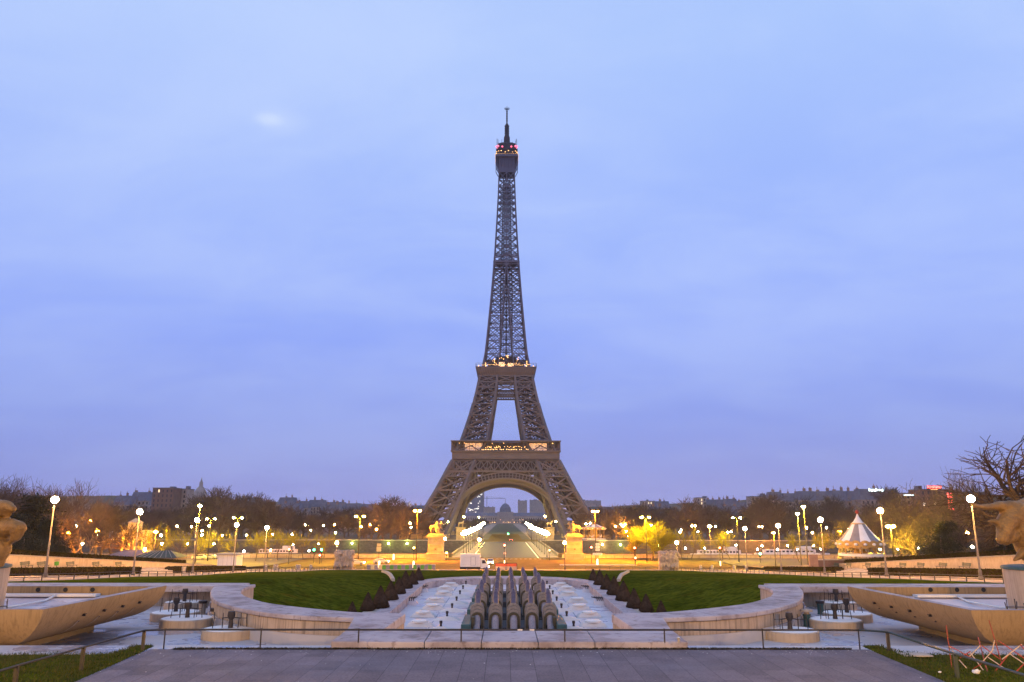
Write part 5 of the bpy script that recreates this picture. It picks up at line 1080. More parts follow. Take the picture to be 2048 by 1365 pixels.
for s in (-1, 1):
    for i in range(9):
        Y = 640 + i * 70; x = s * (30 + (i % 2) * 5); o = tree('far', 1011, Y, 1000, .2, '%s avenue tree beyond the tower on the %s' % (ORD[i], 'left' if s < 0 else 'right'), 'avenue trees beyond the tower', wide=.9); o.location.x = x; h = 11; o.scale = (h / 18 * 1.2,) * 2 + (h / 18,)
# ================================================================== QUAYS, BRIDGE DETAILS
t = None
for x0, x1, nm in ((-420, -18.5, 'left'), (18.5, 420, 'right')):
    t = thing('quay_parapet', 'long low stone parapet of the near quay on the %s of the bridge' % nm, 'wall', (0, 0, 0), 0, 'near quay parapets')
    k = MB(); k.box(x0, x1, 262.3, 262.9, -.2, 1.0); k.build('wall_face', m_rwall, t); k = MB(); k.box(x0, x1, 262.2, 263.0, 1.002, 1.16); k.build('coping', m_kerb, t)
    t = thing('far_quay_wall', 'dark stone quay wall across the river on the %s of the bridge' % nm, 'wall', (0, 0, 0), 0, 'far quay walls')
    k = MB(); k.box(x0 * 1.0, x1, 427.0, 428.3, -8, .6); k.build('wall_face', m_wall, t); k = MB(); k.box(x0, x1, 426.7, 428.5, .604, 1.0); k.build('coping', m_kerb, t)
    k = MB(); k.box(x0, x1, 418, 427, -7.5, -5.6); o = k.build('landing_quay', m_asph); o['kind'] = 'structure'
    t = thing('bridge_parapet', 'stone bridge parapet on the %s side' % nm, 'parapet', (0, 0, 0), 0, 'bridge parapets'); s = -1 if nm == 'left' else 1
    k = MB(); k.box(*sorted((s * 17.42, s * 17.9)), 268, 428, -.5, 1.0); k.build('wall_face', m_wall, t); k = MB(); k.box(*sorted((s * 17.36, s * 17.96)), 268, 428, 1.003, 1.15); k.build('coping', m_bwalk, t)
t = thing('bridge_arches', 'stone arches and piers carrying the bridge over the river', 'bridge', (0, 0, 0))
k = MB()
for s in (-1, 1):
    for i in range(5):
        y0 = 266 + i * 32; P = [(y0, -7)] + [(y0 + 2 + 28 * q / 12, -6 + 4.6 * math.sin(math.pi * q / 12)) for q in range(13)] + [(y0 + 32, -7), (y0 + 32, -1.2), (y0, -1.2)]
        k.add([(s * 17.3, y, z) for y, z in P], [tuple(range(len(P)))])
k.build('spandrel_wall', m_ped, t); k = MB()
for i in range(6): k.box(-18.5, 18.5, 264.5 + i * 32, 267.5 + i * 32, -8, -1.25)
k.build('pier', m_ped, t)
def horse_group(px, s, label):
    p = at(px, 1121, z=0); t = thing('statue_pedestal', 'tall square stone pedestal lit yellow at the %s bridgehead' % label, 'pedestal', (p.x, p.y + 2.6, 0), 0, 'bridgehead pedestals')
    k = MB(); k.cbox((0, 0, 1.0), (5.6, 5.6, 2.1)); bevel(k.build('plinth', m_ped, t), .08, 1); k = MB(); k.cbox((0, 0, 4.45), (4.7, 4.7, 4.8)); k.build('die', m_ped, t)
    k = MB(); k.cbox((0, 0, 7.0), (5.5, 5.5, .34)); k.cbox((0, 0, 7.3), (5.0, 5.0, .3)); k.cbox((0, 0, 7.62), (4.4, 3.2, .34)); k.build('cornice', m_ped, t)
    k = MB(); k.cbox((0, -2.37, 3.3), (.6, .04, .3)); k.build('plaque', m_nozzle, t)
    g = thing('horse_group', 'stone warrior standing beside his horse on the %s bridgehead pedestal' % label, 'statue', (p.x, p.y + 2.6, 7.79), 0, 'warrior and horse statues')
    b = MB(); d = -s     # horse heads to the inside
    d = 1 if px < 1000 else -1
    b.capsule((-1.2 * d, .3, 2.15), .62, (.9 * d, .3, 2.3), .6); b.capsule((-1.35 * d, .3, 2.2), .6, (-1.3 * d, .3, 2.0), .62); b.capsule((.9 * d, .3, 2.5), .5, (1.45 * d, .3, 3.3), .34); b.capsule((1.4 * d, .3, 3.45), .3, (1.95 * d, .3, 3.0), .17)
    b.capsule((1.35 * d, .3, 3.7), .09, (1.3 * d, .3, 3.9), .04)
    for x, y, bx in ((-1.5, .0, -.25), (-1.2, .6, .2), (.9, .0, .1)): b.capsule((x * d, y, 1.8), .34, ((x + bx) * d, y, 1.0), .17); b.capsule(((x + bx) * d, y, 1.0), .16, ((x + bx * .4) * d, y, .1), .13)
    b.capsule((1.0 * d, .6, 1.9), .3, (1.7 * d, .6, 1.75), .17); b.capsule((1.7 * d, .6, 1.75), .15, (1.75 * d, .6, 1.1), .11)
    b.capsule((-1.75 * d, .3, 2.5), .16, (-2.15 * d, .3, 2.2), .15); b.capsule((-2.15 * d, .3, 2.2), .15, (-2.1 * d, .3, 1.3), .06)
    organic('horse', b, m_ped, .09, g, 3)
    b = MB(); y = -.75
    b.capsule((.35 * d, y, 2.3), .33, (.35 * d, y, 3.1), .4); b.capsule((.35 * d, y, 3.3), .18, (.35 * d, y, 3.5), .15); b.capsule((.35 * d, y, 3.65), .24, (.35 * d, y, 3.78), .22)
    for a in (-1, 1): b.capsule((.35 * d + a * .18, y, 2.2), .24, (.35 * d + a * .26, y, 1.15), .16); b.capsule((.35 * d + a * .26, y, 1.15), .17, (.35 * d + a * .3, y, .12), .12); b.capsule((.35 * d + a * .3, y, .1), .11, (.35 * d + a * .32, y - .25, .08), .09); b.capsule((.35 * d + a * .42, y, 3.1), .15, (.35 * d + a * .62, y + .1, 2.5), .12); b.capsule((.35 * d + a * .62, y + .1, 2.5), .12, (.35 * d + a * (.55 if a * d < 0 else .9), y + .3, 2.1 if a * d < 0 else 2.9), .1)
    b.capsule((.1 * d, y + .3, 2.9), .3, (-.1 * d, y + .35, 1.1), .35)
    organic('warrior', b, m_ped, .07, g, 3)
    k = MB(); k.cbox((0, 0, .06), (4.2, 2.6, .12)); k.build('base', m_ped, g)
horse_group(870, -1, 'left'); horse_group(1150, 1, 'right')
for px, Y in ((875, 434), (1146, 434)):
    q = thing('far_pedestal', 'small stone pedestal and statue at the far end of the bridge, %s side' % ('left' if px < 1000 else 'right'), 'pedestal', (-24 if px < 1000 else 24, 434, 0), 0, 'far bridgehead pedestals')
    k = MB(); k.cbox((0, 0, 3.6), (4.6, 4.6, 7.2)); k.cbox((0, 0, 7.3), (5.3, 5.3, .3)); k.build('die', m_ped, q); b = MB(); b.capsule((-1, 0, 9.6), .6, (.9, 0, 9.7), .6); b.capsule((.9, 0, 10), .4, (1.6, 0, 10.9), .25)
    for x in (-1.2, .9): b.capsule((x, 0, 9.4), .3, (x, 0, 7.5), .16)
    organic('horse', b, m_ped, .12, q, 2)
# carved stone blocks
def relief(px, py, pxw, ytop, seed, label):
    p = at(px, py, Y=187); p.z = hz(p.x, 187) - .1; W = pxw / F * 192; H = at(px, ytop, Y=187).z - p.z; r = random.Random(seed)
    t = thing('carved_block', label, 'sculpture', p, 0, 'carved stone blocks'); b = MB()
    b.box(-W / 2 + .3, W / 2 - .3, -.3, 1.6, 0, H - .2)
    for i in range(5):
        x = -W / 2 + .7 + i * (W - 1.4) / 4; lean = r.uniform(-.35, .35); hh = H * r.uniform(.74, .9)
        b.capsule((x, -.45, hh * .55), .44, (x + lean, -.6, hh * .8), .5); b.capsule((x + lean, -.6, hh * .96), .3, (x + lean * 1.2, -.65, hh), .3)
        for a in (-1, 1): b.capsule((x + a * .2, -.5, hh * .5), .33, (x + a * .35 + lean * .5, -.75 - .3 * r.random(), hh * .26), .24); b.capsule((x + a * .35 + lean * .5, -.75, hh * .26), .24, (x + a * .25, -.6, .1), .2); b.capsule((x + lean + a * .45, -.6, hh * .78), .22, (x + lean + a * .75, -.85, hh * r.uniform(.5, 1)), .15)
    for i in range(16): a = r.uniform(-W / 2 + .3, W / 2 - .3); b.capsule((a, -.3, H * r.uniform(.75, .98)), r.uniform(.2, .42), (a + r.uniform(-.6, .6), -.4, H * r.uniform(.55, .95)), r.uniform(.15, .3))
    b.capsule((-W / 2 + .3, .5, H - .3), .32, (W / 2 - .3, .5, H - .25), .32)
    organic('relief', b, m_stone, .1, t, 2, .16, 1.4); k = MB(); k.box(-W / 2 - .25, W / 2 + .25, -1.5, 1.9, -.3, .22); k.build('base', m_kerb, t)
relief(687, 1146, 37, 1101, 5, 'carved stone block of twisting figures on the left lawn edge'); relief(1338, 1147, 39, 1103, 6, 'carved stone block of standing figures on the right lawn edge')
# ================================================================== GARDEN WALLS, HEDGES, BENCHES, FENCES
def hedge(name_label, s, Y0_, Y1_, X, w, h, zoff=0.0, zf=None, group='clipped hedges along the paths'):
    t = thing('hedge', name_label, 'hedge', (0, 0, 0), 0, group); r = random.Random(int(Y0_ * 7 + X)); zf = zf or (lambda y: zg(y)); k = MB(); n = int((Y1_ - Y0_) / 2); sv = []
    for i in range(n + 1):
        y = Y0_ + (Y1_ - Y0_) * i / n; sv += [(s * (X - w / 2 + .06), y, zf(y) + zoff), (s * (X - w / 2 + .06), y, zf(y) + zoff + h - .06), (s * (X + w / 2 - .06), y, zf(y) + zoff + h - .06), (s * (X + w / 2 - .06), y, zf(y) + zoff)]
    fs = []
    for i in range(n):
        for a in range(3): fs.append((i * 4 + a, i * 4 + a + 1, i * 4 + 5 + a, i * 4 + 4 + a))
    fs += [(0, 3, 2, 1), (n * 4, n * 4 + 1, n * 4 + 2, n * 4 + 3)]; k.add(sv, fs); k.build('core', m_yew, t)
    k = MB()
    for _ in range(int((Y1_ - Y0_) * 190)):
        y = r.uniform(Y0_, Y1_); u = r.random()
        if u < .45: x = X - w / 2; z = r.random() * h
        elif u < .9: x = X + r.uniform(-.5, .5) * w; z = h
        else: x = X + w / 2; z = r.random() * h
        if r.random() < .05: y = r.choice((Y0_, Y1_)); x = X + r.uniform(-.5, .5) * w; z = r.random() * h
        c = Vector((s * (x + r.gauss(0, .04)), y, zf(y) + zoff + z + r.gauss(0, .04))); a = Vector((r.gauss(0, 1), r.gauss(0, 1), r.gauss(0, 1))).normalized() * .11; b = Vector((r.gauss(0, 1), r.gauss(0, 1), r.gauss(0, 1))).normalized() * .08
        k.add([c - a, c + b, c + a, c - b], [(0, 1, 2, 3)])
    k.build('foliage', m_hedge, t)
for s, sd in ((-1, 'left'), (1, 'right')):
    hedge('long clipped hedge beside the %s path, nearest the viewer' % sd, s, 70, 120, 54.5, 1.6, .88); hedge('shorter clipped hedge beside the %s path beyond the steps' % sd, s, 132, 168, 54.5, 1.6, .88)
    wt_ = lambda y: 8.5 - .0756 * (y - 97) if y < 182 else 2.07
    t = thing('retaining_wall', 'long pale retaining wall behind the %s row of benches' % sd, 'wall', (0, 0, 0), 0, 'retaining walls behind the benches')
    k = MB(); n = 36; V = []
    for i in range(n + 1): y = 45 + (182 - 45) * i / n; V += [(s * 62.0, y, hz(s * 60, y) - .4), (s * 62.0, y, wt_(y)), (s * 62.6, y, wt_(y)), (s * 62.6, y, wt_(y) - 3)]
    fs = []
    for i in range(n):
        for a in range(3): q = (i * 4 + a, i * 4 + a + 1, i * 4 + 5 + a, i * 4 + 4 + a); fs.append(q if s < 0 else q[::-1])
    e_ = n * 4; fs.append((e_, e_ + 1, e_ + 2, e_ + 3)); k.add(V, fs); k.build('wall_face', m_rwall, t)
    k = MB()
    for i in range(n): y = 45 + (182 - 45) * i / n; y2 = y + (182 - 45) / n - .03; k.add([(s * 61.9, y, wt_(y) + .01), (s * 62.7, y, wt_(y) + .01), (s * 62.7, y2, wt_(y2) + .01), (s * 61.9, y2, wt_(y2) + .01), (s * 61.9, y, wt_(y) + .16), (s * 62.7, y, wt_(y) + .16), (s * 62.7, y2, wt_(y2) + .16), (s * 61.9, y2, wt_(y2) + .16)], [(0, 3, 2, 1), (4, 5, 6, 7), (0, 1, 5, 4), (1, 2, 6, 5), (2, 3, 7, 6), (3, 0, 4, 7)])
    k.build('coping', m_kerb, t)
    hedge('low hedge growing along the top of the %s retaining wall' % sd, s, 60, 160, 63.6, 1.2, .7, .05, wt_, 'hedges on top of the retaining walls')
    # raised bench strip and steps
    k = MB(); V = []
    for i in range(n + 1): y = 60 + 115 * i / n; V += [(s * 56.6, y, zg(y) - .3), (s * 56.6, y, zg(y) + .72), (s * 61.98, y, zg(y) + .72)]
    fs = []
    for i in range(n):
        for a in range(2): q = (i * 3 + a, i * 3 + a + 1, i * 3 + 4 + a, i * 3 + 3 + a); fs.append(q if s < 0 else q[::-1])
    k.add(V, fs); struct('bench_terrace', k, m_walk)
    t = thing('garden_steps', 'short flight of pale stone steps between the %s hedges' % sd, 'steps', (s * 53.4, 126, zg(126)), 0, 'steps between the hedges')
    for i in range(4): k = MB(); k.box(*sorted((s * (i * .8), s * 3.3)), -4.6, 4.6, -.25 + .001 * i, .13 * (i + 1)); k.build('step', m_kerb, t)
def bench(loc, rz, label):
    t = thing('park_bench', label, 'bench', loc, rz, 'green slatted park benches')
    k = MB()
    for i in range(4): k.cbox((0, -.18 + i * .13, .45), (2.1, .1, .04))
    k.build('seat', m_bench, t); k = MB()
    for i in range(3): k.cbox((0, .32 + i * .03, .6 + i * .14), (2.1, .04, .11))
    k.build('backrest', m_bench, t)
    for x in (-.75, .75): k = MB(); k.tube([(x, -.28, 0), (x, -.2, .42), (x, .28, .43), (x, .42, .95)], .035, 6); k.tube([(x, .26, .43), (x, .46, 0)], .035, 6); k.build('leg', m_dpole, t)
    return t
bproto = None
BL = [55, 88, 145, 196, 241]; BR = [1928, 1881, 1837, 1801, 1763, 1732, 1694, 1669]
for sd, BB, s in (('left', BL, -1), ('right', BR, 1)):
    for i, px in enumerate(BB):
        p = at(px, 1131, X=s * 60.6); p.z = zg(p.y) + .72; lb = '%s green bench from the front along the %s wall' % (ORD[i], sd); rz = R(90) * (-s)
        rz = R(-90) if s > 0 else R(90)
        if bproto is None: bproto = bench(p, rz, lb)
        else: dup(bproto, p, rz, lb)
p = at(113, 1131, X=-60.9); p.z = zg(p.y) + .72; t = thing('litter_bin', 'green open litter bin between the second and third left benches', 'bin', p)
k = MB(); k.tube([(0, 0, 0), (0, 0, 1.0)], .04, 6); k.build('post', m_dpole, t); k = MB(); k.lathe([(.26, .45), (.3, .95), (.27, .95), (.24, .5)], 12); k.build('basket', m_green, t); k = MB(); k.lathe([(.34, 1.12), (.34, 1.18), (.001, 1.2)], 12); k.build('lid', m_bench, t)
p = at(367, 1146, X=-53); p.z = zg(p.y); t = thing('litter_bin', 'grey stone litter bin at the foot of the left garden steps', 'bin', p); k = MB(); k.lathe([(.3, 0), (.36, .9), (.3, .92), (.28, .6)], 14); k.build('drum', m_kerb, t)
def fence(pts, label, hh=.55, sp=2.2, rails=2, mat=None):
    t = thing('low_fence', label, 'fence', (0, 0, 0), 0, 'low rail fences round the lawns'); k = MB(); P = resample(pts, max(2, int(sum((Vector(a) - Vector(b)).length for a, b in zip(pts, pts[1:])) / sp)))
    P = [Vector((q.x, q.y, hz(q.x, q.y) if q.y < 200 else .02)) for q in P]
    for r_ in range(rails): k.tube([q + Vector((0, 0, hh * (1 - r_ * .5))) for q in P], .03, 5)
    k.build('rail', m_rail, t); k = MB(); k.bar(Vector((0, 0, -.1)), Vector((0, 0, hh + .02)), .07); me = k.mesh('post', m_rail)
    for q in P: o = bpy.data.objects.new('post', me); col.objects.link(o); o.parent = t; o.location = q
    return t
for s, sd in ((-1, 'left'), (1, 'right')):
    fence([(s * 40.8, 48), (s * 40.8, 80), (s * 40.8, 120), (s * 40.6, 150), (s * 39.5, 178), (s * 38, 186)], 'low two rail fence between the lawn and the %s path' % sd)
    fence([(s * 43.5, 187.6), (s * 60, 187)], 'low rail fence past the carved block on the %s' % sd, .5, 1.6, 1)
    fence([(s * 20, 202.5), (s * 60, 202.8)], 'thin rail fence along the near road edge on the %s' % sd, .7, 2.5, 1)
    fence([(s * 24, 259.5), (s * 120, 259.5)], 'rail fence along the quay pavement on the %s' % sd, .9, 3, 2)
# bollards with chains near the left and right road edges
for sd, L_ in (('left', [531, 548, 553, 593, 598, 621]), ('right', [1402, 1425, 1469, 1493])):
    for i, px in enumerate(L_):
        p = at(px, 1146, Y=189); p.z = hz(p.x, 189); t = thing('stone_bollard', '%s squat stone bollard from the left at the %s road edge' % (ORD[i], sd), 'bollard', p, 0, 'squat stone bollards'); k = MB(); k.lathe([(.45, 0), (.42, .12), (.34, .2), (.32, .95), (.28, 1.1), (.001, 1.16)], 12); autosmooth(k.build('shaft', m_kerb, t))
        if i + 1 < len(L_) and L_[i + 1] - px > 15:
            q = at(L_[i + 1], 1146, Y=189); q.z = hz(q.x, 189); k = MB(); k.tube([Vector((0, 0, .85)).lerp(q - p + Vector((0, 0, .85)), u / 8) - Vector((0, 0, .5 * math.sin(math.pi * u / 8))) for u in range(9)], .04, 5); k.build('chain', m_dpole, t)
# ================================================================== STREET THINGS
def signal(px, ylamp, ybase, label, em, zb=0.0, Y=None, low=None):
    p = at(px, ybase, z=zb) if Y is None else at(px, ybase, Y=Y); p.z = zb; h = at(px, ylamp, Y=p.y).z - zb; t = thing('traffic_light', label, 'traffic light', p, 0, 'traffic lights on the place')
    k = MB(); k.tube([(0, 0, 0), (0, 0, h + .2)], .08, 8); k.build('pole', m_dpole, t); k = MB(); k.cbox((0, -.1, h - .25), (.42, .3, 1.25)); bevel(k.build('housing', m_black, t), .04, 1)
    z = {'r': h, 'g': h, 'a': h}[em[1]]
    for j, dz_ in enumerate((0, -.36, -.72)):
        k = MB(); k.tube([(0, -.25, h + dz_ + (.0)), (0, -.3, h + dz_)], .27 if j == 0 else .13, 12); k.build('lens', em[0] if j == 0 else m_black, t)
    if low: k = MB(); k.lathe([(.16, 0), (.15, 1.2), (.001, 1.22)], 8); k.build('lit_post', low, t)
    return t
RD, GN, AM = (e_red, 'r'), (e_grn, 'g'), (e_amber, 'a')
e_post = E("bollard_glow", (1, .72, .4), 3)
for a in [(1009, 1091, 1130, 'red traffic light in the middle of the place before the bridge', RD), (1016, 1068, 1083, 'green traffic light at the far end of the bridge', GN), (1183, 1095, 1127, 'red traffic light right of the right horse pedestal', RD),
          (1099, 1101, 1121, 'small red light at the right bridge corner', RD), (1270, 1096, 1130, 'red traffic light on the right traffic island', RD), (1441, 1096, 1132, 'red traffic light near the right barge', RD), (577, 1099, 1129, 'red traffic light left of the left carved block', RD),
          (627, 1100, 1126, 'green traffic light further left of the two green ones', GN), (642, 1100, 1127, 'green traffic light just left of the left carved block', GN), (639, 1111, 1128, 'low red light under the left green signals', RD), (1521, 1108, 1127, 'green traffic light beyond the right barge', GN), (827, 1096, 1128, 'traffic light just left of the orange mast', AM), (893, 1106, 1122, 'small traffic light beside the left horse pedestal', AM), (1271, 1116, 1131, 'low repeater light on the right island', RD)]:
    signal(*a, low=e_post if a[0] in (1009, 1441) else None)
e_lowpost = e_post
for px, yb, lb in [(787, 1120, 'white lit marker post before the left quay parapet'), (827, 1136, 'bright lit marker post behind the green panels'), (758, 1136, 'lit marker post at the left end of the green panels'), (1195, 1131, 'white lit marker post under the right direction signs')]:
    p = at(px, yb, z=0); t = thing('marker_post', lb, 'marker post', p, 0, 'lit marker posts'); k = MB(); k.lathe([(.28, 0), (.24, 1.5), (.12, 1.7), (.001, 1.72)], 10); k.build('shaft', e_lowpost, t)
def dsign(px, ybase, rows_, label, mt):
    p = at(px, ybase, z=0); t = thing('direction_sign', label, 'road sign', p, 0, 'stacked direction signs'); top = at(px, rows_[0][0], Y=p.y).z + .6
    k = MB(); k.tube([(0, 0, 0), (0, 0, top)], .08, 8); k.build('post', m_dpole, t)
    for y, w in rows_:
        z = at(px, y, Y=p.y).z; k = MB(); k.add([(-w, -.12, z - .32), (w * .8, -.12, z - .32), (w, -.12, z), (w * .8, -.12, z + .32), (-w, -.12, z + .32), (-w, -.05, z - .32), (w * .8, -.05, z - .32), (w, -.05, z), (w * .8, -.05, z + .32), (-w, -.05, z + .32)], [(0, 1, 2, 3, 4), (9, 8, 7, 6, 5), (0, 5, 6, 1), (1, 6, 7, 2), (2, 7, 8, 3), (3, 8, 9, 4), (4, 9, 5, 0)]); k.build('panel', mt, t)
        k = MB()
        for i in range(4): k.box(-w * .75 + i * w * .36, -w * .5 + i * w * .36, -.135, -.122, z - .09, z + .09)
        k.build('blurred_lettering', m_grey, t)
m_sign_y = M("sign_cream", (.75, .62, .3), (.65, .52, .24), 3, .5)
dsign(757, 1128, [(1090, .6), (1096, .65), (1101, .65)], 'yellow lit stack of direction signs left of the green panels', m_sign_y)
dsign(1196, 1129, [(1089, .55), (1094.5, .6), (1100, .6), (1108.5, 1.4)], 'white stack of direction signs under the right orange mast', m_white)
p = at(1010, 1142, z=0); t = thing('round_sign', 'round no turn sign on a lit post behind the cannons', 'road sign', at(1009.5, 1128, z=0)); z = at(1009, 1107, Y=t.location.y).z
k = MB(); k.tube([(0, -.1, 0), (0, -.1, z + .4)], .05, 6); k.build('post', m_dpole, t); k = MB(); k.tube([(0, -.2, z), (0, -.17, z)], .42, 18); k.build('rim', m_red, t); k = MB(); k.tube([(0, -.215, z), (0, -.203, z)], .33, 18); k.build('face', m_white, t); k = MB(); k.bar((-.2, -.222, z - .2), (.2, -.222, z + .2), .07); k.tube([(-.1, -.222, z - .15), (-.1, -.222, z + .05), (.1, -.222, z + .1)], .03, 5); k.build('symbol', m_black, t)
t = thing('crowd_barrier', 'orange meshed barrier panels around the sign post behind the cannons', 'barrier', at(1012, 1141, z=.1)); w = 2.7
k = MB()
for x in (-w, 0, w): k.tube([(x, 0, 0), (x, 0, 1.7)], .05, 6)
for z in (.15, 1.7): k.tube([(-w, 0, z), (w, 0, z)], .04, 6)
for x in (-w, w): k.tube([(x, 0, 1.7), (x, 1.4, 1.7), (x, 1.4, 0)], .04, 6)
k.build('frame', m_dpole, t); k = MB(); k.quad((-w, .02, .9), (w, .02, .9), (w, .02, 1.62), (-w, .02, 1.62)); k.build('panel', m_rust, t); k = MB(); k.quad((-w, .02, .15), (w, .02, .15), (w, .02, .9), (-w, .02, .9)); k.build('lower_panel', m_grey, t)
p0 = at(733, 1143, z=.05); p1 = at(871, 1142, z=.05); pa = [p0.lerp(p1, i / 18) for i in range(19)]
for i in range(18):
    g = i % 2 == 0 and i > 2; a, b = pa[i], pa[i + 1]
    mt = m_green if (i > 3 and i % 2 == 0) else m_sign_y if i < 4 and i % 2 else m_grey; t = thing('site_panel', '%s panel from the left of the row of %s building site panels' % (ORD[i], 'green and grey'), 'site barrier', a, 0, 'green and grey site panels'); dx = (b - a).x
    k = MB(); k.box(.04, dx - .04, -.05, .05, .12, 1.42); bevel(k.build('board', mt, t), .02, 1); k = MB(); k.box(.0, dx, -.25, .25, 0, .115); k.build('foot', m_grey, t); k = MB(); k.box(0, dx, -.07, .07, 1.425, 1.5); k.build('top_rail', m_white, t)
# truck
p = at(919, 1143.5, z=.05); q = at(978, 1143.5, z=.05); Lk = (q - p).length
t = thing('box_truck', 'white box truck with lit cab crossing the place in front of the bridge', 'truck', (p.x, p.y, .05), R(4)); h = at(930, 1109, Y=p.y).z
k = MB(); k.box(.15, Lk * .7, 0, 2.4, 1.05, h); bevel(k.build('box_body', m_white, t), .05, 2)
k = MB(); k.box(Lk * .38, Lk * .54, -.02, -.003, 1.45, h - .7); k.build('side_door', m_tentw, t); k = MB()
for (a, b, c, d_) in ((Lk * .375, Lk * .545, h - .7, h - .66), (Lk * .375, Lk * .545, 1.41, 1.45), (Lk * .375, Lk * .385, 1.45, h - .7), (Lk * .535, Lk * .545, 1.45, h - .7)): k.box(a, b, -.03, -.004, c, d_)
k.build('door_trim', m_grey, t)
k = MB(); cb = [(Lk * .71, .7), (Lk * .99, .7), (Lk * 1.0, 1.35), (Lk * .95, 1.75), (Lk * .85, 2.85), (Lk * .71, 2.95)]; k.add([(x, .1, z) for x, z in cb] + [(x, 2.3, z) for x, z in cb], [tuple(range(6)), tuple(range(11, 5, -1))] + [(i, 6 + i, 6 + (i + 1) % 6, (i + 1) % 6) for i in range(6)]); bevel(k.build('cab', m_white, t), .06, 2)
k = MB(); k.add([(Lk * .76, .085, 1.85), (Lk * .91, .085, 1.85), (Lk * .85, .085, 2.65), (Lk * .76, .085, 2.65)], [(0, 1, 2, 3)]); k.add([(Lk * .945, .3, 1.85), (Lk * .945, 2.1, 1.85), (Lk * .862, 2.1, 2.75), (Lk * .862, .3, 2.75)], [(0, 1, 2, 3)]); k.build('window', m_win, t)
k = MB(); k.box(.1, Lk * .95, .25, 2.15, .55, 1.04); k.build('chassis', m_black, t)
for x in (Lk * .24, Lk * .85):
    for y in (.0, 2.1): k = MB(); k.tube([(x, y, .45), (x, y + .3, .45)], .45, 18); w = k.build('wheel', m_black, t); k = MB(); k.tube([(x, y - .01, .45), (x, y + .31, .45)], .22, 12); k.build('rim', m_grey, w)
k = MB(); k.sphere((Lk * .99, .35, 1.1), .16, 8, 5); k.build('headlight', e_head, t); k = MB(); k.sphere((Lk * .99, 2.05, 1.1), .16, 8, 5); k.build('headlight', e_head, t)
k = MB(); k.cbox((.08, .3, 1.2), (.1, .25, .3)); k.build('tail_light', m_red, t)
# cars
def car(px, py, rz, label, body, facing_lit=True, head=None, tail=None, taxi=False, scale=1.0):
    p = at(px, py, z=.02); t = thing('car', label, 'car', p, rz, 'cars on the place and the bridge')
    pr = [(-2.1, .35), (2.1, .35), (2.15, .75), (1.9, .92), (1.1, 1.0), (.45, 1.45), (-1.2, 1.48), (-1.85, 1.05), (-2.15, .95)]
    k = MB(); n = len(pr); k.add([(x, -.85 + (.14 if z > 1.1 else 0), z) for x, z in pr] + [(x, .85 - (.14 if z > 1.1 else 0), z) for x, z in pr], [tuple(range(n)), tuple(range(2 * n - 1, n - 1, -1))] + [(i, n + i, n + (i + 1) % n, (i + 1) % n) for i in range(n)]); bevel(k.build('body', body, t), .07, 2, 25)
    k = MB(); k.add([(.95, -.74, 1.08), (.48, -.73, 1.4), (-1.15, -.73, 1.42), (-1.65, -.74, 1.08)], [(0, 1, 2, 3)]); k.add([(.95, .8, 1.08), (.48, .73, 1.41), (-1.15, .73, 1.43), (-1.65, .8, 1.08)], [(3, 2, 1, 0)]); k.add([(1.09, -.68, 1.02), (1.09, .68, 1.02), (.5, .62, 1.43), (.5, -.62, 1.43)], [(0, 1, 2, 3)]); w = k.build('window', m_win, t)
    for v in w.data.vertices: v.co.y *= 1.06; v.co.x += .03 if v.co.x > .4 else 0
    for x in (-1.35, 1.35):
        for y in (-.86, .66): k = MB(); k.tube([(x, y, .33), (x, y + .2, .33)], .33, 14); ww = k.build('wheel', m_black, t); k = MB(); k.tube([(x, y - .01, .33), (x, y + .21, .33)], .18, 10); k.build('rim', m_grey, ww)
    for y in (-.6, .6):
        k = MB(); k.sphere((2.12, y, .7), .15, 8, 5); k.build('headlight', head or m_white, t); k = MB(); k.cbox((-2.12, y, .85), (.1, .25, .15)); k.build('tail_light', tail or m_red, t)
    if taxi: k = MB(); k.cbox((-.3, 0, 1.56), (.3, .5, .16)); k.build('roof_sign', e_amber, t)
    return t
m_silver = M("silver_paint", (.5, .5, .5), (.42, .42, .43), 1, .35, spec=.6); m_dcar = M("dark_paint", (.05, .05, .06), (.04, .04, .05), 1, .35, spec=.6); m_ycar = M("cream_paint", (.7, .62, .45), (.6, .52, .38), 1, .4, spec=.6)
car(981, 1129, R(-90), 'car facing the viewer with dazzling white headlights right of the truck', m_silver, head=e_head); car(956, 1118, R(-90), 'pale car on the bridge behind the truck', m_silver, head=e_head); car(961, 1096, R(-90), 'car with two amber lamps further along the bridge', m_dcar, head=e_amber)
car(712, 1131, R(8), 'cream car just right of the left carved block', m_ycar, head=e_head); car(762, 1128, R(4), 'cream car further behind the direction sign', m_ycar, head=e_head); car(1022, 1083, R(90), 'small car at the far end of the bridge', m_dcar, tail=e_red)
for i, (px, py) in enumerate([(420, 1119), (442, 1118), (398, 1120)]): car(px, py, R(180), 'parked car behind the third left path lamp, %s from the left' % ['second', 'third', 'first'][i], (m_silver, m_dcar, m_ycar)[i])
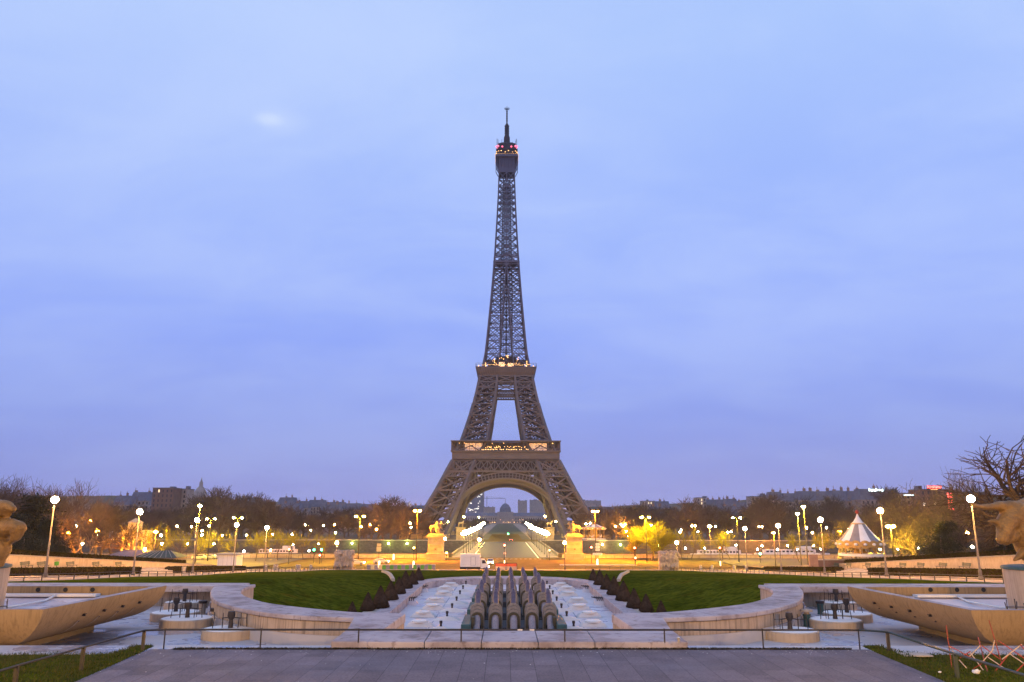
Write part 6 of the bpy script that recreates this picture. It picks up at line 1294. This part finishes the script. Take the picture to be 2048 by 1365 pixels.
# kiosk and pavilions
p = at(434, 1130, Y=172); q = at(472, 1130, Y=172); p.z = hz(-60, 172); t = thing('white_kiosk', 'white flat roofed kiosk left of the fourth path lamp', 'kiosk', p); w = (q - p).x; h = at(440, 1108, Y=172).z - p.z
k = MB(); k.box(0, w, 0, 4, 0, h - .2); k.build('wall', m_white, t); k = MB(); k.box(-.3, w + 1.2, -.5, 4.4, h - .2, h + .05); k.build('roof', m_kerb, t)
k = MB()
for i in range(5): k.box(.25 + i * .9, .28 + i * .9, -.01, -.002, 0, h - .3)
k.build('panel_joint', m_grey, t)
for px0, px1, yt, yb, Y, lb, mt in ((212, 292, 1101, 1113, 168, 'low grey hipped roof pavilion behind the left retaining wall', m_zinc), (262, 356, 1103, 1116, 160, 'low pavilion with ribbed glass roof behind the left retaining wall', m_glass)):
    a = at(px0, yb, Y=Y); b = at(px1, yb, Y=Y); zt_ = at(px0, yt, Y=Y).z; zb = hup(a.x, Y); t = thing('garden_pavilion', lb, 'pavilion', ((a.x + b.x) / 2, Y + 3, zb), 0, 'low pavilions in the left garden'); w = (b.x - a.x) / 2; ze = a.z - zb; zr = zt_ - zb
    k = MB(); k.box(-w * .8, w * .8, -2.8, 2.8, 0, max(.3, ze)); k.build('wall', m_facade, t); k = MB(); k.add([(-w, -3.2, ze), (w, -3.2, ze), (w, 3.2, ze), (-w, 3.2, ze), (-w * .4, 0, zr), (w * .4, 0, zr)], [(0, 1, 5, 4), (1, 2, 5), (2, 3, 4, 5), (3, 0, 4), (0, 3, 2, 1)]); rf = k.build('roof', mt, t)
    k = MB()
    for i in range(9): u = -1 + 2 * i / 8; k.bar((u * w, -3.21, ze + .02), (u * w * .4, -.01, zr + .02), .07)
    k.build('rib', m_kerb if mt is m_glass else m_zinc, rf)
p = at(275, 1110, Y=185); t = thing('lit_facade', 'small orange lit chapel like building among the left garden trees', 'building', (at(262, 1084, Y=215).x, 215, hup(-100, 215)))
hh = at(262, 1061, Y=215).z - t.location.z; k = MB(); k.box(-2.5, 3.5, 0, 5, 0, hh); k.build('wall', m_rwall, t); k = MB(); k.box(-1.5, 1.2, .5, 3.2, hh, hh + 2.0); k.add([(-1.7, .3, hh + 2), (1.4, .3, hh + 2), (1.4, 3.4, hh + 2), (-1.7, 3.4, hh + 2), (-.15, 1.8, hh + 3.2)], [(0, 1, 4), (1, 2, 4), (2, 3, 4), (3, 0, 4)]); k.build('turret', m_rwall, t)
k = MB(); k.quad((-1.9, -.02, 1), (-.7, -.02, 1), (-.7, -.02, hh * .7), (-1.9, -.02, hh * .7)); k.quad((1.6, -.02, 1), (2.8, -.02, 1), (2.8, -.02, hh * .7), (1.6, -.02, hh * .7)); k.build('window', m_win, t)
lp = at(255, 1092, Y=209); slamp('small_lamp', e_smallo, .5, 'amber flood lamp at the foot of the small orange lit building', Vector((lp.x, 209, hup(lp.x, 209) + 1.2)), 'amber flood lamps')
# carousels
def carousel(px, Y, ybase, yeave, ytip, wpx, label, small=False):
    p = at(px, ybase, Y=Y); rad = wpx / 2 / F * (p - EYE).dot(fw); ze = at(px, yeave, Y=Y - rad).z - p.z; zt_ = at(px, ytip, Y=Y).z - p.z; t = thing('carousel', label, 'carousel', (p.x, Y, p.z), 0, 'carousels'); n = 12
    prof = [(1.0, 0), (.78, .16), (.58, .34), (.42, .5), (.3, .62)]; zn = zt_ - ze
    for half in (0, 1):
        k = MB()
        for i in range(n):
            if i % 2 != half: continue
            a0, a1 = 2 * math.pi * (i + .25) / n, 2 * math.pi * (i + 1.25) / n
            for (r0, h0), (r1, h1) in zip(prof, prof[1:]):
                for q in range(3):
                    b0 = lerp(a0, a1, q / 3); b1 = lerp(a0, a1, (q + 1) / 3); P = lambda r_, h_, a: (rad * r_ * math.cos(a), rad * r_ * math.sin(a), ze + .5 + zn * h_); k.quad(P(r0, h0, b0), P(r0, h0, b1), P(r1, h1, b1), P(r1, h1, b0))
        k.build('canopy', m_tentw if half == 0 else m_tentg, t, True)
    if not small:
        k = MB(); k.lathe([(rad * .32, ze + .35 + zn * .61), (rad * .33, ze + .5 + zn * .63)], 20); k.build('crown_band', m_gilt, t)
        k = MB(); k.lathe([(rad * .3, ze + .5 + zn * .63), (rad * .2, ze + zn * .78), (rad * .08, ze + zn * .93), (.06, ze + zn + .3)], 16); k.build('top_cone', m_tentw, t, True); k = MB(); k.sphere((0, 0, ze + zn + .6), .35, 8, 6); k.build('finial', m_red, t)
    k = MB(); n2 = 16
    for i in range(n2):
        a0, a1 = 2 * math.pi * i / n2, 2 * math.pi * (i + 1) / n2; am = (a0 + a1) / 2; V = []
        for q in range(7): a = lerp(a0, a1, q / 6); V += [(rad * 1.03 * math.cos(a), rad * 1.03 * math.sin(a), ze + .55 + .3 * math.sin(math.pi * q / 6)), (rad * 1.03 * math.cos(a), rad * 1.03 * math.sin(a), ze - .35 - .3 * math.sin(math.pi * q / 6))]
        k.add(V, [(2 * q, 2 * q + 1, 2 * q + 3, 2 * q + 2) for q in range(6)])
    k.build('rounding_board', m_gilt, t)
    k = MB()
    for i in range(n2): a = 2 * math.pi * (i + .5) / n2; c, s_ = math.cos(a), math.sin(a); k.sphere((rad * 1.05 * c, rad * 1.05 * s_, ze + .1), .36, 8, 5, .7)
    k.build('mirror_medallion', m_white, t)
    for i in range(8): a = 2 * math.pi * (i + .5) / 8; k = MB(); k.tube([(rad * .92 * math.cos(a), rad * .92 * math.sin(a), .3), (rad * .92 * math.cos(a), rad * .92 * math.sin(a), ze + .4)], .12, 8); k.build('column', m_gilt, t)
    k = MB(); k.lathe([(rad * 1.0, 0), (rad, .45), (.001, .46)], 28); k.build('platform', m_tentw, t); k = MB(); k.lathe([(rad * .3, .46), (rad * .3, ze)], 14); k.build('centre_drum', m_gilt, t)
    for i in range(10):
        a = 2 * math.pi * i / 10; rr_ = rad * .68; c = Vector((rr_ * math.cos(a), rr_ * math.sin(a), .46)); d_ = Vector((-math.sin(a), math.cos(a), 0)); b = MB()
        b.capsule(c + d_ * -.5 + Vector((0, 0, 1.15)), .25, c + d_ * .45 + Vector((0, 0, 1.2)), .26); b.capsule(c + d_ * .5 + Vector((0, 0, 1.35)), .18, c + d_ * .8 + Vector((0, 0, 1.85)), .13); b.capsule(c + d_ * .8 + Vector((0, 0, 1.9)), .13, c + d_ * 1.1 + Vector((0, 0, 1.7)), .08)
        for q in (-.5, .45): b.capsule(c + d_ * q + Vector((0, 0, 1.05)), .1, c + d_ * (q + .25) + Vector((0, 0, .45)), .06)
        b.tube([c, c + Vector((0, 0, ze - .2))], .04, 6); b.build('carousel_horse', m_tentw if i % 2 else m_gilt, t, True)
    k = MB()
    for i in range(14): a = 2 * math.pi * i / 14; k.sphere((rad * .85 * math.cos(a), rad * .85 * math.sin(a), ze - .1), .1, 6, 4)
    k.build('bulb', e_towerb, t)
carousel(1722, 150, 1112, 1091, 1031, 84, 'large carousel with white and grey striped tent roof behind the right benches')
carousel(1188, 440, 1079, 1058, 1047, 46, 'small far carousel with striped roof across the river right of the tower', True)
p = at(1620, 1133, Y=150); t = thing('brick_booth', 'orange lit brick booth wall left of the carousel', 'booth', (p.x, 150, hz(60, 150))); k = MB(); k.box(0, 1.6, 0, .5, 0, 3.2); k.build('pillar', m_chim, t); k = MB(); k.box(1.61, 8.2, .1, .5, 0, 2.2); k.build('wall', m_brickb, t); k = MB(); k.box(-.1, 8.3, -.1, .6, 2.3, 2.9) if False else k.box(1.61, 8.3, .0, .6, 2.202, 2.4); k.build('coping', m_kerb, t)
# barges
for px0, px1, Y, zt0, lb in ((1380, 1505, 402, -2.4, 'long white barge moored on the far side of the river at right'), (1508, 1660, 410, -3.2, 'blue hulled barge moored right of the white one'), (505, 615, 405, -3.4, 'dark low barge moored at the far left quay')):
    a = at(px0, 1110, Y=Y); b = at(px1, 1110, Y=Y); t = thing('barge', lb, 'boat', ((a.x + b.x) / 2, Y, -7), 0, 'barges moored on the river'); w = (b.x - a.x) / 2
    k = MB(); hull = [(-w, 0), (-w + 1.5, -2.4), (w - 3, -2.4), (w, 0), (w - 3, 2.4), (-w + 1.5, 2.4)]; k.prism(hull, -.6, 2.2); k.build('hull', m_white if 'white' in lb else m_zinc if 'blue' in lb else m_dcar, t); k = MB(); k.box(-w * .75, w * .6, -1.8, 1.8, 2.2, 4.0); k.build('cabin', m_white, t); k = MB()
    for i in range(12): k.box(-w * .7 + i * w * .105, -w * .63 + i * w * .105, -1.83, -1.802, 2.7, 3.5)
    k.build('window', m_win, t); k = MB(); k.box(w * .1, w * .5, -1.4, 1.4, 4.01, 5.6); k.build('wheelhouse', m_white, t)
# ================================================================== BUILDINGS
WDARK = MB().box(-.55, .55, -.06, -.01, 0, 1.9).mesh('window', m_win); WLIT = [MB().box(-.55, .55, -.06, -.01, 0, 1.9).mesh('lit_window', q) for q in (e_winl, e_winw)]
def house(px0, px1, ytop, Y, label, zb=0, mans=True, mt=None, depth=14, roofm=None, win=True, litp=.06, fl=None, group='roofs on the skyline', name='apartment_block'):
    a = at(px0, ytop, Y=Y); b = at(px1, ytop, Y=Y); H = a.z - zb; w = b.x - a.x; t = thing(name, label, 'building', (a.x, Y, zb), 0, group); rh = min(H * .3, 7) if mans else 0; hw = H - rh
    k = MB(); k.box(0, w, 0, depth, 0, hw); k.build('wall', mt or m_facade, t)
    if mans:
        k = MB(); k.add([(-.3, -.3, hw + .01), (w + .3, -.3, hw + .01), (w + .3, depth + .3, hw + .01), (-.3, depth + .3, hw + .01), (1.2, 2.0, hw + rh), (w - 1.2, 2.0, hw + rh), (w - 1.2, depth - 2, hw + rh), (1.2, depth - 2, hw + rh)], [(0, 1, 5, 4), (1, 2, 6, 5), (2, 3, 7, 6), (3, 0, 4, 7), (4, 5, 6, 7), (0, 3, 2, 1)]); rf = k.build('roof', roofm or m_zinc, t)
        k = MB(); k.box(-.5, w + .5, -.5, depth + .5, hw - .35, hw); k.build('cornice', mt or m_facade, t)
        nch = max(2, int(w / 9))
        for i in range(nch): k = MB(); x = w * (i + .5 + rng.uniform(-.3, .3)) / nch; k.box(x, x + rng.uniform(.8, 2), 3, 5, hw + rh * .5, H + rng.uniform(.8, 2.6)); k.tube([(x + .35, 3.6, H), (x + .35, 3.6, H + 3.4)], .2, 6); k.build('chimney', m_chim, rf)
    else:
        k = MB(); k.box(-.2, w + .2, -.2, depth + .2, hw, hw + .5)
        for i in range(max(1, int(w / 8))): x = rng.uniform(0, w - 2); k.box(x, x + rng.uniform(1.5, 4), 3, 7, hw + .5, hw + rng.uniform(1.2, 3.0))
        k.build('roof', m_zinc, t)
    if win:
        st = fl or 3.3; nf = min(4, max(1, int(hw / st) - 1)); nw = min(max(2, int(w / 2.8)), 9); fx = w / nw
        for f in range(nf):
            z = hw - (f + 1) * st + .5
            for i in range(nw):
                lit_ = rng.random() < litp; q = bpy.data.objects.new('lit_window' if lit_ else 'window', rng.choice(WLIT) if lit_ else WDARK); col.objects.link(q); q.parent = t; q.location = ((i + .5) * fx, 0, z); q.scale = (min(1.2, fx * .3), 1, 1)
    return t
HB = [(228, 262, 990, 620, 1), (262, 300, 987, 640, 1), (300, 330, 992, 600, 1), (372, 400, 998, 700, 1), (556, 590, 997, 760, 1), (590, 616, 1001, 780, 1), (616, 650, 1003, 800, 1), (650, 690, 1004, 820, 1), (690, 722, 1006, 840, 1), (722, 752, 1008, 860, 1), (820, 850, 1011, 900, 1), (478, 520, 996, 700, 1), (440, 478, 1000, 720, 1),
      (1196, 1230, 1012, 900, 1), (1284, 1310, 1005, 860, 0), (1310, 1340, 1004, 840, 1), (1394, 1412, 998, 760, 0), (1412, 1432, 1000, 780, 1), (1432, 1452, 1001, 760, 1), (1452, 1476, 998, 740, 1), (1476, 1502, 1003, 720, 1), (1502, 1540, 992, 680, 0), (1540, 1566, 986, 640, 1), (1566, 1600, 985, 640, 1), (1600, 1632, 984, 620, 1), (1632, 1664, 983, 600, 1), (1664, 1692, 981, 580, 1), (1692, 1722, 984, 540, 1), (1300, 1330, 1012, 620, 1), (1440, 1475, 1012, 600, 1), (560, 600, 1010, 640, 1), (640, 680, 1012, 640, 1)]
for i, (a, b, y, Y, mn) in enumerate(HB): house(a, b, y + rng.uniform(-3, 2), Y, '%s skyline house with chimneys, %s' % ('zinc roofed' if mn else 'flat roofed', pct((a + b) / 2)), 0, bool(mn))
house(306, 348, 977, 560, 'big brown brick apartment slab rising above the left treeline', 0, False, m_brickb); house(349, 374, 979, 575, 'paler slab joined to the brown apartment block on the left', 0, False, m_facade)
house(1720, 1800, 978, 520, 'long pale hotel building carrying the white lit roof sign', 0, True, litp=.03); house(1840, 1905, 980, 470, 'dark office building carrying the red lit roof sign', 0, False, m_brickb); house(1800, 1842, 988, 480, 'building with three lit windows behind the right trees', 0, False, m_facade, litp=.15); house(1905, 1990, 984, 500, 'pale building half hidden behind the trees by the bull', 0, True)
def roofsign(px0, px1, y0, y1, Y, label, em, kind):
    a = at(px0, y1, Y=Y); b = at(px1, y0, Y=Y); t = thing('roof_sign', label, 'sign', a, 0, 'lit signs on the skyline'); w = b.x - a.x; h = b.z - a.z; k = MB(); r = random.Random(int(px0))
    if kind == 'row':
        n = 9; cw = w / n
        for i in range(n):
            x = i * cw; k.box(x + cw * .12, x + cw * .3, 0, .2, 0, h * (1 if i in (0, 4, 8) else .75)); k.box(x + cw * .3, x + cw * .85, 0, .2, (0 if i % 2 else h * .3), (h * .2 if i % 2 else h * .5)); k.box(x + cw * .66, x + cw * .85, 0, .2, h * .2, h * .72)
    elif kind == 'bar': k.box(0, w, 0, .2, 0, h)
    else:
        for i in range(6): z = h * (i + .1) / 6; k.box(0, w, 0, .2, z, z + h * .04); k.box(0, w * .3, 0, .2, z, z + h * .11); k.box(w * .6, w, 0, .2, z, z + h * .11)
    k.build('lettering', em, t); k = MB(); k.box(-.2, w + .2, .25, .5, -.6, h * .9); k.build('backing', m_dpole, t)
roofsign(1855, 1883, 971, 977, 468, 'glowing red lettered sign on the dark office roof', e_neonr, 'row'); roofsign(1862, 1875, 978.5, 980, 468.5, 'thin orange second line under the red roof sign', e_neono, 'bar'); roofsign(1738, 1768, 977, 983, 517, 'white lit sign on the hotel roof', e_neonw, 'row'); roofsign(1898.5, 1904, 985, 1021, 466, 'vertical red neon sign on the office corner', e_neonr, 'col'); roofsign(1808, 1833, 990, 991.6, 478, 'thin white lit strip below the hotel skyline', e_neonw, 'bar')
# landmarks beyond the tower
t = house(935, 968, 979, 2300, 'very tall dark office tower seen through the arch on the left', 0, False, m_zinc, 40, None, False, group=None, name='office_tower')
m_curtain = brick("curtain_wall", (.1, .13, .22), (.08, .1, .18), (.5, .55, .7), 4.5, 4.0, .35, vertical=True); t.children[0].data.materials[0] = m_curtain
k = MB(); k2 = MB(); wx = at(968, 979, Y=2300).x - at(935, 979, Y=2300).x
for i in range(26): x = rng.uniform(1, wx - 5); z = rng.uniform(20, 88); k.box(x, x + rng.uniform(2, 5), -.8, -.2, z, z + 2)
k.build('lit_window', e_winw, t)
for a, b, y, Y, lb in ((1036, 1054, 1002, 1900, 'narrow pale office block seen through the right of the arch'), (1060, 1098, 1001, 1900, 'wide pale office block seen through the right of the arch'), (1163, 1202, 1002, 1700, 'long flat office block just right of the tower leg'), (967, 990, 1015, 1800, 'low lit office block beside the dark tower')):
    t = house(a, b, y, Y, lb, 0, False, m_facade, 30, None, False, group='office blocks behind the tower', name='office_block'); t.children[0].data.materials[0] = m_curtain
t = thing('domed_academy', 'long classical building with central dome beyond the lawns', 'building', (.4, 1500, 0)); sc_ = 1500 / F * 1.03
k = MB(); k.box(-95, 95, 0, 20, 0, 14.5); k.build('wing', m_facade, t); k = MB(); k.box(-15, 15, -4, 24, 0, 22); k.build('central_block', m_facade, t)
k = MB(); k.add([(-95.5, -.5, 14.6), (95.5, -.5, 14.6), (95.5, 20.5, 14.6), (-95.5, 20.5, 14.6), (-92, 6, 20.5), (92, 6, 20.5), (92, 14, 20.5), (-92, 14, 20.5)], [(0, 1, 5, 4), (1, 2, 6, 5), (2, 3, 7, 6), (3, 0, 4, 7), (4, 5, 6, 7)]); k.build('roof', m_zinc, t)
k = MB(); k.add([(-11, -1, 22), (11, -1, 22), (11, 21, 22), (-11, 21, 22), (-10, 0, 29), (10, 0, 29), (10, 20, 29), (-10, 20, 29), (-6, 4, 35), (6, 4, 35), (6, 16, 35), (-6, 16, 35), (-1.5, 8.5, 38), (1.5, 8.5, 38), (1.5, 11.5, 38), (-1.5, 11.5, 38)], [(i * 4 + a, i * 4 + (a + 1) % 4, i * 4 + 4 + (a + 1) % 4, i * 4 + 4 + a) for i in range(3) for a in range(4)] + [(12, 13, 14, 15)]); k.tube([(0, 10, 38), (0, 10, 47)], .35, 6); k.build('dome', m_zinc, t)
k = MB()
for i in range(20): k.cbox((-14 + i * 1.5, -4.3, 8), (.5, .4, 14)) if i % 2 == 0 else None
k.build('portico_column', m_facade, t); k = MB()
for i in range(44):
    x = -90 + i * 4.2
    if abs(x) < 16: continue
    k.box(x, x + 1.5, -.3, -.05, 2, 5.6); k.box(x, x + 1.5, -.3, -.05, 7.5, 11)
w_ = k.build('window', m_win, t); w_['kind'] = 'stuff'; k = MB()
for i in range(34): x = rng.uniform(-60, 60); k.sphere((x, -8, rng.choice((3, 3.4, 7.5))), rng.uniform(.35, .7), 6, 4)
k.build('facade_light', e_towerw, t)
t = thing('construction_crane', 'faint horizontal crane jib seen through the arch', 'crane', (at(968, 997, Y=2200).x, 2200, 0)); zc = at(968, 997, Y=2200).z; k = MB(); k.bar((0, 0, zc), (58, 0, zc), 1.2); k.bar((8, 0, 0), (8, 0, zc + 6), 1.4); k.bar((8, 0, zc + 6), (52, 0, zc + .5), .4); k.build('jib', m_curtain, t)
p = at(401, 985, Y=900); t = thing('church_spire', 'pale church dome with a slender spire above the left treeline', 'church', (p.x, 900, 0)); zt_ = at(401, 955, Y=900).z; zd = at(401, 985, Y=900).z
k = MB(); k.lathe([(7, 0), (7, zd - 4), (6.6, zd), (4.6, zd + 4), (2.2, zd + 6.5), (2.0, zd + 8), (2.0, zd + 11), (1.2, zd + 12), (.7, zt_ - 3), (.05, zt_)], 14); k.build('spire', m_facade, t, True)
for k_i, (px0, px1, Y) in enumerate(((-200, 420, 950), (420, 860, 1000), (1180, 1560, 1000), (1560, 2250, 900))):
    k = MB(); V = []; n = 40
    for i in range(n + 1):
        px = lerp(px0, px1, i / n); yl = 1004 - (12 if px < 400 else 0) - (14 if px > 1560 else 0) + 14 * sm(1 - abs(px - 1011) / 500) + 3 * noise.noise(Vector((px * .02, 1, k_i))); p = at(px, yl, Y=Y); V += [(p.x, Y - 120, 0), (p.x, Y, p.z), (p.x, Y + 300, p.z * .9)]
    fs = [(i * 3 + a, i * 3 + 3 + a, i * 3 + 4 + a, i * 3 + 1 + a) for i in range(n) for a in range(2)]; k.add(V, fs); struct('distant_hill', k, m_farg, smooth=True)
# ================================================================== AIR
hm = bpy.data.materials.new("haze_air"); hm.use_nodes = True; t_ = hm.node_tree; t_.nodes.clear()
ho = t_.nodes.new("ShaderNodeOutputMaterial"); pvn = t_.nodes.new("ShaderNodeVolumePrincipled"); t_.links.new(pvn.outputs[0], ho.inputs["Volume"])
pvn.inputs["Color"].default_value = (.82, .86, 1, 1); pvn.inputs["Density"].default_value = .00009; pvn.inputs["Anisotropy"].default_value = .35
k = MB(); k.box(-2600, 2600, -60, 2650, -9.5, 345); hz_ = k.build('haze', hm); hz_['kind'] = 'stuff'
sc.cycles.volume_bounces = 0
